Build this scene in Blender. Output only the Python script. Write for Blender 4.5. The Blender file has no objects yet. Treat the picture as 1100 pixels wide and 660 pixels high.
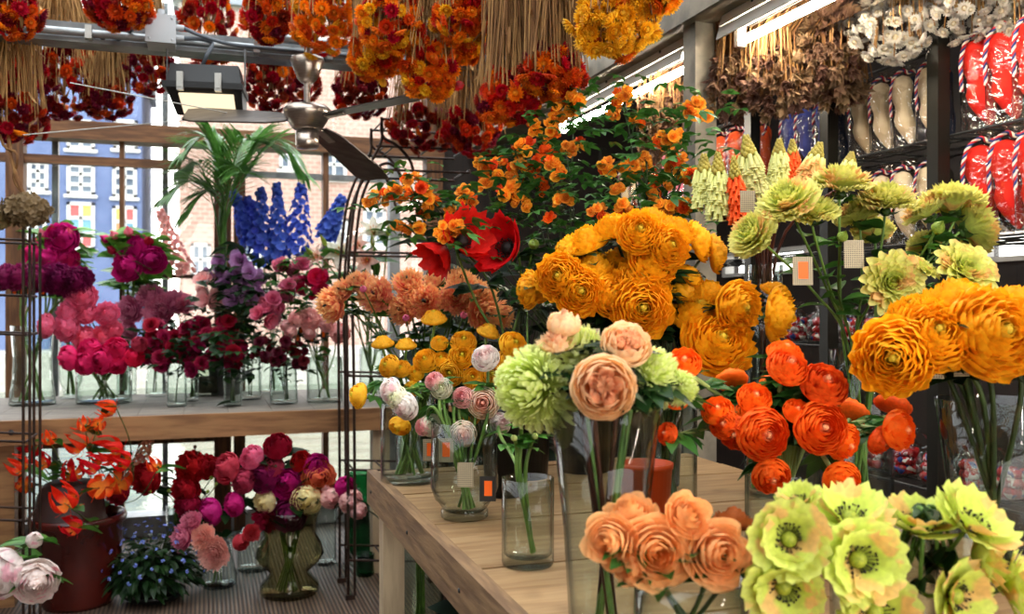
WORLD = 5.4
TUBE = 90.0
EXPOSURE = 0.2
import bpy, math, random
import numpy as np
from mathutils import Vector, Matrix, Quaternion
rng = random.Random(7)
nr = np.random.RandomState(7)
SC = bpy.context.scene
COL = SC.collection
PI = math.pi

# ------------------------------------------------------------------ camera
YAW = math.radians(18.6)
FPX = 980.0
CAM = Vector((0, 0, 1.25))
RV = Vector((math.cos(YAW), -math.sin(YAW), 0))
FV = Vector((math.sin(YAW), math.cos(YAW), 0))
UV = Vector((0, 0, 1))
cd = bpy.data.cameras.new('camera')
cd.sensor_width = 36
cd.lens = FPX / 1100 * 36
cd.clip_start = 0.05
cd.clip_end = 200
cd.dof.use_dof = True
cd.dof.focus_distance = 2.1
cd.dof.aperture_fstop = 4.5
cam = bpy.data.objects.new('camera', cd)
COL.objects.link(cam)
cam.location = CAM
cam.rotation_euler = (PI / 2, 0, -YAW)
SC.camera = cam


def P(px, py, z):
    """the point of the place that the photo shows at px, py, z metres away"""
    return CAM + FV * z + RV * ((px - 550) / FPX * z) + UV * ((330 - py) / FPX * z)


def D(r, u, t=1.0):
    return (RV * r + UV * u - FV * t).normalized()


def ontable(px, py, h=0.78):
    z = FPX * (1.25 - h) / (py - 330)
    return P(px, py, z)


# ------------------------------------------------------------------ objects
def tag(o, label=None, cat=None, group=None, kind=None):
    if label: o['label'] = label
    if cat: o['category'] = cat
    if group: o['group'] = group
    if kind: o['kind'] = kind
    return o


def empty(name, loc, label=None, cat=None, group=None):
    o = bpy.data.objects.new(name, None)
    o.empty_display_size = 0.05
    COL.objects.link(o)
    o.location = loc
    return tag(o, label, cat, group)


def inst(name, me, parent=None, loc=(0, 0, 0), quat=None, scale=1.0):
    """place mesh data; loc is in world coordinates, also for children of an unrotated parent"""
    o = bpy.data.objects.new(name, me)
    COL.objects.link(o)
    loc = Vector(loc)
    if parent is not None:
        o.parent = parent
        q = parent
        while q is not None:
            loc = loc - q.location
            q = q.parent
    o.location = loc
    if quat is not None:
        o.rotation_mode = 'QUATERNION'
        o.rotation_quaternion = quat
    o.scale = (scale,) * 3 if not hasattr(scale, '__len__') else scale
    return o


class MB:
    def __init__(s):
        s.v = []; s.q = []; s.t = []; s.n = 0; s.ps = []; s.pk = []

    def add(s, V, F, ps=0.5, pk=0.5):
        V = np.asarray(V, float).reshape(-1, 3)
        F = np.asarray(F, int)
        m = len(V)
        s.v.append(V)
        if F.size:
            (s.q if F.shape[1] == 4 else s.t).append(F + s.n)
        s.ps.append(np.broadcast_to(np.asarray(ps, float).ravel(), (m,)) if np.ndim(ps) == 0 or np.size(ps) == 1 else np.ravel(ps))
        s.pk.append(np.broadcast_to(np.asarray(pk, float).ravel(), (m,)) if np.ndim(pk) == 0 or np.size(pk) == 1 else np.ravel(pk))
        s.n += m

    def box(s, lo, hi, M=None):
        x0, y0, z0 = lo; x1, y1, z1 = hi
        V = np.array([(x0, y0, z0), (x1, y0, z0), (x1, y1, z0), (x0, y1, z0), (x0, y0, z1), (x1, y0, z1), (x1, y1, z1), (x0, y1, z1)], float)
        if M is not None:
            V = V @ np.array(M.to_3x3()).T + np.array(M.to_translation())
        s.add(V, [(0, 3, 2, 1), (4, 5, 6, 7), (0, 1, 5, 4), (1, 2, 6, 5), (2, 3, 7, 6), (3, 0, 4, 7)])

    def bar(s, a, b, w, h=None):
        """square bar from a to b"""
        a = Vector(a); b = Vector(b); h = h or w
        d = b - a
        q = d.to_track_quat('Z', 'Y')
        M = Matrix.Translation(a) @ q.to_matrix().to_4x4()
        s.box((-w / 2, -h / 2, 0), (w / 2, h / 2, d.length), M)

    def tube(s, pts, r, sides=6, cap=True, pk=0.5, ps=None):
        pts = np.array([tuple(p) for p in pts], float)
        n = len(pts)
        r = np.broadcast_to(np.asarray(r, float), (n,))
        T = np.gradient(pts, axis=0)
        T /= np.linalg.norm(T, axis=1)[:, None] + 1e-12
        ref = np.array((0.31, 0.17, 0.93)) if abs(T[0][2]) < 0.8 else np.array((0.95, 0.2, 0.1))
        a = np.linspace(0, 2 * PI, sides, endpoint=False)
        rings = []
        u = np.cross(T[0], ref); u /= np.linalg.norm(u)
        for i in range(n):
            u = u - T[i] * u.dot(T[i]); u /= np.linalg.norm(u) + 1e-12
            w = np.cross(T[i], u)
            rings.append(pts[i] + r[i] * (np.cos(a)[:, None] * u + np.sin(a)[:, None] * w))
        V = np.concatenate(rings)
        F = []
        for i in range(n - 1):
            for j in range(sides):
                k = (j + 1) % sides
                F.append((i * sides + j, i * sides + k, (i + 1) * sides + k, (i + 1) * sides + j))
        psv = np.repeat(np.linspace(0, 1, n), sides) if ps is None else ps
        s.add(V, F, psv, pk)
        if cap:
            for i, rv in ((0, True), (n - 1, False)):
                b = i * sides
                c = np.concatenate([rings[i], pts[i][None]])
                s.add(c, [((k + 1) % sides, k, sides) if rv else (k, (k + 1) % sides, sides) for k in range(sides)], 0.0 if rv else 1.0, pk)

    def lathe(s, prof, seg=32, M=None, pk=0.5):
        prof = np.array(prof, float)
        a = np.linspace(0, 2 * PI, seg, endpoint=False)
        n = len(prof)
        V = np.zeros((n, seg, 3))
        V[:, :, 0] = prof[:, 0:1] * np.cos(a); V[:, :, 1] = prof[:, 0:1] * np.sin(a); V[:, :, 2] = prof[:, 1:2]
        V = V.reshape(-1, 3)
        if M is not None:
            V = V @ np.array(M.to_3x3()).T + np.array(M.to_translation())
        F = [(i * seg + j, i * seg + (j + 1) % seg, (i + 1) * seg + (j + 1) % seg, (i + 1) * seg + j) for i in range(n - 1) for j in range(seg)]
        s.add(V, F, np.repeat(np.linspace(0, 1, n), seg), pk)

    def blob(s, c, r, nu=10, nv=6, sq=(1, 1, 1), pk=0.5, lump=0.0, rnd=None):
        c = np.array(tuple(c), float)
        th = np.linspace(0.001, PI - 0.001, nv + 1); ph = np.linspace(0, 2 * PI, nu, endpoint=False)
        TH, PH = np.meshgrid(th, ph, indexing='ij')
        R = r * (1 + (lump * (nr.rand(*TH.shape) - 0.5) if lump else 0))
        V = np.stack([R * np.sin(TH) * np.cos(PH) * sq[0], R * np.sin(TH) * np.sin(PH) * sq[1], R * np.cos(TH) * sq[2]], -1).reshape(-1, 3) + c
        F = [(i * nu + j, (i + 1) * nu + j, (i + 1) * nu + (j + 1) % nu, i * nu + (j + 1) % nu) for i in range(nv) for j in range(nu)]
        s.add(V, F, np.repeat(np.linspace(1, 0, nv + 1), nu), pk)

    def mesh(s, name, mat, smooth=True):
        me = bpy.data.meshes.new(name)
        V = np.concatenate(s.v)
        Q = np.concatenate(s.q) if s.q else np.zeros((0, 4), int)
        T = np.concatenate(s.t) if s.t else np.zeros((0, 3), int)
        me.vertices.add(len(V)); me.vertices.foreach_set('co', V.astype(np.float32).ravel())
        L = np.concatenate([Q.ravel(), T.ravel()]).astype(np.int32)
        me.loops.add(len(L)); me.loops.foreach_set('vertex_index', L)
        st = np.concatenate([np.arange(len(Q)) * 4, len(Q) * 4 + np.arange(len(T)) * 3]).astype(np.int32)
        me.polygons.add(len(st)); me.polygons.foreach_set('loop_start', st)
        me.polygons.foreach_set('use_smooth', np.full(len(st), smooth))
        a = me.attributes.new('ps', 'FLOAT', 'POINT'); a.data.foreach_set('value', np.concatenate(s.ps).astype(np.float32))
        a = me.attributes.new('pk', 'FLOAT', 'POINT'); a.data.foreach_set('value', np.concatenate(s.pk).astype(np.float32))
        me.update(calc_edges=True)
        if mat is not None: me.materials.append(mat)
        return me

    def build(s, name, mat, parent=None, smooth=False, loc=None):
        """link as one object; vertices are in world coordinates, moved to the parent's frame (or to loc)"""
        o = (parent.location.copy() if parent is not None else Vector(loc if loc is not None else (0, 0, 0)))
        q = parent.parent if parent is not None else None
        while q is not None:
            o = o + q.location; q = q.parent
        s.v = [v - np.array(tuple(o)) for v in s.v]
        ob = bpy.data.objects.new(name, s.mesh(name, mat, smooth))
        COL.objects.link(ob)
        if parent is not None: ob.parent = parent
        else: ob.location = o
        return ob


def catmull(pts, per=5):
    p = [np.array(tuple(q), float) for q in pts]
    p = [2 * p[0] - p[1]] + p + [2 * p[-1] - p[-2]]
    out = []
    for i in range(1, len(p) - 2):
        for k in range(per):
            t = k / per
            a, b, c, d = p[i - 1], p[i], p[i + 1], p[i + 2]
            out.append(0.5 * (2 * b + (c - a) * t + (2 * a - 5 * b + 4 * c - d) * t * t + (3 * b - a - 3 * c + d) * t ** 3))
    out.append(p[-2])
    return out


def quat_to(axis, spin=None):
    q = Vector(axis).normalized().to_track_quat('Z', 'Y')
    return q @ Quaternion((0, 0, 1), rng.uniform(0, 2 * PI) if spin is None else spin)


# ------------------------------------------------------------------ materials
def C(h, a=1.0):
    h = h.lstrip('#')
    v = [int(h[i:i + 2], 16) / 255 for i in (0, 2, 4)]
    return tuple(((c / 12.92) if c <= 0.04045 else ((c + 0.055) / 1.055) ** 2.4) for c in v) + (a,)


MATS = {}


def newmat(name):
    m = bpy.data.materials.new(name)
    m.use_nodes = True
    nt = m.node_tree
    nt.nodes.clear()
    out = nt.nodes.new('ShaderNodeOutputMaterial')
    MATS[name] = m
    return m, nt, out


def nd(nt, typ, ins=None, **kw):
    n = nt.nodes.new(typ)
    for k, v in kw.items(): setattr(n, k, v)
    for k, v in (ins or {}).items():
        s = n.inputs[k]
        if isinstance(v, bpy.types.NodeSocket): nt.links.new(v, s)
        else: s.default_value = v
    return n


def mixc(nt, fac, a, b, mode='MIX'):
    n = nt.nodes.new('ShaderNodeMix'); n.data_type = 'RGBA'; n.blend_type = mode
    for i, v in ((0, fac), (6, a), (7, b)):
        if isinstance(v, bpy.types.NodeSocket): nt.links.new(v, n.inputs[i])
        else: n.inputs[i].default_value = v
    return n.outputs[2]


def attr(nt, name):
    return nd(nt, 'ShaderNodeAttribute', attribute_name=name).outputs['Fac']


def ramp(nt, x, lo, hi, a=0.0, b=1.0):
    return nd(nt, 'ShaderNodeMapRange', {0: x, 1: lo, 2: hi, 3: a, 4: b}, interpolation_type='SMOOTHSTEP').outputs[0]


def petal(name, inner, outer, edge=None, ef=0.0, base=None, bf=0.0, var=0.12, rough=0.55, trans=0.3, spot=None, sf=0.0, kr=(0.0, 0.7)):
    """petal cloth: inner..outer by whorl, own edge and base tones along each petal, a little different on each bloom"""
    m, nt, out = newmat(name)
    col = mixc(nt, ramp(nt, attr(nt, 'pk'), kr[0], kr[1]), C(inner), C(outer))
    ps = attr(nt, 'ps')
    if edge: col = mixc(nt, ramp(nt, ps, 0.55, 1.0, 0, ef), col, C(edge))
    if base: col = mixc(nt, ramp(nt, ps, 0.0, 0.5, bf, 0), col, C(base))
    tc = nd(nt, 'ShaderNodeTexCoord').outputs['Object']
    if spot:
        nz = nd(nt, 'ShaderNodeTexNoise', {'Vector': tc, 'Scale': 3.1, 'Detail': 1.0}).outputs['Fac']
        col = mixc(nt, ramp(nt, nz, 0.56, 0.66, 0, sf), col, C(spot))
    oi = nd(nt, 'ShaderNodeObjectInfo').outputs['Random']
    nz2 = nd(nt, 'ShaderNodeTexNoise', {'Vector': tc, 'Scale': 14.0, 'Detail': 2.0}).outputs['Fac']
    val = nd(nt, 'ShaderNodeMath', {0: ramp(nt, oi, 0, 1, 1 - var, 1 + var), 1: ramp(nt, nz2, 0.3, 0.7, 0.9, 1.08)}, operation='MULTIPLY').outputs[0]
    hs = nd(nt, 'ShaderNodeHueSaturation', {'Hue': ramp(nt, oi, 0, 1, 0.5 - var * 0.06, 0.5 + var * 0.06), 'Saturation': 1.0, 'Value': val, 'Color': col}).outputs[0]
    bs = nd(nt, 'ShaderNodeBsdfPrincipled', {'Base Color': hs, 'Roughness': rough, 'Specular IOR Level': 0.25})
    tr = nd(nt, 'ShaderNodeBsdfTranslucent', {'Color': hs})
    mx = nd(nt, 'ShaderNodeMixShader', {0: trans, 1: bs.outputs[0], 2: tr.outputs[0]})
    nt.links.new(mx.outputs[0], out.inputs[0])
    return m


def plain(name, col, rough=0.5, metal=0.0, spec=0.4, col2=None, scale=8.0, stretch=(1, 1, 1), lo=0.35, hi=0.65, bump=0.0, detail=4.0, var=0.0):
    m, nt, out = newmat(name)
    tc = nd(nt, 'ShaderNodeTexCoord').outputs['Object']
    mp = nd(nt, 'ShaderNodeMapping', {'Vector': tc, 'Scale': stretch}).outputs[0]
    nz = nd(nt, 'ShaderNodeTexNoise', {'Vector': mp, 'Scale': scale, 'Detail': detail}).outputs['Fac']
    c = mixc(nt, ramp(nt, nz, lo, hi), C(col), C(col2)) if col2 else C(col)
    if var:
        oi = nd(nt, 'ShaderNodeObjectInfo').outputs['Random']
        c = nd(nt, 'ShaderNodeHueSaturation', {'Value': ramp(nt, oi, 0, 1, 1 - var, 1 + var), 'Color': c}).outputs[0]
    b = nd(nt, 'ShaderNodeBsdfPrincipled', {'Base Color': c, 'Roughness': rough, 'Metallic': metal, 'Specular IOR Level': spec})
    if bump:
        bn = nd(nt, 'ShaderNodeBump', {'Height': nz, 'Strength': bump, 'Distance': 0.01})
        nt.links.new(bn.outputs[0], b.inputs['Normal'])
    nt.links.new(b.outputs[0], out.inputs[0])
    return m


def leafmat(name, a, b, rough=0.42, trans=0.25, var=0.25):
    m, nt, out = newmat(name)
    tc = nd(nt, 'ShaderNodeTexCoord').outputs['Object']
    nz = nd(nt, 'ShaderNodeTexNoise', {'Vector': tc, 'Scale': 18.0, 'Detail': 2.0}).outputs['Fac']
    c = mixc(nt, ramp(nt, nz, 0.35, 0.65), C(a), C(b))
    oi = nd(nt, 'ShaderNodeObjectInfo').outputs['Random']
    c = nd(nt, 'ShaderNodeHueSaturation', {'Value': ramp(nt, oi, 0, 1, 1 - var, 1 + var), 'Color': c}).outputs[0]
    bs = nd(nt, 'ShaderNodeBsdfPrincipled', {'Base Color': c, 'Roughness': rough, 'Specular IOR Level': 0.35})
    tr = nd(nt, 'ShaderNodeBsdfTranslucent', {'Color': c})
    mx = nd(nt, 'ShaderNodeMixShader', {0: trans, 1: bs.outputs[0], 2: tr.outputs[0]})
    nt.links.new(mx.outputs[0], out.inputs[0])
    return m


def glass(name, tint='#f4f8f6', edge='#7c8a84', refl=0.022, rough=0.03, crinkle=False):
    """thin clear glass: looked straight through, reflecting and a little darker at grazing view"""
    m, nt, out = newmat(name)
    lw = nd(nt, 'ShaderNodeLayerWeight', {'Blend': 0.4})
    col = mixc(nt, ramp(nt, lw.outputs['Facing'], 0.35, 0.95), C(tint), C(edge))
    t = nd(nt, 'ShaderNodeBsdfTransparent', {'Color': col})
    g = nd(nt, 'ShaderNodeBsdfGlossy', {'Color': (1, 1, 1, 1), 'Roughness': rough})
    lf = nd(nt, 'ShaderNodeLayerWeight', {'Blend': 0.5}).outputs['Facing']
    pw = nd(nt, 'ShaderNodeMath', {0: lf, 1: 3.5}, operation='POWER')
    fm = nd(nt, 'ShaderNodeMath', {0: pw.outputs[0], 1: 0.65, 2: refl}, operation='MULTIPLY_ADD')
    if crinkle:
        tcg = nd(nt, 'ShaderNodeTexCoord').outputs['Object']
        nz = nd(nt, 'ShaderNodeTexNoise', {'Vector': tcg, 'Scale': 28.0, 'Detail': 2.0}).outputs['Fac']
        bn = nd(nt, 'ShaderNodeBump', {'Height': nz, 'Strength': 1.0, 'Distance': 0.02})
        nt.links.new(bn.outputs[0], g.inputs['Normal'])
    mx = nd(nt, 'ShaderNodeMixShader', {0: fm.outputs[0], 1: t.outputs[0], 2: g.outputs[0]})
    nt.links.new(mx.outputs[0], out.inputs[0])
    return m


def emit(name, col, s):
    m, nt, out = newmat(name)
    e = nd(nt, 'ShaderNodeEmission', {'Color': C(col), 'Strength': s})
    nt.links.new(e.outputs[0], out.inputs[0])
    return m


# ------------------------------------------------------------------ petals and blooms (unit: about 1 across, facing +Z)
def petal_geo(mb, p0, p1, p2, w, phi, wrap=1.0, tip=0.3, prof='round', ruf=0.0, rf=2.0, cup=0.0, nv=4, nu=4, k=0.5, z0=0.0, rmin=0.07, twist=0.0):
    S = np.linspace(0, 1, nv + 1); X = np.linspace(-1, 1, nu + 1)
    SS, XX = np.meshgrid(S, X, indexing='ij')
    s = SS * (1 - tip * XX ** 2)
    r = (1 - s) ** 2 * p0[0] + 2 * s * (1 - s) * p1[0] + s * s * p2[0]
    z = (1 - s) ** 2 * p0[1] + 2 * s * (1 - s) * p1[1] + s * s * p2[1] + z0
    if prof == 'round': pr = 0.22 + 0.78 * np.sin(PI * np.clip(0.06 + 0.72 * SS, 0, 1)) ** 0.9
    elif prof == 'fan': pr = 0.15 + 0.85 * SS ** 0.8
    elif prof == 'point': pr = np.clip(np.sin(PI * (0.12 + 0.86 * SS)), 0.03, 1) ** 0.8
    elif prof == 'strap': pr = np.where(SS < 0.75, 0.6 + 0.53 * SS, 1.0 - (SS - 0.75) * 2.6)
    else: pr = np.ones_like(SS)
    a = XX * w * pr
    ang = np.clip(a * wrap / np.maximum(r, rmin), -1.9, 1.9) + twist * SS
    y = a * (1 - wrap)
    ph = nr.rand() * 6.28
    d = ruf * SS ** 2 * (np.sin(rf * PI * XX + ph) + 0.5 * np.sin(2.3 * rf * PI * XX + 2 * ph))
    z = z + d * 0.8 + cup * XX ** 2 * SS * w
    r = r + d * 0.6
    x = r * np.cos(ang) - y * np.sin(ang); yy = r * np.sin(ang) + y * np.cos(ang)
    c, sn = math.cos(phi), math.sin(phi)
    V = np.stack([x * c - yy * sn, x * sn + yy * c, z], -1).reshape(-1, 3)
    m = nu + 1
    F = [(i * m + j, (i + 1) * m + j, (i + 1) * m + j + 1, i * m + j + 1) for i in range(nv) for j in range(nu)]
    mb.add(V, F, SS.ravel(), k)


def calyx(mb, r=0.2, z=-0.24, pk=0.5):
    for i in range(5):
        a = i * 2 * PI / 5
        petal_geo(mb, (0.02, z - 0.03), (r * 0.8, z - 0.05), (r * 1.25, z + 0.10), 0.075, a, wrap=0.3, prof='point', nv=3, nu=2, k=pk)
    mb.blob((0, 0, z), r * 0.42, 8, 4, (1, 1, 0.8), pk)


def g_ranunculus(seed, nl=10, h=0.25, ruf=0.02, nu=4, open_=0.0):
    nr.seed(seed); mb = MB()
    for i in range(nl):
        t = i / (nl - 1)
        rho = 0.05 + 0.40 * t
        zt = h * (1 - 0.95 * t ** 2.0) + 0.012 * math.sin(5 * i)
        n = 3 + int(4 * t + 0.5)
        ph0 = i * 1.3 + nr.rand()
        o = open_ * max(0, t - 0.45) / 0.55
        for j in range(n):
            jt = nr.uniform(-1, 1, 4)
            p0 = (0.02, -0.26)
            p1 = (rho * 1.32 + 0.02, -0.26 + 0.34 * (1 - t) ** 0.8 + 0.05 * (1 - o))
            p2 = (rho * (0.80 + 0.16 * t + 0.35 * o) + 0.012 * jt[0], zt + 0.025 * jt[1] - 0.10 * o)
            petal_geo(mb, p0, p1, p2, 1.5 * PI * rho / n * (1 + 0.1 * jt[2]), ph0 + (j + 0.2 * jt[3]) * 2 * PI / n, wrap=0.95, tip=0.13,
                      ruf=ruf * (0.5 + t), rf=1.4 + nr.rand(), nv=5, nu=nu + (2 if t > 0.5 else 0), k=t)
    mb.blob((0, 0, h * 0.72), 0.055, 8, 5, (1, 1, 0.9), 0.0)
    return mb


def g_frill(seed, nl=9, h=0.20, ruf=0.05, wk=1.25):
    nr.seed(seed); mb = MB()
    for i in range(nl):
        t = i / (nl - 1)
        rho = 0.05 + 0.41 * t
        n = 4 + int(5 * t)
        for j in range(n):
            jt = nr.uniform(-1, 1, 4)
            zt = h * (1 - t ** 1.7) + 0.03 * jt[1]
            petal_geo(mb, (0.02, -0.2), (rho * 0.9 + 0.02, -0.2 + 0.22 * (1 - t)), (rho * (1.0 + 0.10 * jt[0]), zt - 0.02 * t), wk * PI * rho / n, i * 1.1 + (j + 0.25 * jt[2]) * 2 * PI / n, wrap=0.7, tip=0.22,
                      ruf=ruf * (0.7 + 0.5 * t), rf=2.0 + 1.5 * nr.rand(), nv=4, nu=6, k=t, twist=0.2 * jt[3])
    return mb


def g_rose(seed, nl=10):
    nr.seed(seed); mb = MB()
    for i in range(nl):
        t = i / (nl - 1)
        rho = 0.028 + 0.335 * t ** 1.05
        n = 2 if t < 0.2 else (3 if t < 0.6 else (4 if t < .8 else 5))
        zt = 0.27 - 0.19 * t ** 1.5
        ph0 = i * 1.05 + 0.5 * nr.rand()
        out = max(0, t - 0.5) / 0.5
        for j in range(n):
            jt = nr.uniform(-1, 1, 4)
            p0 = (0.02, -0.28); p1 = (rho * 1.30 + 0.015, -0.20 + 0.24 * (1 - t)); p2 = (rho * (0.88 + 0.50 * out) + 0.012 * jt[0], zt - 0.05 * out + 0.02 * jt[1])
            petal_geo(mb, p0, p1, p2, 1.62 * PI * rho / n, ph0 + (j + 0.12 * jt[2]) * 2 * PI / n, wrap=0.95 - 0.2 * out, tip=0.12 + 0.20 * out,
                      ruf=0.008 + 0.018 * out, rf=1.1, nv=6, nu=6, k=t, cup=-0.22 * out, twist=0.25)
    return mb


def g_english(seed):
    """cup rose packed with swirls"""
    nr.seed(seed); mb = MB()
    for q in range(6):
        f = 0.0 if q == 5 else 1.0
        cx, cy = f * 0.175 * math.cos(q * 1.257), f * 0.175 * math.sin(q * 1.257)
        for i in range(5):
            sub = MB()
            rho = 0.022 + 0.027 * i
            for j in range(3):
                petal_geo(sub, (0.01, -0.25), (rho * 1.25, -0.08), (rho * 0.95, 0.15 - 0.012 * i + 0.03 * nr.rand()), 1.25 * PI * rho / 3, nr.rand() * 6.28, wrap=0.95, ruf=0.012, rf=1.5, tip=0.12, k=0.4 * i / 4)
            for V, ps, pk in zip(sub.v, sub.ps, sub.pk): V[:, 0] += cx * np.ravel(ps); V[:, 1] += cy * np.ravel(ps)
            o = 0
            for V, F, ps, pk in zip(sub.v, sub.q, sub.ps, sub.pk):
                mb.add(V, F - o, ps, pk); o += len(V)
    for i in range(5):
        rho = 0.31 + 0.035 * i
        for j in range(5):
            jt = nr.uniform(-1, 1, 3)
            petal_geo(mb, (0.02, -0.34), (rho * 1.36, -0.28), (rho * (0.88 + 0.05 * i), 0.15 - 0.045 * i + 0.02 * jt[0]), 1.35 * PI * rho / 5, i * 0.75 + (j + 0.12 * jt[1]) * 1.257, wrap=0.95, tip=0.16, ruf=0.02, rf=1.6, nv=6, nu=8, k=0.55 + 0.11 * i)
    return mb


def g_peony(seed, op=0.5, nl=6):
    """ball of cupped petals; op opens it"""
    nr.seed(seed); mb = MB()
    for i in range(nl):
        t = i / (nl - 1)
        rho = 0.12 + 0.30 * t
        n = 4 + int(2.5 * t)
        for j in range(n):
            jt = nr.uniform(-1, 1, 4)
            zt = 0.34 - 0.26 * t * op - 0.10 * t + 0.04 * jt[1]
            p2r = rho * (0.35 + 0.7 * op * t + 0.25 * t) + 0.03 * jt[0]
            petal_geo(mb, (0.02, -0.30), (rho * 1.42, -0.22 + 0.2 * (1 - t)), (p2r, zt), 1.45 * PI * rho / n, i * 0.9 + (j + 0.2 * jt[2]) * 2 * PI / n, wrap=0.93, tip=0.14,
                      ruf=0.03, rf=1.5 + nr.rand(), nv=5, nu=5, k=t)
    return mb


def g_bud(seed):
    nr.seed(seed); mb = MB()
    for i in range(3):
        rho = 0.16 + 0.1 * i
        for j in range(4):
            petal_geo(mb, (0.02, -0.42), (rho * 1.7, -0.3), (0.05 + 0.03 * i, 0.42 - 0.09 * i), 0.95 * rho * 1.5, i * 0.8 + j * PI / 2, wrap=0.95, tip=0.25, ruf=0.01, nv=5, k=i / 2)
    return mb


def g_pompon(seed, nl=6, n0=6, dn=3, w=0.13, ruf=0.04, rf=2.5, prof='fan', wrap=0.25, cup=0.0, flat=0.8, inc=0.06, tmax=1.75, R=0.5, tip=0.1, nv=4, nu=4, rin=0.55):
    """petals spread over a dome, each from the middle outwards"""
    nr.seed(seed); mb = MB()
    for i in range(nl):
        t = i / (nl - 1)
        th = 0.12 + (tmax - 0.12) * t
        n = n0 + int(dn * i)
        rr = R * (rin + (1 - rin) * t)
        ph0 = nr.rand() * 6
        for j in range(n):
            jt = nr.uniform(-1, 1, 4)
            a = th + 0.10 * jt[0]
            e = (rr * math.sin(a) * (1 + 0.06 * jt[1]), rr * math.cos(a) * flat - 0.06)
            m = (e[0] * 0.55 + inc * 1.5 * math.cos(a) * 0.4 + 0.02, -0.14 + (e[1] + 0.14) * 0.5 + inc * math.sin(a))
            petal_geo(mb, (0.02, -0.16), m, e, w * (0.75 + 0.35 * t), ph0 + (j + 0.25 * jt[2]) * 2 * PI / n, wrap=wrap, tip=tip, prof=prof, ruf=ruf * (1 + 0.3 * jt[3]), rf=rf, nv=nv, nu=nu, k=t, cup=cup)
    return mb


def g_mum(seed, n=330):
    """spider chrysanthemum: narrow incurved straps over a ball"""
    nr.seed(seed); mb = MB()
    for i in range(n):
        t = (i + 0.5) / n
        th = math.acos(1 - 1.45 * t)
        ph = i * 2.39996 + 0.2 * nr.rand()
        R = 0.47 * (0.9 + 0.16 * nr.rand())
        e = (R * math.sin(th), R * math.cos(th) * 0.95 - 0.1)
        bulge = 0.10 + 0.06 * nr.rand()
        droop = -0.12 * max(0, t - 0.75) / 0.25
        m = (e[0] * 0.62 + bulge * math.sin(th + 0.5), e[1] * 0.55 + bulge * math.cos(th - 0.3) * 0.9 + 0.0)
        e = (e[0] * (0.80 + 0.25 * t), e[1] + 0.04 + droop)
        petal_geo(mb, (0.02, -0.1), m, e, 0.031 + 0.010 * nr.rand(), ph, wrap=0.1, tip=0.05, prof='strap', nv=5, nu=2, k=t, cup=0.9, twist=0.25 * nr.uniform(-1, 1))
    return mb


def g_open(seed, n=5, R=0.5, th=1.15, w=0.3, ruf=0.05, rf=2.0, prof='fan', layers=1, tip=0.15, cup=0.15, wrap=0.3, dish=0.12, nv=5, nu=8, disc=0.0):
    """flat or dished flower of broad petals"""
    nr.seed(seed); mb = MB()
    for l in range(layers):
        f = 1 - 0.22 * l
        for j in range(n):
            jt = nr.uniform(-1, 1, 4)
            a = th - 0.28 * l + 0.14 * jt[0]
            e = (R * f * math.sin(a) * (1 + 0.05 * jt[1]), R * f * math.cos(a))
            m = (e[0] * 0.55 + 0.02, -0.16 + (e[1] + 0.16) * 0.5 - dish)
            petal_geo(mb, (0.03, -0.16), m, e, w * f, (j + 0.5 * l + 0.12 * jt[2]) * 2 * PI / n, wrap=wrap, tip=tip, prof=prof, ruf=ruf * (1 + 0.4 * jt[3]), rf=rf, nv=nv, nu=nu, k=1 - 0.5 * l, cup=cup)
    if disc: mb.blob((0, 0, -0.08), disc, 10, 5, (1, 1, 0.6), 0.0)
    return mb


def g_straw(seed):
    nr.seed(seed); mb = MB()
    for l in range(4):
        th = 1.62 - 0.36 * l
        R = 0.5 - 0.065 * l
        n = 15 - 2 * l
        for j in range(n):
            jt = nr.uniform(-1, 1, 2)
            a = th + 0.1 * jt[0]
            e = (R * math.sin(a), R * math.cos(a) * 0.8)
            petal_geo(mb, (0.08, -0.1), (e[0] * 0.7 + 0.05, -0.1 + e[1] * 0.4), e, 0.085, (j + 0.5 * l + 0.2 * jt[1]) * 2 * PI / n, wrap=0.2, tip=0.05, prof='point', nv=2, nu=2, k=1 - 0.25 * l, cup=0.5)
    mb.blob((0, 0, 0.02), 0.19, 8, 4, (1, 1, 0.55), 0.0)
    return mb


def g_lily(seed):
    nr.seed(seed); mb = MB()
    for j in range(6):
        w = 0.13 if j % 2 else 0.10
        petal_geo(mb, (0.03, -0.38), (0.12, 0.05), (0.50, 0.02 - 0.06 * (j % 2)), w, j * PI / 3, wrap=0.2, tip=0.1, prof='point', ruf=0.02, rf=1.5, nv=7, nu=4, k=j % 2, cup=0.5)
    return mb


def g_stamens(seed, n=6, L=0.34, r=0.09):
    nr.seed(seed); mb = MB()
    for j in range(n):
        a = j * 2 * PI / n
        e = (r * math.cos(a), r * math.sin(a), L - 0.3)
        mb.tube([(0.01 * math.cos(a), 0.01 * math.sin(a), -0.3), (r * 0.5 * math.cos(a), r * 0.5 * math.sin(a), L * 0.4 - 0.3), e], 0.007, 4, pk=0)
        mb.blob(e, 0.022, 6, 3, (1.6, 0.8, 0.6), pk=1)
    return mb


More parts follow.
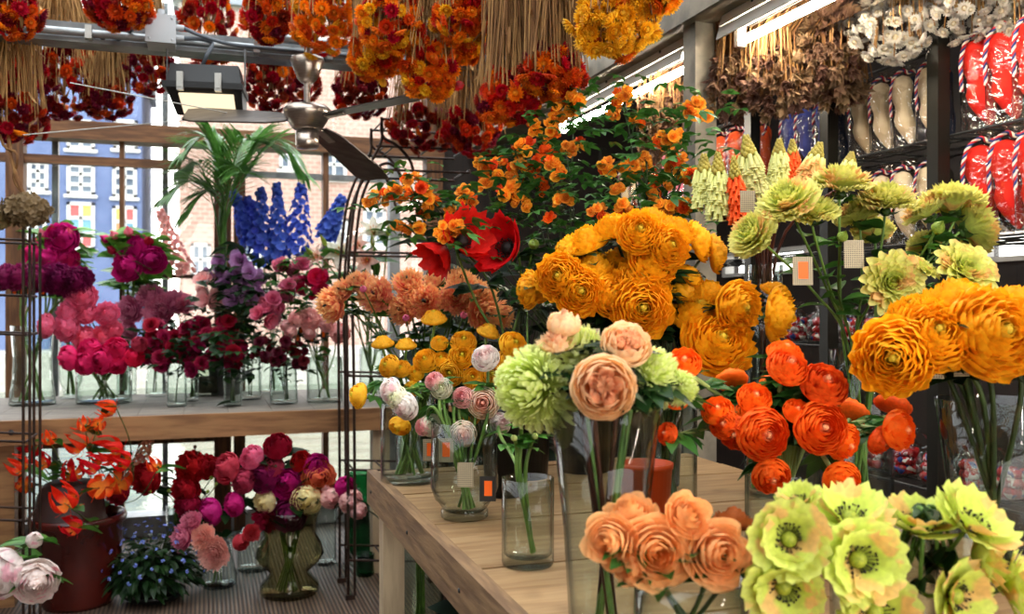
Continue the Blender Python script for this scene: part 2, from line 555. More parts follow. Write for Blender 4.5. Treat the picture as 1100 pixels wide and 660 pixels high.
def g_gloriosa(seed):
    """flame lily: six wavy petals swept up and back"""
    nr.seed(seed); mb = MB()
    for j in range(6):
        jt = nr.uniform(-1, 1, 3)
        petal_geo(mb, (0.03, -0.18), (0.60, -0.26 + 0.05 * jt[0]), (0.22 + 0.08 * jt[1], 0.50), 0.12, (j + 0.15 * jt[2]) * PI / 3, wrap=0.3, tip=0.05, prof='point', ruf=0.035, rf=1.0, nv=8, nu=4, k=0.5, cup=0.35)
    for j in range(6):
        a = (j + 0.5) * PI / 3
        mb.tube([(0, 0, -0.18), (0.25 * math.cos(a), 0.25 * math.sin(a), -0.26), (0.45 * math.cos(a), 0.45 * math.sin(a), -0.2)], 0.008, 4, pk=0.0, ps=1.0)
    return mb


def g_poppycentre(seed, knob=0.13, ring=0.17):
    nr.seed(seed); mb = MB()
    mb.blob((0, 0, -0.06), knob, 12, 6, (1, 1, 0.75), 0.0)
    for i in range(34):
        a = i * 2.39996
        rr = ring * (0.8 + 0.5 * nr.rand())
        e = (rr * math.cos(a), rr * math.sin(a), -0.03 + 0.05 * nr.rand())
        mb.tube([(0.05 * math.cos(a), 0.05 * math.sin(a), -0.14), e], 0.006, 3, cap=False, pk=0.6)
        mb.blob(e, 0.018, 5, 3, (1, 1, 1), 1.0)
    return mb


def leafV(L, W, n=5, bend=0.3, fold=0.25, wav=0.0):
    s = np.linspace(0, 1, n + 1)
    w = W * np.clip(np.sin(PI * (0.04 + 0.94 * s ** 0.85)), 0.02, 1)
    V = []
    for i, t in enumerate(s):
        x = L * t; z = -bend * L * t * t
        for y in (-1, 0, 1):
            V.append((x, y * w[i], z + fold * abs(y) * w[i] + wav * math.sin(9 * t + 2 * y)))
    F = [(i * 3 + j, i * 3 + j + 1, (i + 1) * 3 + j + 1, (i + 1) * 3 + j) for i in range(n) for j in range(2)]
    return np.array(V), np.array(F)


def put_leaf(mb, base, direc, L, W, kind='ovate', bend=0.35):
    d = Vector(direc).normalized()
    x = d
    y = Vector((0, 0, 1)).cross(x)
    if y.length < 1e-3: y = Vector((0, 1, 0))
    y.normalize(); z = x.cross(y)
    y2 = y * math.cos(0.0) + z * rng.uniform(-0.5, 0.5)
    y2.normalize(); z2 = x.cross(y2)
    M = np.array((tuple(x), tuple(y2), tuple(z2)))
    B = np.array(tuple(base))
    if kind == 'lobed':
        for a, f in ((0, 1.0), (0.7, 0.75), (-0.7, 0.75)):
            V, F = leafV(L * f, W * 0.5, 4, bend)
            c, s_ = math.cos(a), math.sin(a)
            V = V @ np.array(((c, s_, 0), (-s_, c, 0), (0, 0, 1)))
            mb.add(V @ M + B, F)
    elif kind == 'trefoil':
        for a, f in ((0, 1.0), (0.95, 0.85), (-0.95, 0.85)):
            V, F = leafV(L * f, W * 0.55, 5, bend, 0.2)
            c, s_ = math.cos(a), math.sin(a)
            V = V @ np.array(((c, s_, 0), (-s_, c, 0), (0, 0, 1)))
            mb.add(V @ M + B, F)
    else:
        V, F = leafV(L, W, 5, bend)
        mb.add(V @ M + B, F)
# ------------------------------------------------------------------ material set
petal('gold_centre', '#dcd048', '#ffc024', edge='#ffb010', ef=0.5, base='#f8a60c', bf=.35, var=0.07, kr=(0.0, 0.25), trans=.35)
petal('orange', '#ffd0a0', '#fb6416', edge='#ff8228', ef=0.5, base='#f04e10', bf=0.4, var=0.12, kr=(0.0, 0.2), trans=.35)
petal('yellow', '#ccc83c', '#ffc62c', edge='#ffd040', ef=0.4, var=0.08, kr=(0.0, 0.3), trans=.35)
petal('blush', '#fab098', '#fdecd6', edge='#fff4e6', ef=0.4, var=0.06, kr=(0.0, 0.95), trans=.4)
petal('cream_green', '#f0f2c4', '#f8f6de', edge='#fbf6e8', ef=0.4, base='#dce6a8', bf=0.4, var=0.05, trans=.4)
petal('white_pink', '#fcdcd6', '#fdf6ee', edge='#fef8f2', ef=0.4, var=0.04, spot='#f8a8c0', sf=0.5, trans=.4)
petal('lime', '#c8da38', '#d4e068', edge='#dbe47c', ef=0.5, base='#a8c030', bf=0.5, var=0.06, spot='#f6a878', sf=0.6)
petal('lime_carnation', '#c2d850', '#dbe074', edge='#f0d08a', ef=0.35, base='#b0cc40', bf=0.5, var=0.06, spot='#f6a070', sf=0.55)
petal('lime_mum', '#e0ea84', '#e8f0a0', edge='#f2f6ba', ef=0.6, base='#c6d858', bf=0.6, var=0.04, trans=0.5)
petal('peach_rose', '#ffb050', '#fdc07c', edge='#fdcc92', ef=0.5, base='#fcac54', bf=0.4, var=0.05, trans=.35)
petal('peach_rose_shaded', '#c0602a', '#c06a34', edge='#a85426', ef=0.5, var=0.05)  # shade of the turned-away rose put into its petal colour
petal('english_peach', '#ffb080', '#ffdaa6', edge='#ffe4bc', ef=0.6, base='#fca070', bf=0.4, var=0.06, kr=(0.1, 0.8), trans=.45)
petal('peach_dahlia', '#f87a6c', '#fa9880', edge='#ffcc88', ef=0.9, base='#f4605c', bf=0.7, var=0.08, trans=.45)
petal('poppy_red', '#cf0a10', '#e0141a', edge='#ea2420', ef=0.5, base='#60050a', bf=0.7, var=0.06, trans=0.4)
petal('spray_orange', '#ff8a24', '#ffae34', edge='#ffc455', ef=0.5, base='#f0541a', bf=0.6, var=0.18)
petal('spray_red', '#f0400f', '#fb6a22', edge='#ff7a2a', ef=0.5, base='#e03a10', bf=0.6, var=0.15)
petal('magenta', '#c80a66', '#d01078', edge='#e83a98', ef=0.35, base='#8a0650', bf=0.5, var=0.14)
petal('plum', '#5c0a3a', '#7a0f4c', edge='#93205c', ef=0.4, base='#3c0828', bf=0.5, var=0.15)
petal('hot_pink', '#e0104e', '#ec1f64', edge='#f4407c', ef=0.35, base='#b00840', bf=0.5, var=0.12)
petal('coral_pink', '#f03c6c', '#f26490', edge='#f894b4', ef=0.5, base='#d82c58', bf=0.5, var=0.12)
petal('dusty_pink', '#c44a78', '#d66a94', edge='#eba2b8', ef=0.6, base='#a83060', bf=0.6, var=0.12)
petal('pale_pink', '#f49aa8', '#fac0c0', edge='#fdd8d0', ef=0.5, base='#f07a90', bf=0.5, var=0.08)
petal('larkspur_pink', '#f4a0a4', '#f7b4b0', edge='#fbcac0', ef=0.5, var=0.06)
petal('burgundy', '#7a0a24', '#960f38', edge='#b42050', ef=0.35, base='#4a0818', bf=0.5, var=0.2)
petal('maroon', '#3c0612', '#560a1c', edge='#701428', ef=0.4, base='#28040c', bf=0.5, var=0.2)
petal('lavender', '#a84a98', '#c890cc', edge='#dcb4de', ef=0.5, base='#80306c', bf=0.7, var=0.12)
petal('mallow_pink', '#d03a68', '#e0688c', edge='#f098ac', ef=0.5, base='#a01040', bf=0.8, var=0.12)
petal('crimson', '#940a20', '#a60e2a', edge='#c42440', ef=0.35, base='#7a0612', bf=0.5, var=0.14)
petal('rose_red', '#b81c38', '#c83a50', edge='#d8586a', ef=0.4, base='#8a1028', bf=0.5, var=0.14)
petal('coral_orange', '#fb6a3a', '#fb8a58', edge='#fda878', ef=0.4, base='#f05a40', bf=0.5, var=0.08)
petal('butter', '#ffe488', '#fff0b4', edge='#fff4c8', ef=0.4, base='#f8c850', bf=0.4, var=0.05)
petal('peony_white', '#f4dcd4', '#f4e6e0', edge='#f8eeea', ef=0.4, base='#f0d0d0', bf=0.4, var=0.05, spot='#f06a9c', sf=0.45, trans=.4)
petal('salmon', '#ee9490', '#f0b0a4', edge='#f8ccba', ef=0.5, base='#d8606c', bf=0.6, var=0.1)
petal('blue', '#3048b8', '#4a66d4', edge='#6a84e4', ef=0.5, base='#2030a0', bf=0.4, var=0.1, trans=0.4)
petal('lily_white', '#f6f2e2', '#faf6ea', base='#dce4a8', bf=0.6, var=0.03, trans=0.4)
petal('lily_pink', '#fbd8c8', '#f9cabc', edge='#fbe4da', ef=0.7, base='#f08a70', bf=0.6, var=0.05, trans=0.4)
petal('flame', '#dc2010', '#e02a12', edge='#e83a18', ef=0.3, base='#f8b030', bf=0.5, var=0.12)
petal('forget_blue', '#5a70d8', '#8296ea', edge='#a4b2f4', ef=0.4, var=0.1)
petal('torch', '#d0d078', '#dcda8a', edge='#e6e29a', ef=0.5, base='#b8c040', bf=0.4, var=0.08, kr=(0, .6))
petal('torch_red', '#f0380f', '#f8521c', edge='#fb6a2a', ef=0.5, base='#e8300f', bf=0.4, var=0.08, kr=(0, .6))
petal('torch_mixed', '#d0d078', '#dcda88', edge='#f8682c', ef=0.6, base='#b8c040', bf=0.4, var=0.08, kr=(0, .6))
petal('straw_yellow', '#c8860e', '#f0b018', edge='#ffd040', ef=0.5, base='#b87a0c', bf=0.5, var=0.12, kr=(0.1, 0.5))
petal('straw_orange', '#c06a0a', '#ee720c', edge='#fb9a20', ef=0.45, base='#c0400a', bf=0.6, var=0.2, kr=(0.1, 0.5))
petal('straw_red', '#a8260a', '#c8240c', edge='#e04a14', ef=0.4, base='#801008', bf=0.6, var=0.22, kr=(0.1, 0.5))
petal('straw_dark', '#5c0a10', '#7c0c16', edge='#a81c22', ef=0.45, base='#40060c', bf=0.6, var=0.25, kr=(0.1, 0.5))
petal('dried_white', '#d8c498', '#d6cfc4', edge='#e4ded4', ef=0.5, var=0.1, kr=(0.0, 0.4))
petal('dried_brown', '#664a38', '#7c5c46', edge='#9c7c64', ef=0.5, base='#463024', bf=0.7, var=0.35)
petal('hydrangea_dry', '#6a5638', '#8a7450', edge='#a8946a', ef=0.4, base='#54422a', bf=0.5, var=0.2)
petal('astilbe', '#c06a58', '#d89a74', var=0.15)

leafmat('leaf', '#2e5a1e', '#4a7a2c')
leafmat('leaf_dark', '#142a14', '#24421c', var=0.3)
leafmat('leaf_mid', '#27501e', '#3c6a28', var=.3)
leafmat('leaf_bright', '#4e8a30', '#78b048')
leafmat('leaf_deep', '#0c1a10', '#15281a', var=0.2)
leafmat('palm', '#3c6a28', '#5c8a3c', rough=0.35)
leafmat('stem', '#4a6a2a', '#6a8a3c', trans=0.0)
leafmat('stem_pale', '#8a9a58', '#a0aa68', trans=0.0)
leafmat('stem_dark', '#2c3a1c', '#3c4c24', trans=0.0)
leafmat('stem_brown', '#3a1c14', '#54281a', trans=0.0)
leafmat('bud_green', '#7c9a34', '#a0b84c', trans=0.1)
leafmat('calyx', '#2c421a', '#42602a', trans=0.1)
plain('straw', '#8a6236', 0.85, col2='#b98e56', scale=40, stretch=(1, 1, .12), var=0.15)
plain('straw_deep', '#6a4424', 0.85, col2='#98703f', scale=40, stretch=(1, 1, .12), var=0.15)
plain('twine', '#7a5a34', 0.9)
plain('seed_green', '#7c8a22', 0.6, col2='#a0a832', scale=30)
plain('seed_dark', '#17120e', 0.6)
plain('stamen', '#c86a14', 0.6)
def woodplanks(name, cols, w):
    m, nt, out = newmat(name)
    tc = nd(nt, 'ShaderNodeTexCoord').outputs['Object']
    gi = nd(nt, 'ShaderNodeNewGeometry').outputs['Random Per Island']
    off = nd(nt, 'ShaderNodeCombineXYZ', {0: nd(nt, 'ShaderNodeMath', {0: gi, 1: 9.0}, operation='MULTIPLY').outputs[0]}).outputs[0]
    sh = nd(nt, 'ShaderNodeVectorMath', {0: tc, 1: off}, operation='ADD').outputs[0]
    mp = nd(nt, 'ShaderNodeMapping', {'Vector': sh, 'Scale': (1.2, 11, 11)}).outputs[0]
    nz = nd(nt, 'ShaderNodeTexNoise', {'Vector': mp, 'Scale': 4.0, 'Detail': 5.0, 'Distortion': 0.6}).outputs['Fac']
    kn = nd(nt, 'ShaderNodeTexNoise', {'Vector': sh, 'Scale': 6.0, 'Detail': 2.0}).outputs['Fac']
    c = mixc(nt, ramp(nt, nz, .3, .72), C(cols[0]), C(cols[1]))
    c = mixc(nt, ramp(nt, kn, .62, .74, 0, .5), c, C(cols[2]))
    c = nd(nt, 'ShaderNodeHueSaturation', {'Value': ramp(nt, gi, 0, 1, .84, 1.1), 'Color': c}).outputs[0]
    b = nd(nt, 'ShaderNodeBsdfPrincipled', {'Base Color': c, 'Roughness': .5, 'Specular IOR Level': .35})
    bn = nd(nt, 'ShaderNodeBump', {'Height': nz, 'Strength': .15, 'Distance': .01})
    nt.links.new(bn.outputs[0], b.inputs['Normal']); nt.links.new(b.outputs[0], out.inputs[0])


woodplanks('wood_table', ('#8c6a46', '#a88860', '#5e4228'), .16)
plain('wood_edge', '#6e5238', 0.65, col2='#8d6e4c', scale=7, stretch=(9, 1, 9), bump=0.3)
plain('wood_shelf_top', '#6a625a', 0.7, col2='#857b70', scale=5, stretch=(1, 8, 8))
plain('wood_shelf', '#7a5434', 0.6, col2='#9a7048', scale=5, stretch=(1, 9, 9), bump=0.15)
plain('wood_frame', '#5a3a24', 0.6, col2='#7e5636', scale=6, stretch=(1, 8, 8))
plain('wood_post', '#54351f', 0.6, col2='#78502f', scale=6, stretch=(8, 8, 1))
plain('wood_dark', '#24150e', 0.7, col2='#38221a', scale=6, stretch=(8, 8, 1))
plain('wood_pale', '#b09a7c', 0.6, col2='#c6b08e', scale=6, stretch=(8, 8, 1))
plain('steel_grey', '#6c6e70', 0.45, 0.3, col2='#8a8c8c', scale=10)
plain('steel_dull', '#6e675a', 0.55, 0.3, col2='#948a78', scale=9, bump=0.05)
plain('steel_dark', '#2c2c2c', 0.45, 0.4, col2='#3c3c3c')
plain('galvanised', '#8c9092', 0.35, 0.6, col2='#a8acae', scale=14)
plain('brushed', '#a89c92', 0.28, 0.95, col2='#b8aca0', scale=30, stretch=(1, 1, 8))
plain('blade', '#5a534e', 0.38, 0.7, col2='#6c645e', scale=10, stretch=(1, 6, 6))
plain('iron', '#2a1c16', 0.55, 0.5, col2='#3e2a20', scale=20)
plain('black_plastic', '#0d0d0e', 0.38)
plain('black_post', '#17150f', 0.4, 0.3)
plain('grey_plastic', '#a8acb0', 0.5, col2='#b8bcc0')
plain('pale_metal', '#b8b6b0', 0.3, 0.7)
plain('cable', '#50565e', 0.5)
plain('white_enamel', '#d8d4cc', 0.4, col2='#e2ded6')
plain('mirror', '#e8e4e0', 0.06, 1.0)
plain('pot_glaze', '#3a0f0c', 0.22, col2='#521812', scale=5, spec=0.6)
plain('pot_matte', '#2c1815', 0.6, col2='#38201a', scale=8)
plain('orange_plastic', '#a83a0a', 0.45)
plain('soil', '#1a110b', 0.95)
plain('tag_card', '#26221e', 0.6)
plain('sticker', '#ff6a10', 0.5)
plain('barcode', '#d8d0b8', 0.6, col2='#3a342c', scale=60, stretch=(12, 12, .02), lo=.45, hi=.5)
glass('clear_glass')
glass('clear_glass_dim', '#e6ebe4', '#788478')
glass('green_glass', '#8cc0a4', '#3c7a5c')
glass('smoke_glass', '#e2dfcc', '#8a846a')
glass('window_glass', '#f6f9fa', '#e0e6e8')
glass('cellophane', '#f4f0ec', '#d8d2cc', rough=0.10, refl=.07, crinkle=True)


def tagmat():
    m, nt, out = newmat('tag_pattern')
    tc = nd(nt, 'ShaderNodeTexCoord').outputs['Object']
    v = nd(nt, 'ShaderNodeTexVoronoi', {'Vector': tc, 'Scale': 260.0, 'Randomness': 0.0})
    c = mixc(nt, ramp(nt, v.outputs['Distance'], 0.32, 0.42), C('#2a241e'), C('#b8a888'))
    b = nd(nt, 'ShaderNodeBsdfPrincipled', {'Base Color': c, 'Roughness': 0.6})
    nt.links.new(b.outputs[0], out.inputs[0])


tagmat()

# ------------------------------------------------------------------ bloom meshes
GEN = {
    'ran': lambda s: g_ranunculus(s, 10, 0.26, 0.014),
    'ran_big': lambda s: g_ranunculus(s, 12, 0.22, 0.030, nu=6, open_=0.55),
    'ran_small': lambda s: g_ranunculus(s, 8, 0.30, 0.010),
    'rose': g_rose, 'english': g_english,
    'peony': lambda s: g_peony(s, 0.45, 7), 'peony_open': lambda s: g_peony(s, 0.85, 8), 'peony_ball': lambda s: g_peony(s, 0.15, 5),
    'bud': g_bud,
    'carnation': lambda s: g_pompon(s, 7, 6, 2, 0.15, 0.055, 3.2, 'fan', 0.2, tmax=1.5, nu=8, nv=5, flat=1.0),
    'hydrangea': lambda s: g_pompon(s, 8, 8, 4, 0.075, 0.03, 2.0, 'fan', 0.2, tmax=1.9, nu=3, nv=3, rin=0.8),
    'peach_dahlia': lambda s: g_frill(s, 10, .27, .07, .9), 'frill': lambda s: g_frill(s, 8, .26, .055),
    'lime_dahlia': lambda s: g_pompon(s, 6, 7, 2, 0.11, 0.015, 1.0, 'round', 0.3, cup=0.55, tmax=1.55, nu=5, nv=5, flat=0.55, tip=0.25, rin=0.25),
    'mum': g_mum,
    'lime_poppy': lambda s: g_open(s, 7, 0.5, 1.42, 0.29, 0.038, 3.2, 'fan', 2, 0.14, 0.1, 0.3, -0.02, nv=6, nu=10),
    'poppy': lambda s: g_open(s, 6, 0.55, 1.0, 0.48, 0.085, 2.6, 'fan', 1, 0.12, 0.2, 0.55, 0.16, nv=8, nu=12),
    'mallow': lambda s: g_open(s, 5, 0.5, 1.05, 0.30, 0.04, 1.5, 'fan', 2, 0.15, 0.1, 0.4, 0.08, nv=4, nu=5, disc=0.07),
    'minirose': lambda s: g_rose(s, 4), 'straw': g_straw, 'lily': g_lily, 'gloriosa': g_gloriosa,
    'crumple': lambda s: g_open(s, 4, 0.5, 0.8, 0.34, 0.12, 2.0, 'round', 2, 0.3, -0.4, 0.7, 0.15, nv=5, nu=6),
    'whiteball': lambda s: g_pompon(s, 5, 5, 3, 0.10, 0.03, 2.0, 'fan', 0.3, tmax=1.9, nu=2, nv=2, rin=0.8),
    'burg': lambda s: g_pompon(s, 4, 5, 2, 0.19, 0.05, 2.0, 'fan', 0.4, tmax=1.3, nu=4, nv=3),
}
CAL = {'carnation', 'lime_dahlia'}
_cache = {}


def bloom(gen, mat, var=0, nvar=3):
    k = (gen, mat, var % nvar)
    if k not in _cache:
        g = (gen, var % nvar)
        if g not in _cache:
            _cache[g] = GEN[gen](100 + 17 * (var % nvar) + len(gen))
        _cache[k] = _cache[g].mesh('bloom_' + mat, MATS[mat])
    return _cache[k]


def centre_mesh(kind):
    if ('c', kind) not in _cache:
        if kind == 'poppy_dark':
            me = g_poppycentre(3, 0.12, 0.15).mesh('seed_head', MATS['seed_dark'])
        elif kind == 'poppy_green':
            mb = g_poppycentre(5, 0.10, 0.16)
            me = mb.mesh('seed_head', None)
            me.materials.append(MATS['seed_green']); me.materials.append(MATS['seed_dark'])
            pk = [0] * len(me.polygons); a = me.attributes['pk'].data
            for p in me.polygons: p.material_index = 1 if a[p.vertices[0]].value > 0.3 else 0
        elif kind == 'dark':
            mb = MB(); mb.blob((0, 0, 0.16), 0.06, 8, 4, (1, 1, .7)); me = mb.mesh('seed_head', MATS['seed_dark'])
        elif kind == 'gold':
            mb = MB(); mb.blob((0, 0, 0.10), 0.06, 8, 4, (1, 1, .8)); me = mb.mesh('seed_head', MATS['seed_green'])
        elif kind == 'stamens':
            me = g_stamens(2).mesh('stamens', MATS['stamen'])
        elif kind == 'calyx':
            mb = MB(); calyx(mb, 0.24, -0.22); me = mb.mesh('calyx', MATS['calyx'])
        _cache[('c', kind)] = me
    return _cache[('c', kind)]


VASES = {}


def vase(key, base, prof, label, mat='clear_glass', name='glass_vase', cat='vase', group=None, seg=40, neck=None):
    """prof: outer (r, z) from the foot to the rim; walls 3 mm, a thick bottom"""
    mb = MB()
    th = 0.0035
    inner = [(max(r - th, 0.001), z) for r, z in prof if z > 0.014]
    zb = inner[0][1] if inner else 0.014
    zs = [z for r, z in prof]
    rb_ = float(np.interp(.019, zs, [r for r, z in prof])) - th
    inner = [(max(rb_ - .004, .002), .0165), (max(rb_, .003), .021)] + [q for q in inner if q[1] > .03]
    full = [(0.0005, 0.0)] + list(prof) + inner[::-1] + [(0.0005, 0.016)]
    mb.lathe(full, seg)
    o = bpy.data.objects.new(name, mb.mesh(name, MATS[mat]))
    COL.objects.link(o); o.location = base
    tag(o, label, cat, group)
    r0 = prof[1][0] if len(prof) > 1 else prof[0][0]
    rim = prof[-1]
    nk = neck or min((r for r, z in prof if z > 0.4 * rim[1]), default=rim[0])
    VASES[key] = dict(base=Vector(base), rb=r0 * 0.6, rim=rim[1], rr=nk * 0.8, obj=o)
    return o


def hidden_base(key, base, rb, rim, rr):
    VASES[key] = dict(base=Vector(base), rb=rb, rim=rim, rr=rr, obj=None)


def stem_path(v, H, ax, d, cut=0.2, drop=0.35):
    B0 = v['base']
    A = H - ax * (cut * d)
    out = Vector((A.x - B0.x, A.y - B0.y, 0))
    L = out.length
    on = out.normalized() if L > 1e-4 else Vector((1, 0, 0))
    sw = on.cross(UV) * rng.uniform(-1, 1)
    N = Vector((B0.x, B0.y, B0.z + v['rim'])) + on * min(v['rr'] * 0.75, L * 0.6 + 0.004) + sw * v['rr'] * 0.5
    B = Vector((B0.x, B0.y, B0.z + 0.02)) - on * v['rb'] * 0.6 * rng.random() + sw * v['rb'] * -0.7
    if A.z > N.z + 0.03:
        M = N.lerp(A, 0.55) + Vector((0, 0, 0.02)) - ax * (0.15 * (A - N).length)
        return [B, N, M, A - ax * d * drop * 0.5, A]
    M = N + Vector((0, 0, 0.03)) + on * 0.03
    return [B, N, M, A - ax * d * drop, A]


def price_tag(parent, p, w=0.03, h=0.045, sticker=True, pat=True, face=None):
    mb = MB()
    q = Vector(face or D(rng.uniform(-.3, .3), .05)).to_track_quat('Z', 'Y')
    me = _cache.get(('tag', pat, w, h))
    if me is None:
        mb.box((-w / 2, -h, -0.0008), (w / 2, 0, 0.0008)); me = mb.mesh('price_tag', MATS['tag_pattern' if pat else 'tag_card'], False)
        _cache[('tag', pat, w, h)] = me
    t = inst('price_tag', me, parent, p, q)
    if sticker:
        ms = _cache.get(('stk', w, h))
        if ms is None:
            mb = MB(); mb.box((-w * .22, -h * .78, 0.0008), (w * .26, -h * .18, 0.0018)); ms = mb.mesh('sticker', MATS['sticker'], False)
            _cache[('stk', w, h)] = ms
        s = bpy.data.objects.new('orange_sticker', ms); COL.objects.link(s); s.parent = t
        s['label'] = 'orange price sticker'
    return t


NVAR = 0


def flower(name, cat, label, gen, mat, H, d, ax, v, stem='stem', sr=0.0028, leaf='leaf', lk='lobed', nl=4, lL=0.06, centre=None, tagp=None, group=None, lrange=(0.42, 0.80), nvar=3, part='blossom', sq=None):
    global NVAR
    NVAR += 1
    v = VASES[v] if isinstance(v, str) else v
    pts = catmull(stem_path(v, H, ax, d), 6)
    e = empty(name, pts[0], label, cat, group)
    mb = MB(); mb.tube(pts, sr, 6, pk=0.5)
    mb.build('stem', MATS[stem], e, True)
    b = inst(part, bloom(gen, mat, NVAR, nvar), e, H, quat_to(ax), d if sq is None else (d * sq[0], d * sq[1], d * sq[2]))
    if gen in CAL:
        c = bpy.data.objects.new('calyx', centre_mesh('calyx')); COL.objects.link(c); c.parent = b
    if centre:
        c = bpy.data.objects.new('stamens' if centre == 'stamens' else 'seed_head', centre_mesh(centre)); COL.objects.link(c); c.parent = b
    if nl:
        ml = MB()
        n = len(pts)
        for i in range(nl):
            f = rng.uniform(*lrange)
            j = min(int(f * (n - 1)), n - 2)
            base = Vector(pts[j]); t = (Vector(pts[j + 1]) - base).normalized()
            a = rng.uniform(0, 6.28)
            side = Vector((math.cos(a), math.sin(a), 0))
            if side.dot(ax) > 0.1 and f > .55: side = -side
            put_leaf(ml, base, (t * 0.5 + side).normalized(), lL * rng.uniform(.7, 1.25), lL * (0.34 if lk == 'lance' else 0.5), lk)
        ml.build('leaves', MATS[leaf], e, True)
    if tagp:
        j = int(len(pts) * tagp[0])
        price_tag(e, Vector(pts[j]) + D(0, 0, 1) * 0.012 + RV * rng.uniform(-.01, .01), pat=tagp[1], sticker=tagp[2])
    return e


def bunch(name, cat, gen, mat, z, Rb, v, rows, tail, **kw):
    """rows: px, py, d_px, (r, u, t), where[, overrides]"""
    for row in rows:
        px, py, dp, a, where = row[:5]
        ov = dict(kw)
        if len(row) > 5: ov.update(row[5])
        a = tuple(a) + (1.0,) if len(a) == 2 else a
        ax = D(*a)
        tn = a[2] / math.sqrt(a[0] ** 2 + a[1] ** 2 + a[2] ** 2)
        zz = ov.pop('z', z) + Rb * (1 - tn)
        dp = dp * ov.pop('k', 1.0)
        g_ = ov.pop('gen', gen); m_ = ov.pop('mat', mat); v_ = ov.pop('v', v)
        cl = ov.pop('lab', tail)
        lab = cl.replace('@', where) if '@' in cl else cl + ' ' + where
        flower(ov.pop('name', name), ov.pop('cat', cat), lab, g_, m_, P(px, py, zz), dp / FPX * zz, ax, v_, **ov)


def branch(name, cat, label, v, clusters, gen, mat, dpx, stem='stem_dark', leaf='leaf', lL=0.035, nleaf=26, sr=0.0035, spread=1.0, lk='trefoil', group=None, part='blossom', leafspread=0.10):
    """a stem that divides: clusters = (px, py, z, n, rpx)"""
    global NVAR
    v = VASES[v] if isinstance(v, str) else v
    C3 = [(P(c[0], c[1], c[2]), c[3], c[4] / FPX * c[2], c[2]) for c in clusters]
    top = max(C3, key=lambda c: c[0].z)
    A = top[0]
    B0 = v['base']
    N = Vector((B0.x, B0.y, B0.z + v['rim'])) + (Vector((A.x - B0.x, A.y - B0.y, 0)).normalized() if (A - B0).xy.length > .001 else Vector((1, 0, 0))) * v['rr'] * 0.6
    main = catmull([B0 + Vector((rng.uniform(-1, 1) * v['rb'] * .5, rng.uniform(-1, 1) * v['rb'] * .5, 0.02)), N, N.lerp(A, 0.5) + Vector((rng.uniform(-.03, .03), rng.uniform(-.03, .03), .02)), A], 8)
    e = empty(name, main[0], label, cat, group)
    mb = MB(); ml = MB()
    mb.tube(main, np.linspace(sr, sr * .5, len(main)), 6)
    twigs = []
    for (c, n, r, zc) in C3:
        if c is not top[0]:
            cand = [m for m in main[6:] if m[2] < c.z - 0.02] or [main[7]]
            s = min(cand, key=lambda m: (Vector(m) - c).length + 0.4 * abs((c.z - m[2]) - 0.1))
            s = Vector(s)
            tw = catmull([s, s.lerp(c, .5) + Vector((0, 0, .03)), c], 5)
            mb.tube(tw, sr * .5, 5)
            twigs.append(tw)
        for i in range(n):
            a = Vector((rng.gauss(0, 1), rng.gauss(0, 1), rng.gauss(.25, 1))).normalized()
            p = c + a * r * rng.uniform(.55, 1.0)
            NVAR += 1
            dd = dpx / FPX * zc * rng.uniform(.8, 1.2)
            m_ = mat if isinstance(mat, str) else rng.choice(mat)
            inst(part, bloom(gen, m_, NVAR, 3), e, p, quat_to((a * .7 - FV * .75 + UV * .15).normalized()), dd)
            mb.tube([c - UV * r * .7, p - a * dd * .25], sr * .3, 4, cap=False)
    mb.build('stem', MATS[stem], e, True)
    src = [m for m in main[len(main) // 3:]] + [m for tw in twigs for m in tw]
    for i in range(nleaf):
        b = Vector(rng.choice(src)) + Vector((rng.gauss(0, 1), rng.gauss(0, 1), rng.gauss(0, 1))) * leafspread * .25
        a = rng.uniform(0, 6.28)
        put_leaf(ml, b, (math.cos(a), math.sin(a), rng.uniform(-.2, .5)), lL * rng.uniform(.6, 1.3), lL * .5, lk)
    if nleaf: ml.build('leaves', MATS[leaf], e, True)
    return e


def floret(mb, c, ax, r, n=5, pk=0.5):
    """a small open flower, geometry only"""
    q = quat_to(ax)
    M = np.array(q.to_matrix())
    sub = MB()
    for j in range(n):
        petal_geo(sub, (0.05, -0.2), (0.5, -0.25), (1.0, 0.1 + 0.15 * nr.rand()), 0.55, j * 2 * PI / n + 0.3 * nr.rand(), wrap=0.3, tip=0.2, nv=2, nu=2, k=pk)
    o = 0
    for V, F, ps, k_ in zip(sub.v, sub.q, sub.ps, sub.pk):
        mb.add((V * r) @ M.T + np.array(tuple(c)), F - o, ps, k_); o += len(V)


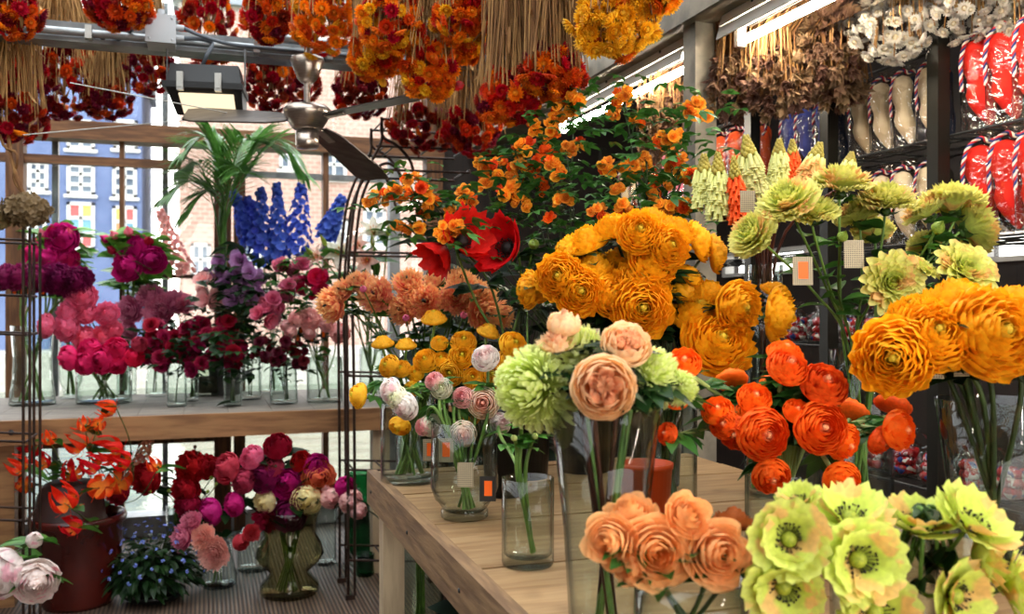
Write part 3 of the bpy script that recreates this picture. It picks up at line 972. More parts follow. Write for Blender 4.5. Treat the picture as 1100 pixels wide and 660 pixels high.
def spire(name, cat, label, v, top, bot, z, wpx, mat, stem='stem', n=90, fl=0.016, group=None, leaf=None, fill=1.0):
    """flower spike: florets all round a rod, buds at the tip"""
    v = VASES[v] if isinstance(v, str) else v
    T = P(top[0], top[1], z); Bm = P(bot[0], bot[1], z)
    w = wpx / FPX * z / 2
    ax = (T - Bm).normalized()
    pts = catmull([v['base'] + Vector((rng.uniform(-.5, .5) * v['rb'], rng.uniform(-.5, .5) * v['rb'], .02)), Vector((v['base'].x, v['base'].y, v['base'].z + v['rim'])).lerp(Bm, .1), Bm, T], 6)
    e = empty(name, pts[0], label, cat, group)
    mb = MB(); mb.tube(pts, np.linspace(.0035, .0012, len(pts)), 6); mb.build('stem', MATS[stem], e, True)
    fb = MB()
    s = quat_to(ax, 0)
    for i in range(n):
        t = (i + .5) / n
        a = i * 2.39996
        side = s @ Vector((math.cos(a), math.sin(a), 0))
        ww = w * (1 - .8 * t ** 1.4) * rng.uniform(.6, 1.05)
        c = Bm.lerp(T, t) + side * ww
        if t > .86:
            fb.blob(c, fl * .38 * (1.3 - t) / .3 + .002, 6, 4)
        else:
            floret(fb, c, (side + ax * .35).normalized(), fl * (1 - .35 * t) * rng.uniform(.8, 1.15), 5, rng.random())
    fb.build('flower_spike', MATS[mat], e, True)
    if leaf:
        ml = MB()
        for i in range(leaf[1]):
            a = rng.uniform(0, 6.28)
            b = Vector(pts[6]).lerp(Bm, rng.uniform(.2, 1.15))
            put_leaf(ml, b, (math.cos(a), math.sin(a), .3), leaf[2] * rng.uniform(.7, 1.2), leaf[2] * .3, 'lobed')
        ml.build('leaves', MATS[leaf[0]], e, True)
    return e


def torch(label, v, top, bot, z, wpx, mat, group=None, budt=.66):
    """torch lily: hanging tubes below, a cone of tight buds above"""
    v = VASES[v]
    T = P(top[0], top[1], z); Bm = P(bot[0], bot[1], z)
    w = wpx * .95 / FPX * z / 2
    ax = (T - Bm).normalized()
    pts = catmull([v['base'] + Vector((rng.uniform(-.8, .8) * v['rb'], rng.uniform(-.8, .8) * v['rb'], .02)), Vector((v['base'].x, v['base'].y, v['base'].z + v['rim'])).lerp(Bm, .15), Bm, T], 6)
    e = empty('torch_lily', pts[0], label, 'flower', group)
    mb = MB(); mb.tube(pts, np.linspace(.005, .003, len(pts)), 6); mb.build('stem', MATS['stem_brown'], e, True)
    fb = MB(); bb = MB(); s = quat_to(ax, 0)
    n = 110
    for i in range(n):
        t = (i + .5) / n
        a = i * 2.39996
        side = s @ Vector((math.cos(a), math.sin(a), 0))
        c = Bm.lerp(T, t)
        if t < budt:
            ww = w * (1 - .25 * t) * rng.uniform(.8, 1.1)
            p1 = c + side * ww * .75 + ax * w * .1; p2 = c + side * ww * 1.0 - ax * w * rng.uniform(.45, .85)
            fb.tube([c, p1, p2], [w * .10, w * .17, w * .20], 6, pk=rng.random())
            fb.tube([p2, p2 - ax * w * .12], [w * .2, w * .27], 6, cap=False, pk=1.0, ps=1.0)
        else:
            k = (t - budt) / (1 - budt)
            bb.blob(c + side * w * .5 * (1 - .75 * k), w * .22 * (1.15 - .5 * k), 6, 4, (1, 1, 1.2))
    fb.build('flower_spike', MATS[mat], e, True)
    o = bb.build('bud_tip', MATS['seed_tip'], e, True); o['label'] = 'olive brown tip of closed buds'
    return e


plain('seed_tip', '#8a7a2c', 0.6, col2='#a8983c', scale=40)


def bundle(label, px, py, rx, ry, z, pal, n, hpx, ztie=2.72, lean=(0, 0), name='dried_flower_bundle', cat='dried flowers', straw='straw', ns=110, gen='straw', hname='flower_head', up=0.75, group=None, spread=1.0, downer=0.0, leaves=50):
    """dried flowers tied head-down: stalks from the twine at the roof, heads on the lower outside"""
    global NVAR
    c = P(px, py, z)
    RX = rx / FPX * z; RY = ry / FPX * z; d = hpx / FPX * z
    tie = Vector((c.x + lean[0], c.y + lean[1], ztie))
    e = empty(name, (tie.x, tie.y, tie.z), label, cat, group)
    mb = MB()
    ends = []
    for i in range(n):
        a = i * 2.39996
        u = (i + .5) / n                      # 0 at the bottom
        zz = -1 + 2 * u ** .9
        rr = math.sqrt(max(0, 1 - zz * zz)) if zz < 0 else 1 - .45 * zz
        rr *= rng.uniform(.8, 1.05)
        if rng.random() < .12: rr *= .5
        p = c + Vector((RX * rr * math.cos(a), RX * rr * math.sin(a) * .8, RY * zz * rng.uniform(.9, 1.05)))
        p += Vector((rng.gauss(0, .10), rng.gauss(0, .10), rng.gauss(0, .12))) * RX * .6
        NVAR += 1
        m = rng.choices([q[0] for q in pal], [max(.01, q[1] * (1 + q[2] * zz)) for q in pal])[0]
        ax = (Vector((math.cos(a) * rr, math.sin(a) * rr, -.35 - .8 * max(0, -zz))) + Vector((rng.gauss(0, .4), rng.gauss(0, .4), rng.gauss(0, .35)))).normalized()
        inst(hname, bloom(gen, m, NVAR, 3), e, p, quat_to(ax), d * rng.uniform(.8, 1.25))
        ends.append(p)
    for i in range(ns):
        p = Vector(rng.choice(ends))
        p = p.lerp(c, rng.uniform(0, .25)) if i % 2 else Vector((c.x + RX * .95 * rng.uniform(-1, 1), c.y + RX * .9 * rng.uniform(-1, 1), c.z + RY * rng.uniform(-.2, .9)))
        s0 = tie + Vector((rng.gauss(0, .012), rng.gauss(0, .012), 0))
        m = s0.lerp(p, .5) + Vector((rng.gauss(0, .012), rng.gauss(0, .012), 0)) + Vector((p.x - tie.x, p.y - tie.y, 0)) * .12
        mb.tube(catmull([s0, m, p], 3), .0022, 3, cap=False)
    for i in range(leaves):
        p = tie.lerp(Vector(rng.choice(ends)), rng.uniform(.25, .85))
        p = p + Vector((rng.gauss(0, 1), rng.gauss(0, 1), 0)) * RX * .16
        put_leaf(mb, p, (rng.gauss(0, .5), rng.gauss(0, .5), -1), rng.uniform(.04, .09), .007, 'lance', rng.uniform(-.4, .4))
    for i in range(14):
        a = i * .45
        mb.tube([tie + Vector((.004 * math.cos(a), .004 * math.sin(a), 0)), tie + Vector((.03 * math.cos(a), .03 * math.sin(a), .09))], .002, 3, cap=False)
    mb.build('dried_stalks', MATS[straw], e, True)
    tw = MB()
    for k in range(3):
        tw.lathe([(.020, -.004), (.025, 0), (.020, .004)], 14, Matrix.Translation((tie.x, tie.y, tie.z + .008 * k - .008)))
    tw.tube([tie + Vector((.02, 0, 0)), tie + Vector((.01, 0, .05)), (tie.x, tie.y, max(ztie + .1, 2.86))], .002, 4)
    tw.build('twine', MATS['twine'], e, True)
    return e
# ------------------------------------------------------------------ the setting
def ray(px, py):
    return FV + RV * ((px - 550) / FPX) + UV * ((330 - py) / FPX)


def onY(px, py, Y):
    d = ray(px, py); return CAM + d * (Y / d.y)


def onX(px, py, X):
    d = ray(px, py); return CAM + d * (X / d.x)


def struct(mb, name, mat, smooth=False):
    o = mb.build(name, MATS[mat], None, smooth); o['kind'] = 'structure'; return o


def deckmat():
    m, nt, out = newmat('deck')
    tc = nd(nt, 'ShaderNodeTexCoord').outputs['Object']
    sx = nd(nt, 'ShaderNodeSeparateXYZ', {0: tc}).outputs['X']
    f = nd(nt, 'ShaderNodeMath', {0: nd(nt, 'ShaderNodeMath', {0: sx, 1: 2 * PI / 0.017}, operation='MULTIPLY').outputs[0]}, operation='SINE').outputs[0]
    g = nd(nt, 'ShaderNodeMath', {0: nd(nt, 'ShaderNodeMath', {0: sx, 1: 0.145}, operation='MODULO').outputs[0], 1: 0.006}, operation='GREATER_THAN').outputs[0]
    mp = nd(nt, 'ShaderNodeMapping', {'Vector': tc, 'Scale': (7, .6, 1)}).outputs[0]
    nz = nd(nt, 'ShaderNodeTexNoise', {'Vector': mp, 'Scale': 3.0, 'Detail': 4.0}).outputs['Fac']
    c = mixc(nt, ramp(nt, nz, .3, .7), C('#574336'), C('#76604e'))
    c = mixc(nt, ramp(nt, f, -.6, .4), C('#2c201a'), c)
    b = nd(nt, 'ShaderNodeBsdfPrincipled', {'Base Color': c, 'Roughness': .6})
    h = nd(nt, 'ShaderNodeMath', {0: f, 1: g}, operation='MULTIPLY').outputs[0]
    bn = nd(nt, 'ShaderNodeBump', {'Height': h, 'Strength': .6, 'Distance': .004})
    nt.links.new(bn.outputs[0], b.inputs['Normal']); nt.links.new(b.outputs[0], out.inputs[0])


def watermat():
    m, nt, out = newmat('water')
    tc = nd(nt, 'ShaderNodeTexCoord').outputs['Object']
    mp = nd(nt, 'ShaderNodeMapping', {'Vector': tc, 'Scale': (.8, 1.6, 1)}).outputs[0]
    nz = nd(nt, 'ShaderNodeTexNoise', {'Vector': mp, 'Scale': 1.5, 'Detail': 5.0}).outputs['Fac']
    b = nd(nt, 'ShaderNodeBsdfPrincipled', {'Base Color': mixc(nt, ramp(nt, nz, .35, .65), C('#566050'), C('#707a68')), 'Roughness': .12})
    bn = nd(nt, 'ShaderNodeBump', {'Height': nz, 'Strength': .5, 'Distance': .12})
    nt.links.new(bn.outputs[0], b.inputs['Normal']); nt.links.new(b.outputs[0], out.inputs[0])


def brickmat(name, a, b_, mortar):
    m, nt, out = newmat(name)
    tc = nd(nt, 'ShaderNodeTexCoord').outputs['Object']
    mp = nd(nt, 'ShaderNodeMapping', {'Vector': tc, 'Rotation': (PI / 2, 0, 0)}).outputs[0]
    br = nd(nt, 'ShaderNodeTexBrick', {'Vector': mp, 'Color1': C(a), 'Color2': C(b_), 'Mortar': C(mortar), 'Scale': 1.6, 'Mortar Size': .03})
    b = nd(nt, 'ShaderNodeBsdfPrincipled', {'Base Color': br.outputs['Color'], 'Roughness': .9})
    nt.links.new(b.outputs[0], out.inputs[0])


def boardmat(name, a, b_, w=0.14):
    m, nt, out = newmat(name)
    tc = nd(nt, 'ShaderNodeTexCoord').outputs['Object']
    sp = nd(nt, 'ShaderNodeSeparateXYZ', {0: tc})
    s = nd(nt, 'ShaderNodeMath', {0: sp.outputs['X'], 1: sp.outputs['Y']}, operation='ADD').outputs[0]
    fr = nd(nt, 'ShaderNodeMath', {0: nd(nt, 'ShaderNodeMath', {0: s, 1: 1 / w}, operation='MULTIPLY').outputs[0]}, operation='FRACT').outputs[0]
    mp = nd(nt, 'ShaderNodeMapping', {'Vector': tc, 'Scale': (9, 9, .8)}).outputs[0]
    nz = nd(nt, 'ShaderNodeTexNoise', {'Vector': mp, 'Scale': 3.0, 'Detail': 4.0}).outputs['Fac']
    c = mixc(nt, nz, C(a), C(b_))
    c = mixc(nt, ramp(nt, fr, 0.0, .05, 1, 0), c, C('#0c0806'))
    b = nd(nt, 'ShaderNodeBsdfPrincipled', {'Base Color': c, 'Roughness': .7})
    nt.links.new(b.outputs[0], out.inputs[0])


deckmat(); watermat()
brickmat('brick_pink', '#98766a', '#a48478', '#b09c90')
boardmat('board_dark', '#1c120d', '#2a1c14')
boardmat('board_left', '#2e2018', '#453024')
plain('facade_blue', '#56658a', .85, col2='#5f6e92', scale=1.2)
plain('facade_white', '#c4c4c2', .7)
plain('roof_tile', '#7a828e', .8)
plain('sash_glass', '#4c5868', .5, spec=.1, col2='#66727f', scale=.8)
for n_, c_ in (('curtain_red', '#c85a5a'), ('curtain_yellow', '#d8b060'), ('curtain_teal', '#6a98b0'), ('curtain_orange', '#d88a60')): plain(n_, c_, .8)
plain('quay_stone', '#a8a49c', .9, col2='#bab6ae')

WY = 5.4
XL, XR = -2.2, 3.0
mb = MB(); mb.box((XL - .1, -1.3, -.08), (XR + .1, 5.6, 0)); struct(mb, 'floor', 'deck')
mb = MB(); mb.box((XL - .1, -1.2, 0), (XL, 5.5, 2.95)); struct(mb, 'wall_left', 'board_left')
mb = MB(); mb.box((XL - .1, -1.3, 0), (-.35, -1.2, 3.0)); mb.box((-.35, -1.3, 2.45), (XR + .1, -1.2, 3.0)); struct(mb, 'front_light_block', 'board_left')  # unseen wall added behind the camera to cut front light, dimming the left
mb = MB(); mb.box((-30, -30, -.2), (30, -1.3, -.1)); struct(mb, 'street', 'quay_stone')
WX = onY(470, 300, WY).x
mb = MB(); mb.box((WX, WY - .03, 0), (XR + .1, WY + .08, 2.95)); struct(mb, 'wall_back', 'board_dark')
# right wall with two low windows
mb = MB()
wz0, wz1 = 1.45, 1.555
WIN = ((2.25, 2.92), (4.05, 4.85))
mb.box((XR, -1.2, 0), (XR + .1, WY - .03, wz0)); mb.box((XR, -1.2, wz1), (XR + .1, WY - .03, 2.95))
mb.box((XR, -1.2, wz0), (XR + .1, WIN[0][0], wz1)); mb.box((XR, WIN[0][1], wz0), (XR + .1, WIN[1][0], wz1)); mb.box((XR, WIN[1][1], wz0), (XR + .1, WY - .03, wz1))
struct(mb, 'wall_right', 'board_dark')
for i, (wy0, wy1) in enumerate(WIN):
    w3 = empty('window_%d' % (i + 3), (XR, (wy0 + wy1) / 2, wz0)); w3['kind'] = 'structure'
    mb = MB()
    for y in (wy0, (wy0 + wy1) / 2, wy1): mb.box((XR - .01, y - .02, wz0), (XR + .05, y + .02, wz1))
    mb.box((XR - .02, wy0, wz0 - .02), (XR + .05, wy1, wz0)); mb.box((XR - .01, wy0, wz1), (XR + .05, wy1, wz1 + .02))
    mb.build('window_frame', MATS['white_enamel'], w3)
    mb = MB(); mb.box((XR + .02, wy0, wz0), (XR + .026, wy1, wz1)); mb.build('pane', MATS['window_glass'], w3)

# glazed roof on the water side, boarded on the stall side
roof = empty('ceiling', (0, 2.5, 2.95)); roof['kind'] = 'structure'
mb = MB(); mb.box((XL, .2, 2.95), (1.45, 5.5, 2.956)); mb.build('glazing', MATS['window_glass'], roof)
mb = MB(); mb.box((1.45, -1.3, 2.95), (XR + .1, 5.5, 3.0)); mb.box((XL, -1.3, 2.95), (1.45, .2, 3.0)); mb.build('board_panel', MATS['wood_dark'], roof)
for i in range(7):
    x = XL + .05 + i * .6
    mb = MB(); mb.box((x - .02, .2, 2.88), (x + .02, 5.5, 2.95)); mb.build('rafter', MATS['white_enamel'], roof)
for k, y in enumerate((1.3, 1.9, 2.5, 3.1, 3.7, 4.3)):
    mb = MB(); mb.tube([(XL, y, 2.86), (XR, y, 2.86)], .012, 8); mb.build('hanging_rail', MATS['steel_dark'], roof)


def zY(px, py): return onY(px, py, WY).z
def xY(px): return onY(px, 300, WY).x


ZT1, ZT0 = zY(140, 136), zY(140, 155)
w1 = empty('window_1', (xY(140), WY, 0)); w1['kind'] = 'structure'
w2 = empty('window_2', (xY(340), WY, 0)); w2['kind'] = 'structure'


def post(win, a, b, z0, z1, mat, y0=WY - .05, y1=WY + .03, name='mullion'):
    m = MB(); m.box((xY(a), y0, z0), (xY(b), y1, z1)); m.build(name, MATS[mat], win)


TOPZ = 2.95
post(w1, 9, 28, 0, ZT0, 'wood_post', WY - .08)
post(w1, 230, 248, 0, ZT0, 'wood_post', WY - .08); post(w2, 251, 263, 0, ZT0, 'wood_post', WY - .08)
post(w1, 129, 134, .12, ZT0, 'wood_post'); post(w1, 54, 61, 0, TOPZ, 'steel_grey', WY + .05, WY + .1); post(w1, 174, 180, 0, TOPZ, 'steel_grey', WY + .05, WY + .1)
post(w1, -170, -150, 0, ZT0, 'wood_post', WY - .08)
post(w2, 346, 352, .12, ZT0, 'wood_post'); post(w2, 417, 428, 0, ZT0, 'steel_grey')
post(w2, 455, 472, 0, TOPZ, 'wood_post', WY - .08)
m = MB(); m.box((XL, WY - .09, ZT0), (xY(248), WY + .05, ZT1)); m.build('header_beam', MATS['wood_frame'], w1)
m = MB(); m.box((xY(251), WY - .09, ZT0), (WX + .02, WY + .05, ZT1)); m.build('header_beam', MATS['wood_frame'], w2)
m = MB(); m.box((XL, WY - .06, zY(140, 181)), (xY(195), WY - .02, zY(140, 172))); m.build('rail', MATS['wood_frame'], w1)
m = MB(); m.box((xY(160), WY - .02, zY(190, 299)), (xY(240), WY + .02, zY(190, 295))); m.build('rail', MATS['iron'], w1)
m = MB(); m.box((xY(263), WY - .02, zY(330, 193)), (xY(417), WY + .02, zY(330, 187))); m.build('rail', MATS['steel_grey'], w2)
m = MB(); m.box((XL, WY - .05, .5), (xY(230), WY + .02, .56)); m.build('rail', MATS['wood_post'], w1)
m = MB(); m.box((XL, WY - .06, 0), (xY(250), WY + .1, .11)); m.build('sill', MATS['galvanised'], w1)
m = MB(); m.box((xY(250), WY - .06, 0), (WX, WY + .1, .11)); m.build('sill', MATS['galvanised'], w2)
m = MB(); m.box((XL, WY + .034, .11), (xY(249), WY + .040, TOPZ)); m.build('pane', MATS['window_glass'], w1)
m = MB(); m.box((xY(250), WY + .034, .11), (WX, WY + .040, TOPZ)); m.build('pane', MATS['window_glass'], w2)

# ------------------------------------------------------------------ outside: canal, quay, houses
FY = 32.0
mb = MB(); mb.box((-60, 5.7, -1.3), (90, FY - 2.5, -1.2)); o = struct(mb, 'canal_water', 'water')
mb = MB(); mb.box((-60, FY - 2.5, -1.4), (90, FY + 10, -.1)); struct(mb, 'quay', 'quay_stone')


def house(label, pa, pb, pytop, wallmat, wins, gable=None):
    a = onY(pa, 300, FY).x; b = onY(pb, 300, FY).x
    zt = onY((pa + pb) / 2, pytop, FY).z
    e = empty('canal_house', ((a + b) / 2, FY + 3, -.1), label, 'house')
    m = MB(); m.box((a, FY, -.1), (b, FY + 6, zt)); m.build('wall', MATS[wallmat], e)
    m = MB(); m.add([(a - .2, FY - .3, zt), (b + .2, FY - .3, zt), (b + .2, FY + 6, zt), (a - .2, FY + 6, zt), (a - .2, FY + 3, zt + 2.6), (b + .2, FY + 3, zt + 2.6)], [(0, 1, 5, 4), (2, 3, 4, 5)])
    m.add([(a - .2, FY - .3, zt), (a - .2, FY + 3, zt + 2.6), (a - .2, FY + 6, zt), (b + .2, FY - .3, zt), (b + .2, FY + 6, zt), (b + .2, FY + 3, zt + 2.6)], [(0, 1, 2), (3, 4, 5)])
    m.build('roof', MATS['roof_tile'], e)
    for (x0, y0, x1, y1, nx, ny, cur) in wins:
        A = onY(x0, y1, FY); B = onY(x1, y0, FY)
        w = B.x - A.x; h = B.z - A.z
        m = MB(); t = .10
        m.box((A.x, FY - .08, A.z), (A.x + t, FY + .02, B.z)); m.box((B.x - t, FY - .08, A.z), (B.x, FY + .02, B.z))
        m.box((A.x, FY - .08, A.z), (B.x, FY + .02, A.z + t)); m.box((A.x, FY - .08, B.z - t), (B.x, FY + .02, B.z))
        for i in range(1, nx): m.box((A.x + w * i / nx - .05, FY - .07, A.z), (A.x + w * i / nx + .05, FY + .01, B.z))
        for j in range(1, ny): m.box((A.x, FY - .07, A.z + h * j / ny - .05), (B.x, FY + .01, A.z + h * j / ny + .05))
        m.box((A.x - .08, FY - .14, A.z - .1), (B.x + .08, FY, A.z))
        f = m.build('window', MATS['facade_white'], e)
        if cur:
            for i in range(nx):
                for j in range(ny):
                    m = MB(); m.box((A.x + w * i / nx + .04, FY - .03, A.z + h * j / ny + .04), (A.x + w * (i + 1) / nx - .04, FY - .015, A.z + h * (j + 1) / ny - .04))
                    m.build('pane', MATS[cur[(i * ny + j) % len(cur)]], f)
        else:
            m = MB(); m.box((A.x + .05, FY - .03, A.z + .05), (B.x - .05, FY - .015, B.z - .05)); m.build('pane', MATS['sash_glass'], f)
    return e


house('blue-grey house across the water with white sash windows', -190, 152, 62, 'facade_blue',
      [(72, 130, 102, 160, 2, 2, None), (122, 130, 148, 160, 2, 2, None), (30, 174, 52, 205, 2, 3, None), (72, 177, 102, 209, 2, 3, None), (121, 180, 147, 212, 2, 3, None),
       (72, 218, 102, 268, 2, 3, ['curtain_red', 'curtain_teal', 'curtain_red', 'curtain_red', 'curtain_teal', 'curtain_yellow']), (121, 222, 147, 272, 2, 3, ['curtain_teal', 'curtain_orange', 'curtain_yellow', 'sash_glass', 'curtain_teal', 'curtain_red']),
       (28, 216, 50, 266, 2, 3, ['sash_glass'])])
house('pinkish brick house across the water behind the blue delphiniums', 192, 560, 20, 'brick_pink',
      [(345, 162, 372, 192, 2, 2, None), (352, 235, 374, 275, 2, 3, None), (258, 262, 282, 300, 2, 3, None), (300, 150, 322, 182, 2, 2, None), (390, 225, 414, 265, 2, 3, None), (205, 262, 226, 296, 2, 2, None)])

# ------------------------------------------------------------------ world and lights
wd = bpy.data.worlds.new('overcast_sky'); SC.world = wd; wd.use_nodes = True
nt = wd.node_tree; nt.nodes.clear()
out = nt.nodes.new('ShaderNodeOutputWorld')
tcw = nd(nt, 'ShaderNodeTexCoord').outputs['Generated']
sz = nd(nt, 'ShaderNodeSeparateXYZ', {0: tcw}).outputs['Z']
colw = mixc(nt, ramp(nt, sz, -.1, .7), C('#fff6ec'), C('#f2f2f4'))
bg = nd(nt, 'ShaderNodeBackground', {'Color': colw, 'Strength': WORLD})
nt.links.new(bg.outputs[0], out.inputs[0])

# ------------------------------------------------------------------ steel beam, conduit, floodlight, fan
BY = 3.6
zb1 = onY(150, 30, BY).z; zb0 = onY(150, 53, BY).z
xb = onY(272, 60, BY).x
mb = MB(); mb.box((XL, BY, zb0 + .015), (1.55, BY + .07, zb1)); mb.box((XL, BY - .03, zb0), (1.55, BY + .07, zb0 + .015))
struct(mb, 'trim_1', 'steel_grey')
t = empty('conduit_pipe', (0, BY - .03, zb0)); tag(t, 'grey conduit pipe clipped along the steel roof beam', 'pipe')
mb = MB(); mb.tube([(XL, BY - .045, zb0 + .03), (1.55, BY - .045, zb0 + .03)], .014, 10); mb.build('pipe', MATS['galvanised'], t, True)
for px in (97, 275, 352, 468):
    x = onY(px, 50, BY).x
    mb = MB(); mb.box((x - .011, BY - .066, zb0 + .008), (x + .011, BY, zb0 + .055)); mb.build('clip', MATS['pale_metal'], t)
mb = MB(); mb.tube([(xb, BY - .05, zb1 - .005), (1.55, BY - .05, zb1 - .015)], .017, 10)
tag(mb.build('upper_pipe', MATS['galvanised'], None, True), 'thicker grey pipe along the top of the roof beam behind the fan', 'pipe')

jc = onY(173, 33, BY - .1)
e = empty('junction_box', jc, 'small grey electrical junction box fixed to the steel roof beam', 'junction box')
s_ = .048
mb = MB(); mb.box((jc.x - s_, jc.y - .03, jc.z - s_), (jc.x + s_, BY, jc.z + s_)); mb.build('box', MATS['grey_plastic'], e)
mb = MB(); mb.box((jc.x - s_ - .003, jc.y - .036, jc.z - s_ - .003), (jc.x + s_ + .003, jc.y - .03, jc.z + s_ + .003))
for sx in (-1, 1):
    for sy in (-1, 1): mb.blob((jc.x + sx * .038, jc.y - .037, jc.z + sy * .038), .005, 8, 4, (1, .6, 1))
mb.build('lid', MATS['grey_plastic'], e)
for dx, dz in ((-1, .01), (1, .015), (1, -.022)):
    mb = MB(); mb.tube([(jc.x + dx * s_, jc.y - .005, jc.z + dz), (jc.x + dx * (s_ + .03), jc.y - .005, jc.z + dz)], .011, 8); mb.build('cable_gland', MATS['grey_plastic'], e, True)
mb = MB(); mb.tube([(jc.x, jc.y + .01, jc.z + s_), (jc.x, jc.y + .01, jc.z + s_ + .03)], .012, 8); mb.build('cable_gland', MATS['grey_plastic'], e, True)

fl = P(221, 95, 3.35)
q = fl
e = empty('floodlight', fl, 'black rectangular floodlight hanging under the steel roof beam', 'lamp')
RM = Matrix.Translation(fl) @ Matrix.Rotation(math.radians(-8), 4, 'Z')
W2, H2 = .135, .085
def fbox(mb, lo, hi): mb.box(lo, hi, RM)
mb = MB()
# wedge body: deep at the top, lamp window raked at the bottom front
V = [(-W2 * .86, -.05, .075), (W2 * .9, -.05, .075), (W2 * .9, .09, .075), (-W2 * .86, .09, .075),
     (-W2 * .95, -.075, -.01), (W2, -.075, -.01), (W2, .11, -.01), (-W2 * .95, .11, -.01),
     (-W2 * .72, -.02, -.105), (W2, -.02, -.105), (W2, .10, -.08), (-W2 * .72, .10, -.08)]
V = [tuple(RM @ Vector(v)) for v in V]
mb.add(V, [(0, 1, 2, 3)[::-1] and (0, 3, 2, 1)[::-1], (0, 4, 5, 1), (1, 5, 6, 2), (2, 6, 7, 3), (3, 7, 4, 0), (4, 8, 9, 5), (5, 9, 10, 6), (6, 10, 11, 7), (7, 11, 8, 4), (8, 11, 10, 9)])
fbox(mb, (-W2 * 1.02, -.085, -.018), (W2 * 1.04, .115, .004))
mb.build('housing', MATS['black_plastic'], e)
mb = MB()
a = [Vector((-W2 * .62, -.066, -.035)), Vector((W2 * .78, -.066, -.035)), Vector((W2 * .82, -.027, -.098)), Vector((-W2 * .52, -.027, -.098))]
off = Vector((0, -.006, -.004))
V = [tuple(RM @ (v + off)) for v in a] + [tuple(RM @ (v + Vector((0, .01, .006)))) for v in a]
mb.add(V, [(0, 3, 2, 1), (0, 1, 5, 4), (1, 2, 6, 5), (2, 3, 7, 6), (3, 0, 4, 7)])
emit('flood_lens', '#ffe9c0', 1.2)
mb.build('lens', MATS['flood_lens'], e)
for x in (-.075, .055):
    mb = MB(); fbox(mb, (x - .011, -.098, -.03), (x + .011, -.076, .035)); fbox(mb, (x - .006, -.104, -.02), (x + .006, -.098, .03)); mb.build('clip', MATS['pale_metal'], e)
for x in (-W2 * 1.0, W2 * 1.03):
    p = RM @ Vector((x, .0, -.01)); mb = MB(); mb.tube([p, (p.x, p.y, zb0 + .01)], .0035, 6); mb.build('hanger_rod', MATS['steel_grey'], e, True)
p0 = Vector((jc.x + s_ + .03, jc.y - .005, jc.z - .022))
mb = MB(); mb.tube(catmull([p0, p0 + Vector((.06, -.01, .0)), P(228, 47, 3.33), P(222, 60, 3.3), RM @ Vector((-.01, -.02, .075))], 6), .008, 8); mb.build('cable', MATS['cable'], e, True)
mb = MB(); mb.tube(catmull([(jc.x - s_ - .03, jc.y - .005, jc.z + .01), P(140, 33, 3.28), P(128, 42, 3.3), P(112, 48, 3.33), (onY(112, 48, BY).x, BY - .045, zb0 + .03)], 6), .008, 8)
tag(mb.build('cable_tail', MATS['cable'], None, True), 'grey cable looping from the junction box to the conduit', 'cable')
mb = MB(); mb.tube(catmull([(jc.x + s_ + .03, jc.y - .005, jc.z + .015), P(215, 38, 3.28), P(245, 47, 3.3), P(285, 52, 3.32)] , 6) + [(1.2, BY - .06, zb1 - .05)], .007, 8)
tag(mb.build('power_cable', MATS['cable'], None, True), 'long grey cable running from the junction box along the beam', 'cable')

# ceiling fan
fz = 3.2
fc = P(330, 120, fz)
e = empty('ceiling_fan', fc, 'brushed metal ceiling fan with dark blades hanging from the roof beam', 'ceiling fan')
k = fz / FPX
def fp(px, py): return Vector((fc.x, fc.y, P(330, py, fz).z))
mb = MB(); mb.lathe([(.001, .0), (.055, .0), (.060, -.01), (.034, -.075), (.022, -.088), (.001, -.088)], 28, Matrix.Translation(fp(0, 62))); mb.build('canopy_cup', MATS['brushed'], e, True)
mb = MB(); mb.tube([fp(0, 60) + Vector((0, 0, .12)), fp(0, 116)], .011, 10); mb.build('down_rod', MATS['brushed'], e, True)
mb = MB(); mb.lathe([(.001, .015), (.070, .012), (.082, 0), (.080, -.02), (.055, -.062), (.045, -.07), (.001, -.07)], 32, Matrix.Translation(fp(0, 118))); mb.build('motor_housing', MATS['brushed'], e, True)
mb = MB(); mb.lathe([(.001, .03), (.040, .03), (.041, -.02), (.036, -.03), (.001, -.033)], 28, Matrix.Translation(fp(0, 150))); mb.build('switch_cap', MATS['brushed'], e, True)
hub = fp(0, 128)
for bd, tw_ in (((.42, .06, -.10), .10), ((.20, -.17, .33), -.15), ((-.46, .03, .06), -.55)):
    d = RV * bd[0] + UV * bd[1] + FV * bd[2]
    L = d.length; d.normalize()
    y = UV.cross(d).normalized(); z = d.cross(y)
    y = (y * math.cos(tw_) + z * math.sin(tw_)); z = d.cross(y)
    mb = MB()
    s0, s1 = .07, L
    pr = [(s0, .028), (s0 + .06, .052), (s1 - .06, .066), (s1, .050)]
    V = []
    for zt in (-.003, .003):
        for s, w in pr:
            for sg in (-1, 1):
                sh = .022 if (s == s1 and sg > 0) else 0
                V.append(tuple(hub + d * (s - sh) + y * (w * sg) + z * zt))
    F = []
    for i in range(3):
        F.append((2 * i, 2 * i + 1, 2 * i + 3, 2 * i + 2)); F.append((8 + 2 * i, 8 + 2 * i + 2, 8 + 2 * i + 3, 8 + 2 * i + 1))
        F.append((2 * i, 2 * i + 2, 8 + 2 * i + 2, 8 + 2 * i)); F.append((2 * i + 1, 8 + 2 * i + 1, 8 + 2 * i + 3, 2 * i + 3))
    F += [(0, 8, 9, 1), (6, 7, 15, 14)]
    mb.add(V, F)
    b = mb.build('blade', MATS['blade'], e)
    mb = MB(); mb.bar(hub + d * .03 - z * .006, hub + d * .14 - z * .006, .03, .006); mb.build('blade_bracket', MATS['brushed'], e)
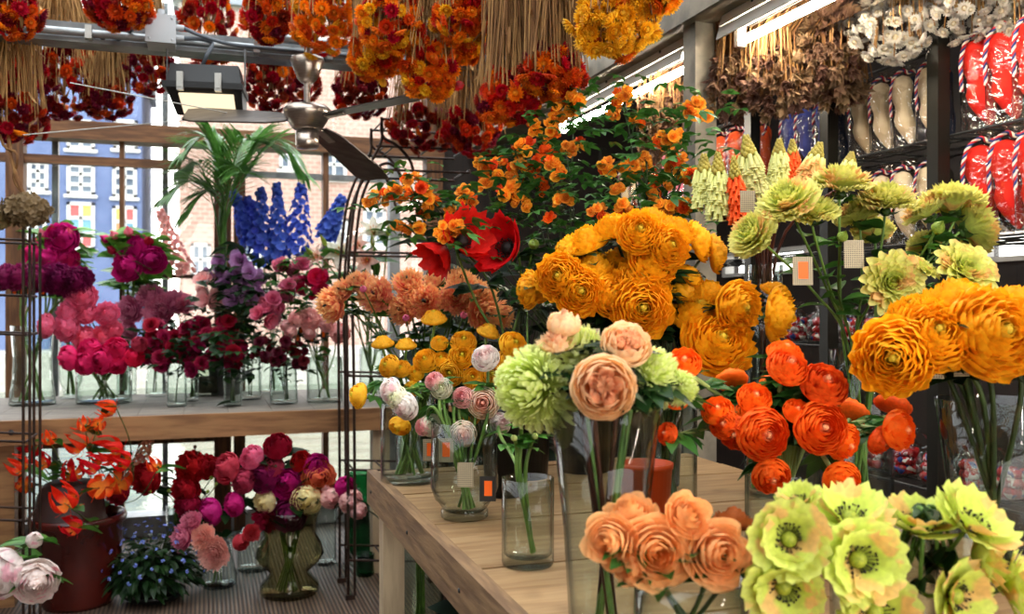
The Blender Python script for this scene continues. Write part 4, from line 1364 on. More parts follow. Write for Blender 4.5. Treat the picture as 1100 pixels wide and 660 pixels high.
# wires strung across
for a, b, lab in ((P(75, 89, 2.9), P(300, 132, 3.4), 'thin pale wire strung from the dried flowers towards the fan'), (P(25, 145, 3.2), P(215, 128, 3.6), 'thin grey wire rising from the window beam to the floodlight')):
    mb = MB(); mb.tube([a, b], .002, 5); tag(mb.build('strung_wire', MATS['pale_metal'], None, True), lab, 'wire')

# ------------------------------------------------------------------ column, beam, strip lights
CX, CY = 1.585, 2.72
mb = MB(); mb.box((CX - .04, CY - .04, 0), (CX + .04, CY + .04, 2.2)); struct(mb, 'trim_2', 'steel_dull')
mb = MB(); mb.box((CX - .07, .3, 2.2), (CX + .07, WY - .03, 2.215)); mb.box((CX - .01, .3, 2.215), (CX + .01, WY - .03, 2.33)); mb.box((CX - .07, .3, 2.33), (CX + .07, WY - .03, 2.345))
mb.box((CX - .075, .3, 2.2), (CX - .065, WY - .03, 2.34)); struct(mb, 'trim_3', 'steel_dull')
emit('tube_glow', '#fff2dc', TUBE)
for (ya, yb, lab) in ((-.45, .98, 'fluorescent strip light farthest forward in the row, above the lime poppies'), (1.15, 2.60, 'fluorescent strip light with mirrored tray nearest above the slipper rack'), (2.84, 4.15, 'fluorescent strip light with white cover running on behind the steel column')):
    X0, Z0 = 1.64, 2.108
    e = empty('strip_light', (X0, (ya + yb) / 2, Z0 + .07), lab, 'light')
    def plate(name, x0, z0, x1, z1, th, mat, y0=ya, y1=yb):
        m = MB(); n = Vector((-(z1 - z0), 0, x1 - x0)).normalized() * th
        V = [(x0, y0, z0), (x1, y0, z1), (x1 + n.x, y0, z1 + n.z), (x0 + n.x, y0, z0 + n.z), (x0, y1, z0), (x1, y1, z1), (x1 + n.x, y1, z1 + n.z), (x0 + n.x, y1, z0 + n.z)]
        m.add(V, [(0, 3, 2, 1), (4, 5, 6, 7), (0, 1, 5, 4), (1, 2, 6, 5), (2, 3, 7, 6), (3, 0, 4, 7)]); return m.build(name, MATS[mat], e)
    plate('white_cover', X0 - .062, Z0 + .010, X0 - .050, Z0 + .050, .004, 'white_enamel'); plate('white_cover', X0 - .050, Z0 + .054, X0 - .030, Z0 + .125, .004, 'white_enamel')
    m = MB(); m.box((X0 - .022, ya, Z0 + .055), (X0 + .03, yb, Z0 + .095)); m.build('housing', MATS['white_enamel'], e)
    plate('mirror_tray', X0 + .025, Z0 + .045, X0 + .165, Z0 + .002, .004, 'mirror')
    m = MB(); m.tube([(X0, ya + .04, Z0), (X0, yb - .04, Z0)], .013, 10); tb = m.build('tube', MATS['tube_glow'], e, True)
    for y in (ya + .03, yb - .05):
        m = MB(); m.box((X0 - .016, y, Z0 - .016), (X0 + .016, y + .02, Z0 + .06)); m.build('lamp_holder', MATS['white_enamel'], e)
    for y in (ya + .18, (ya + yb) / 2, yb - .18):
        m = MB(); m.blob((X0 - .046, y, Z0 + .085), .006, 8, 4); m.build('screw', MATS['black_plastic'], e)

# ------------------------------------------------------------------ tables and shelf
e = empty('display_table', (.95, 1.5, 0), 'long wooden display table of pale planks with weathered edge boards', 'table')
TX0, TX1, TY0, TY1, TZ = .438, 1.47, .30, 2.60, .78
mb = MB(); y = TY0; k_ = 0
while y < TY1 - .01:
    w = rng.choice((.14, .165, .19)); w = min(w, TY1 - y)
    mb.box((TX0 + .028, y + .002, TZ - .025), (TX1, y + w - .002, TZ - .0015 * (k_ % 2))); y += w; k_ += 1
mb.build('tabletop', MATS['wood_table'], e)
mb = MB(); mb.box((TX0, TY0, TZ - .088), (TX0 + .028, TY1, TZ + .004)); mb.build('edge_board', MATS['wood_edge'], e)
mb = MB(); mb.box((TX0 + .028, TY1 - .028, TZ - .088), (TX1, TY1, TZ - .025)); mb.build('edge_board', MATS['wood_edge'], e)
for x in (TX0 + .03, TX1 - .09):
    for y in (TY0 + .05, TY1 - .09):
        mb = MB(); mb.box((x, y, 0), (x + .06, y + .06, TZ - .025)); mb.build('leg', MATS['wood_pale'], e)
for y in (TY1 - .07, 2.05, 1.6):
    mb = MB(); mb.blob((TX0 - .001, y, TZ - .045), .005, 8, 4, (.5, 1, 1)); mb.build('bolt', MATS['steel_dark'], e, True)

e = empty('window_shelf', (-.3, 4.5, 0), 'long wooden shelf under the window with grey top and brown front board', 'shelf')
SX0, SX1, SY0, SY1, SZ = XL + .02, 1.2, 4.2, 5.30, .78
mb = MB(); x = SX0
while x < SX1 - .01:
    w = min(.19, SX1 - x); mb.box((x + .001, SY0 + .03, SZ - .03), (x + w - .001, SY1, SZ)); x += w
mb.build('shelf_top', MATS['wood_shelf_top'], e)
mb = MB(); mb.box((SX0, SY0, SZ - .10), (SX1, SY0 + .03, SZ + .002)); mb.build('front_board', MATS['wood_shelf'], e)
for px, m_ in ((-330, 'wood_dark'), (6, 'wood_shelf'), (408, 'wood_pale')):
    x = onY(px, 500, SY0 + .1).x
    mb = MB(); mb.box((x - .04, SY0 + .06, 0), (x + .04, SY0 + .14, SZ - .03)); mb.build('leg', MATS[m_], e)
mb = MB(); mb.blob((onY(12, 458, SY0).x, SY0 - .001, SZ - .045), .012, 10, 4, (1, .4, 1)); mb.build('bolt', MATS['steel_dark'], e, True)

# ------------------------------------------------------------------ iron stands
def rod(mb, pts, r=.006, n=6): mb.tube(catmull(pts, n) if len(pts) > 2 else pts, r, 6)


AZ = 3.9
def A(px, py, dz=0.0): return P(px, py, AZ) + Vector((0, dz, 0))
base = P(378, 643, AZ); base.z = 0
e = empty('iron_etagere', base, 'tall wrought iron etagere with arched top behind the peach dahlias', 'plant stand')
for dz in (0, .26):
    for kk, path in enumerate(([(374, 640), (374, 520), (373, 400), (373, 310), (380, 227), (390, 190), (402, 168), (410, 150), (410, 126)],
                 [(381, 640), (381, 520), (380, 400), (379, 310), (386, 227), (397, 192), (408, 178), (421, 177), (432, 192), (438, 215)],
                 [(410, 126), (411, 146), (426, 156), (440, 172), (447, 190), (470, 230), (478, 300), (480, 420), (481, 520), (481, 640)])):
        mb = MB(); pts = [A(x, y, dz) for x, y in path]
        for p in pts: p.z = max(p.z, .006)
        rod(mb, pts, .0065); mb.build('upright' if kk != 1 else 'inner_arch', MATS['iron'], e, True)
for y in (128, 157, 182, 271, 404, 505, 602):
    xr = 481 if y > 200 else 505
    mb = MB()
    for dz in (0, .26): rod(mb, [A(374 if y > 250 else (404 if y > 150 else 411), y, dz), A(xr, y + (2 if y > 250 else 4), dz)], .0055)
    for k_ in range(4):
        x = 381 + (xr - 381) * k_ / 3
        if y < 200: x = max(x, 412)
        rod(mb, [A(x, y + 1, 0), A(x, y + 1, .26)], .004)
    mb.build('shelf_grid', MATS['iron'], e, True)
for dz in (0, .26):
    for px in (376, 481):
        p = A(px, 640, dz); mb = MB(); mb.box((p.x - .02, p.y - .014, 0), (p.x + .02, p.y + .014, .02)); mb.build('foot', MATS['iron'], e)

LZ = 3.35
base = P(28, 600, LZ); base.z = 0
e = empty('iron_rack', base, 'thin black iron rack standing beside the wine red pot', 'plant stand')
for px in (25, 32, -90):
    for dz in (0, .22):
        p = P(px, 300, LZ) + Vector((0, dz, 0)); mb = MB(); mb.tube([(p.x, p.y, 0), (p.x, p.y, P(px, 150 if px < 0 else 245, LZ).z)], .006, 6); mb.build('upright', MATS['iron'], e, True)
for y in (258, 318, 360, 475, 560):
    mb = MB()
    a = P(-90, y - 4, LZ); b = P(28, y, LZ)
    for dz in (0, .22): mb.tube([a + Vector((0, dz, 0)), b + Vector((0, dz, 0))], .005, 6)
    for f in (0, .5, 1): mb.tube([a.lerp(b, f), a.lerp(b, f) + Vector((0, .22, 0))], .005, 6)
    mb.build('shelf_grid', MATS['iron'], e, True)

# ------------------------------------------------------------------ souvenir rack: black posts, wire shelves, bagged slippers
RX_ = 2.06
e = empty('souvenir_rack', (RX_ + .15, 3.0, 0), 'black steel souvenir rack with wire shelves along the stall side', 'rack')
for i, y in enumerate((1.30, 2.16, 2.66, 3.13, 3.60, 4.07, 4.55)):
    mb = MB(); mb.box((RX_ - .022, y - .022, 0), (RX_ + .022, y + .022, 2.11)); mb.box((RX_ - .024, y - .024, 2.11), (RX_ + .024, y + .024, 2.118)); mb.build('post', MATS['black_post'], e)
SHZ = (1.765, 1.455, 1.12, .70, .30)
for z in SHZ:
    mb = MB()
    for x in (RX_ + .03, RX_ + .12, RX_ + .22, RX_ + .32): mb.tube([(x, 1.25, z - .008), (x, 4.6, z - .008)], .004, 5)
    for i in range(24): y = 1.3 + i * .143; mb.tube([(RX_ + .02, y, z - .012), (RX_ + .33, y, z - .012)], .003, 4)
    mb.build('wire_shelf', MATS['steel_dark'], e, True)
for z in (2.03,):
    mb = MB(); mb.tube([(RX_ + .05, 2.16, z), (RX_ + .05, 4.55, z)], .006, 6); mb.build('hanging_rod', MATS['steel_dark'], e, True)


def cordmat():
    m, nt, out = newmat('tricolour_cord')
    ps = attr(nt, 'ps'); pk = attr(nt, 'pk')
    f = nd(nt, 'ShaderNodeMath', {0: nd(nt, 'ShaderNodeMath', {0: ps, 1: 26.0, 2: pk}, operation='MULTIPLY_ADD').outputs[0]}, operation='FRACT').outputs[0]
    r = nd(nt, 'ShaderNodeValToRGB', {0: f}); cr = r.color_ramp; cr.interpolation = 'CONSTANT'
    cr.elements[0].color = C('#e8dcc8'); cr.elements[0].position = 0
    cr.elements[1].color = C('#b8202c'); cr.elements[1].position = .36
    x = cr.elements.new(.68); x.color = C('#24326e')
    b = nd(nt, 'ShaderNodeBsdfPrincipled', {'Base Color': r.outputs[0], 'Roughness': .8}); nt.links.new(b.outputs[0], out.inputs[0])


cordmat()
for n_, c_, c2 in (('plush_red', '#d8180c', '#e02a14'), ('plush_white', '#d8c4a0', '#e4d4b4'), ('plush_navy', '#151e34', '#1f2a44'), ('plush_black', '#16130e', '#221c14'), ('plush_blue', '#38408c', '#4850a0'), ('plush_orange', '#f0501a', '#fb6a2a'), ('plush_pink', '#e87a98', '#f09ab0'), ('plush_cream', '#e8cfa0', '#efdcb8')):
    plain(n_, c_, .85, col2=c2, scale=20)


def slipper_mb(dx, flip=1):
    """a plush clog standing on its toe: round heel above, waist, pointed curled toe"""
    mb = MB()
    prof = [(.0, .004, .020, .010), (.012, .013, .018, .014), (.03, .021, .012, .020), (.055, .029, .005, .028), (.08, .031, .000, .031), (.105, .026, -.001, .029), (.125, .025, -.004, .027), (.15, .031, -.008, .027), (.178, .036, -.009, .026), (.20, .034, -.008, .022), (.216, .022, -.006, .014), (.223, .003, -.005, .003)]
    a = np.linspace(0, 2 * PI, 18, endpoint=False)
    V = []
    for z, w, sh, dp in prof:
        V += [(dx + w * math.cos(t) + sh * flip, dp * .75 * math.sin(t), z + .012) for t in a]
    n = 18
    F = [(i * n + j, i * n + (j + 1) % n, (i + 1) * n + (j + 1) % n, (i + 1) * n + j) for i in range(len(prof) - 1) for j in range(n)]
    mb.add(V, F); return mb


def pouch_mb(w=.052, h=.235, d=.03):
    mb = MB(); nr.seed(11)
    lv = [(0, .9), (.01, 1), (.1, 1.02), (.19, .97), (.225, .6), (.238, .18), (.25, .30), (.272, .5)]
    a = np.linspace(0, 2 * PI, 28, endpoint=False)
    V = []
    for z, s in lv:
        for t in a:
            cx, sx = math.cos(t), math.sin(t)
            x = w * s * math.copysign(abs(cx) ** .45, cx); y = d * (s if z > .2 else 1) * math.copysign(abs(sx) ** .6, sx)
            V.append((x + .002 * nr.randn(), y + .003 * nr.randn(), z))
    n = 28
    F = [(i * n + j, i * n + (j + 1) % n, (i + 1) * n + (j + 1) % n, (i + 1) * n + j) for i in range(len(lv) - 1) for j in range(n)]
    mb.add(V, F); b = [(w * .9 * math.copysign(abs(math.cos(t)) ** .45, math.cos(t)), d * math.sin(t), 0) for t in a]
    mb.add(b + [(0, 0, 0)], [((j + 1) % n, j, n) for j in range(n)])
    return mb


def cord_mb():
    mb = MB()
    path = catmull([(-.048, -.034, .10), (-.050, -.036, .17), (-.040, -.034, .225), (-.015, -.022, .250), (.0, -.014, .240), (.020, -.024, .243), (.042, -.036, .215), (.030, -.040, .185)], 8)
    P_ = np.array([tuple(p) for p in path])
    s = np.concatenate([[0], np.cumsum(np.linalg.norm(np.diff(P_, axis=0), axis=1))]); s /= s[-1]
    T = np.gradient(P_, axis=0); T /= np.linalg.norm(T, axis=1)[:, None]
    u = np.cross(T, (0, 1, .2)); u /= np.linalg.norm(u, axis=1)[:, None]; w = np.cross(T, u)
    for k_ in range(3):
        a = s * 60 + k_ * 2 * PI / 3
        mb.tube(P_ + .0026 * (np.cos(a)[:, None] * u + np.sin(a)[:, None] * w), .0030, 5, pk=k_ / 3.0 + .08, ps=0.0)
    return mb


_bag = {'pouch': pouch_mb().mesh('pouch', MATS['cellophane']), 'cord': cord_mb().mesh('cord', MATS['tricolour_cord'])}


def bag(y, z, front, back, label, x=None, group='bagged slippers on the rack', ang=None, sc=1.0, bdx=.026):
    p = Vector((x if x else RX_ + .10, y, z))
    e = empty('bagged_slippers', p, label, 'slippers', group)
    q = Quaternion((0, 0, 1), math.radians(-52 + rng.uniform(-6, 6)) if ang is None else ang)
    for nm, dx, m, fl_, dy in (('slipper', -.012 if bdx > 0 else .016, front, 1, -.010), ('slipper', bdx, back, 1, .012 if bdx > 0 else .03)):
        k_ = ('slip', m, dx)
        if k_ not in _bag: _bag[k_] = slipper_mb(dx, fl_).mesh('slipper', MATS[m])
        o = inst(nm, _bag[k_], e, p + (q @ Vector((0, dy, 0))), q, sc)
        if dy > 0: o['label'] = 'darker slipper behind'
    inst('pouch', _bag['pouch'], e, p, q, sc)
    o = inst('tricolour_cord', _bag['cord'], e, p, q, sc)
    return e


zu, zl = SHZ[0], SHZ[1]
for i, (y, w_) in enumerate(((2.08, 'first beside the thick black post'), (1.99, 'second from the thick post'), (1.90, 'third from the thick post'))):
    bag(y, zu, 'plush_red', 'plush_black', 'red plush slippers bagged on the top shelf, ' + w_, sc=(1.25, 1.1, 1.14))
    bag(y - .01, zl, 'plush_red', 'plush_black', 'red plush slippers bagged on the lower shelf, ' + w_, sc=(1.25, 1.1, 1.14))
for i, (y, w_) in enumerate(((2.59, 'beside the middle black post'), (2.49, 'second from the middle black post'), (2.39, 'third from the middle black post'), (2.28, 'against the thick black post'))):
    bag(y, zu, 'plush_white', 'plush_navy', 'cream white slippers bagged on the top shelf, ' + w_)
    if i: bag(y, zl, 'plush_white', 'plush_black', 'cream white slippers bagged one shelf down, ' + w_)
for i, (y, w_) in enumerate(((2.99, 'first behind the cord'), (2.89, 'in the middle'), (2.78, 'against the middle black post'))):
    bag(y, zu, 'plush_blue', 'plush_navy', 'blue plush slippers in clear bag, ' + w_)
for i, (y, w_) in enumerate(((3.49, 'nearest the steel column'), (3.37, 'second from the steel column'), (3.24, 'against the thin black post'))):
    bag(y, zu, 'plush_orange', 'plush_orange', 'orange plush slippers in clear bag, ' + w_)
for i, (y, w_) in enumerate(((3.97, 'first in its bay'), (3.86, 'middle of its bay'), (3.74, 'nearest the steel column'))):
    bag(y, zu, 'plush_pink', 'plush_pink', 'pink plush slippers in clear bag behind the orange roses, ' + w_)
for i, (y, w_) in enumerate(((4.44, 'farthest down the rack'), (4.32, 'second farthest down the rack'), (4.20, 'next to the pink ones'))):
    bag(y, zu, 'plush_cream', 'plush_orange', 'cream plush slippers in clear bag, ' + w_)


def sweetmat():
    m, nt, out = newmat('wrapped_sweets')
    tc = nd(nt, 'ShaderNodeTexCoord').outputs['Object']
    v = nd(nt, 'ShaderNodeTexVoronoi', {'Vector': tc, 'Scale': 55.0})
    sx = nd(nt, 'ShaderNodeSeparateXYZ', {0: v.outputs['Color']}).outputs[0]
    r = nd(nt, 'ShaderNodeValToRGB', {0: sx}); cr = r.color_ramp; cr.interpolation = 'CONSTANT'
    cr.elements[0].color = C('#b01820'); cr.elements[1].color = C('#2a3a80'); cr.elements[1].position = .5
    for p_, c_ in ((.68, '#d8d4d0'), (.85, '#7a1018')): x = cr.elements.new(p_); x.color = C(c_)
    b = nd(nt, 'ShaderNodeBsdfPrincipled', {'Base Color': r.outputs[0], 'Roughness': .25}); nt.links.new(b.outputs[0], out.inputs[0])


sweetmat()
nr.seed(4)
_bag['sweets'] = None
mbs = MB()
for i in range(26):
    a = i * 2.4; mbs.blob((.038 * math.cos(a) * math.sqrt((i % 9) / 9), .026 * math.sin(a) * math.sqrt((i % 9) / 9), .02 + .028 * (i // 9)), .019, 7, 5, (1, .8, .8), lump=.3)
_bag['sweets'] = mbs.mesh('sweets', MATS['wrapped_sweets'])
mbp = MB()
mbp.lathe([(.001, 0), (.052, .002), (.058, .05), (.050, .095), (.016, .118), (.014, .124), (.042, .15)], 18)
for v in mbp.v: v[:, :] += nr.randn(*v.shape) * .003
_bag['sweetpouch'] = mbp.mesh('pouch', MATS['cellophane'])
for k_, z in enumerate((SHZ[2], SHZ[3])):
    for i in range(11):
        y = 1.62 + i * .135 + .13 * k_
        if y > 3.1: continue
        p = Vector((RX_ + .11 + rng.uniform(-.02, .02), y, z))
        e = empty('sweet_packet', p, 'clear packet of red and blue wrapped sweets on the %s rack shelf' % ('middle', 'low')[k_], 'packet', 'sweet packets on the rack')
        q = Quaternion((0, 0, 1), rng.uniform(0, 6))
        inst('sweets', _bag['sweets'], e, p, q); inst('pouch', _bag['sweetpouch'], e, p, q)
def by_label(t):
    for o in bpy.data.objects:
        if t in str(o.get('label', '')): return o


# ------------------------------------------------------------------ vases
def floor_pt(px, py): return ontable(px, py, 0.0)
def at_z(px, z, h): return P(px, 330 + (1.25 - h) * FPX / z, z)


def cyl(r, h, foot=0.0): return [(r * .96, 0), (r, .006), (r, h * .5), (r, h)]


vase('v1', ontable(440, 517), cyl(.078, .235), 'wide straight glass vase of green stems at the far end of the wooden table')
vase('v2', ontable(499, 556), [(.048, 0), (.053, .004), (.053, .018), (.044, .028), (.066, .042), (.076, .07), (.074, .215)], 'glass vase with thick round foot and patterned price tags on the wooden table')
vase('v3', ontable(567, 606), cyl(.048, .158), 'small plain glass tumbler vase standing between the footed vase and the tall vase')
vase('vF', at_z(650, 1.32, .78), [(.050, 0), (.052, .006), (.060, .15), (.0795, .325)], 'tall flared glass vase holding the lime chrysanthemums and peach garden roses')
vase('vE', at_z(742, 1.20, .78), [(.060, 0), (.068, .006), (.075, .05), (.073, .115)], 'low glass bowl vase holding the apricot roses')
vase('vC', at_z(840, 1.66, .78), cyl(.066, .235), 'straight glass vase packed with stems of bright orange ranunculus')
vase('vA', at_z(718, 2.0, .78), cyl(.062, .33), 'tall straight glass vase under the dome of golden ranunculus')
vase('vB', at_z(1068, 1.58, .78), [(.075, 0), (.078, .006), (.070, .12), (.095, .31)], 'flared glass vase under the golden ranunculus by the photo edge')
vase('vD', at_z(948, 1.27, .78), cyl(.07, .17), 'low glass vase hidden under the lime poppies')
vase('vL', at_z(925, 2.02, .78), cyl(.068, .375), 'tall glass vase of lime carnations in front of the rack')
vase('vK', at_z(822, 2.28, .78), cyl(.043, .575), 'narrow tall glass vase of brown torch lily stems')
vase('vH', at_z(452, 2.98, 0), [(.07, 0), (.075, .006), (.075, .5), (.085, .92)], 'floor-standing tall glass vase of peach dahlias behind the table end', 'clear_glass_dim')


def bucket(key, p, r, h, label, mat='black_plastic', name='flower_bucket', cat='bucket'):
    mb = MB(); mb.lathe([(.001, 0), (r * .8, 0), (r, h - .01), (r * 1.05, h - .01), (r * 1.05, h), (r * .97, h), (r * .78, .008), (.001, .008)], 28)
    o = bpy.data.objects.new(name, mb.mesh(name, MATS[mat])); COL.objects.link(o); o.location = p; tag(o, label, cat)
    VASES[key] = dict(base=Vector(p), rb=r * .5, rim=h, rr=r * .8, obj=o)


bucket('vI', at_z(566, 2.52, .78), .072, .30, 'black bucket behind the small yellow ranunculus, holding the red poppies')
bucket('vJ', at_z(628, 2.62, .78), .085, .30, 'black bucket of orange spray roses behind the golden ranunculus')
bucket('vJ2', at_z(705, 2.42, .78), .075, .30, 'second black bucket of orange spray roses, nearer the steel column')
bucket('vG2', at_z(540, 2.28, .78), .055, .22, 'small black bucket of yellow ranunculus behind the glass tumbler')
bucket('vO', at_z(694, 1.76, .78), .05, .17, 'bright orange plastic bucket behind the tall flared vase', 'orange_plastic')

# window shelf
S_ = lambda px, py: ontable(px, py, .78)
vase('s1', S_(35, 435), [(.098, 0), (.104, .006), (.088, .13), (.084, .22), (.096, .38)], 'waisted tall glass vase of plum ranunculus at the end of the window shelf')
vase('s2', S_(112, 433), cyl(.128, .20), 'wide glass cylinder of hot pink peonies on the window shelf front')
vase('s2b', S_(76, 428), [(.04, 0), (.06, .004), (.02, .03), (.055, .09), (.06, .22), (.045, .34)], 'footed glass vase behind the waisted vase on the window shelf', neck=.045)
vase('s2c', S_(136, 424), cyl(.05, .36), 'slim tall glass vase behind the hot pink peonies')
vase('s3', S_(168, 426), [(.050, 0), (.054, .006), (.052, .10), (.026, .19), (.03, .24)], 'bottle-necked glass vase with fanned stems on the window shelf')
vase('s4', S_(190, 437), cyl(.044, .20), 'slim glass vase of burgundy roses at the shelf front edge')
vase('s5', S_(206, 431), cyl(.034, .22), 'narrow glass vase squeezed behind the slim burgundy rose vase')
vase('s6', S_(223, 425), cyl(.072, .20), 'round-shouldered glass jar with a grey filling on the window shelf', 'clear_glass_dim')
vase('s7', S_(250, 436), cyl(.042, .22), 'slim glass vase with a few dark stems under the lavender mallows')
vase('s8', S_(270, 429), cyl(.05, .25), 'glass vase of thin straight stems right of the lavender mallows')
vase('s9', S_(305, 434), [(.055, 0), (.066, .006), (.066, .03), (.064, .20)], 'glass vase lined with green leaves under the maroon blossoms')
vase('s10', S_(349, 432), cyl(.088, .225), 'wide glass cylinder of pink ranunculus beside the iron etagere')
vase('s11', S_(399, 427), cyl(.062, .26), 'glass cylinder behind the iron etagere holding the lilies')
vase('s12', S_(292, 423), cyl(.07, .30), 'large glass vase of blue delphiniums at the back of the window shelf')
mb = MB(); mb.lathe([(.001, .018), (.064, .018), (.066, .10), (.001, .104)], 24)
o = bpy.data.objects.new('sand_filling', mb.mesh('sand_filling', plain('sand', '#5c5448', .9, col2='#6c6456', scale=60))); COL.objects.link(o); o.parent = VASES['s6']['obj']

# floor
vase('f1', floor_pt(311, 638), [(.112, 0), (.127, .015), (.125, .045), (.078, .095), (.128, .14), (.148, .175), (.136, .22), (.112, .26), (.118, .33), (.135, .37)], 'large smoky glass urn vase with bulging bowl on the wooden deck', 'smoke_glass', neck=.10)
vase('f2', floor_pt(235, 630), [(.066, 0), (.078, .012), (.08, .05), (.058, .13), (.05, .20)], 'small round glass vase of pink carnations on the deck beside the blue flowers')
vase('f3', floor_pt(350, 606), [(.045, 0), (.055, .006), (.050, .02), (.05, .18), (.058, .36)], 'pale tall glass vase standing behind the smoky urn')
vase('f4', floor_pt(272, 612), [(.07, 0), (.075, .01), (.07, .15), (.05, .2)], 'clear glass jar standing between the urn and the carnation vase')
vase('f5', floor_pt(385, 598), [(.06, 0), (.066, .01), (.06, .12), (.05, .25), (.055, .42)], 'tall green glass vase standing by the table leg', 'green_glass')
vase('f6', floor_pt(392, 618), [(.04, 0), (.044, .01), (.04, .06), (.045, .1)], 'small green glass tumbler at the foot of the iron etagere', 'green_glass')

# ------------------------------------------------------------------ golden ranunculus dome
bunch('ranunculus', 'flower', 'ran_big', 'gold_centre', 1.86, .17, 'vA', [
    (687, 248, 44, (0, .3), 'facing out at the crown of the dome'),
    (658, 241, 40, (-.3, .9, .5), 'tilted up behind the crown bloom'),
    (698, 232, 38, (.05, 1, .1), 'highest of all, seen edge-on'),
    (728, 244, 40, (.3, .8, .5), 'tilted up beside the crown bloom'),
    (720, 264, 42, (.25, .15), 'facing out just below the crown bloom'),
    (754, 258, 40, (1, .35, .35), 'turned sideways on the shoulder by the steel column'),
    (772, 272, 36, (1.2, .1, .2), 'hanging outermost towards the torch lilies'),
    (630, 255, 44, (-.4, .9, .4), 'lying on top of the shoulder towards the red poppies'),
    (606, 267, 32, (-1, .5, .4), 'small and turned away behind the shoulder near the red poppies'),
    (600, 297, 46, (-.2, .1), 'facing out with green eye on the flank near the red poppies'),
    (637, 283, 46, (.05, 1, .4), 'seen from the side in the middle of the upper tier'),
    (668, 276, 40, (.1, 1, .1), 'half hidden in the gap below the crown bloom'),
    (623, 313, 49, (.08, 0), 'wide open, facing out lowest on the flank near the poppies'),
    (565, 311, 36, (-.9, 0, .4), 'turned sideways, outermost towards the red poppies'),
    (580, 308, 30, (-.8, .2, .5), 'tucked behind the outermost sideways bloom'),
    (656, 317, 42, (.6, .3), 'squeezed between two large open blooms'),
    (703, 280, 46, (.25, .6), 'with pale ruffled middle at the centre of the dome'),
    (690, 300, 54, (0, .7), 'tilted up right above the largest front bloom'),
    (690, 331, 60, (0, .02), 'the largest, facing straight out at the front centre'),
    (738, 311, 46, (.2, 1, .15), 'seen edge-on with loose lower petals'),
    (741, 294, 32, (.5, .7, .2), 'half hidden high in the gap by the carnations'),
    (752, 334, 56, (0, .9, .5), 'lying face up above the lowest bloom'),
    (763, 312, 40, (.2, .9, .3), 'tilted up behind the lying bloom'),
    (797, 330, 50, (.45, -.05), 'facing the torch lily vase at the lower end'),
    (773, 366, 68, (.1, .45), 'lowest of the dome, over the orange ranunculus'),
    (840, 338, 52, (.9, -.1, .5), 'hanging outermost, next to the carnation stems'),
    (836, 312, 32, (.4, .9, .2), 'small, above the outermost hanging one'),
], 'large golden ranunculus, @', k=1.13, stem='stem_dark', lk='lobed', nl=11, lL=.07, sr=.0032, leaf='leaf_dark')
price_tag(by_label('lowest on the flank near the poppies'), P(637, 353, 1.85), .028, .05)

bunch('ranunculus', 'flower', 'ran_big', 'gold_centre', 1.42, .10, 'vB', [
    (960, 384, 78, (-.5, -.05), 'drooping lowest towards the orange ranunculus'),
    (1005, 358, 74, (-.1, .45), 'middle front, its petals fanned below'),
    (1072, 357, 92, (.15, .22), 'the biggest, with green eye, at the photo edge'),
    (1028, 318, 74, (-.1, 1, .15), 'topmost, seen edge-on'),
    (982, 333, 54, (-.4, .8, .4), 'tilted back between topmost and drooping ones'),
    (1040, 345, 52, (.1, .8, .4), 'half hidden in the middle'),
    (1098, 322, 56, (.3, .9, .3), 'cut by the photo edge at the top'),
], 'golden ranunculus over the lime poppies, @', k=1.1, stem='stem_dark', lk='lobed', nl=16, lL=.08, sr=.005, leaf='leaf_dark', lrange=(.35, .85), tagp=(.6, True, False))

bunch('ranunculus', 'flower', 'ran', 'orange', 1.50, .15, 'vC', [
    (821, 467, 56, (.12, .05), 'large and open, facing out at the front left'),
    (883, 460, 56, (0, .18), 'large and open with cream eye, front centre'),
    (886, 412, 50, (.1, .7), 'tilted up at the top beside the golden bunch'),
    (847, 393, 44, (.15, .75), 'upper of the two overlapping, in front'),
    (844, 378, 38, (.1, .9, .5), 'topmost of the bunch, behind its twin'),
    (908, 476, 40, (.5, -.3), 'tucked under the front centre bloom'),
    (968, 462, 42, (.5, .12), 'outermost towards the golden bunch on a bent pale stem'),
    (947, 474, 32, (.3, -.2, .5), 'half open behind the outermost bloom'),
    (829, 513, 40, (.0, -.3), 'low, hanging over the stems near the poppies'),
    (905, 517, 40, (0, -.15), 'lowest, half behind the lime poppies'),
    (811, 427, 36, (.0, .7), 'with yellowish middle behind the front left bloom'),
    (771, 441, 34, (-.3, .75), 'small, upper of the pair at the vase edge'),
    (778, 456, 32, (-.5, .3), 'small, lower of the pair at the vase edge'),
    (790, 466, 36, (-.5, -.1), 'side bloom pressed against the front left bloom'),
    (808, 443, 34, (-.1, .7), 'just above the front left bloom'),
    (856, 441, 28, (0, .6), 'small one in the gap between the two large ones'),
    (785, 407, 34, (0, .8, -.6), 'seen from behind, its green calyx showing below the golden dome'),
    (829, 412, 36, (-.3, .8, -.5), 'dark one seen from behind in the shade of the topmost'),
    (917, 444, 38, (.6, .5, -.5), 'turned away behind the front centre bloom'),
    (960, 433, 38, (.4, .9, -.3), 'turned away under the nearer golden bunch'),
    (735, 389, 36, (-.1, .7), 'on its own long stem beside the lime chrysanthemum'),
    (727, 426, 28, (-.3, .5), 'small below the lone long-stemmed one'),
    (704, 381, 22, (0, .9, .5), 'bud-like, peeping over the chrysanthemum'),
    (716, 466, 24, (-.5, .2, .5), 'shaded one low beside the tall flared vase'),
], 'bright orange ranunculus, @', k=1.12, stem='stem_pale', lk='lobed', nl=15, lL=.055, sr=.0042, leaf='leaf_mid', lrange=(.25, .8))

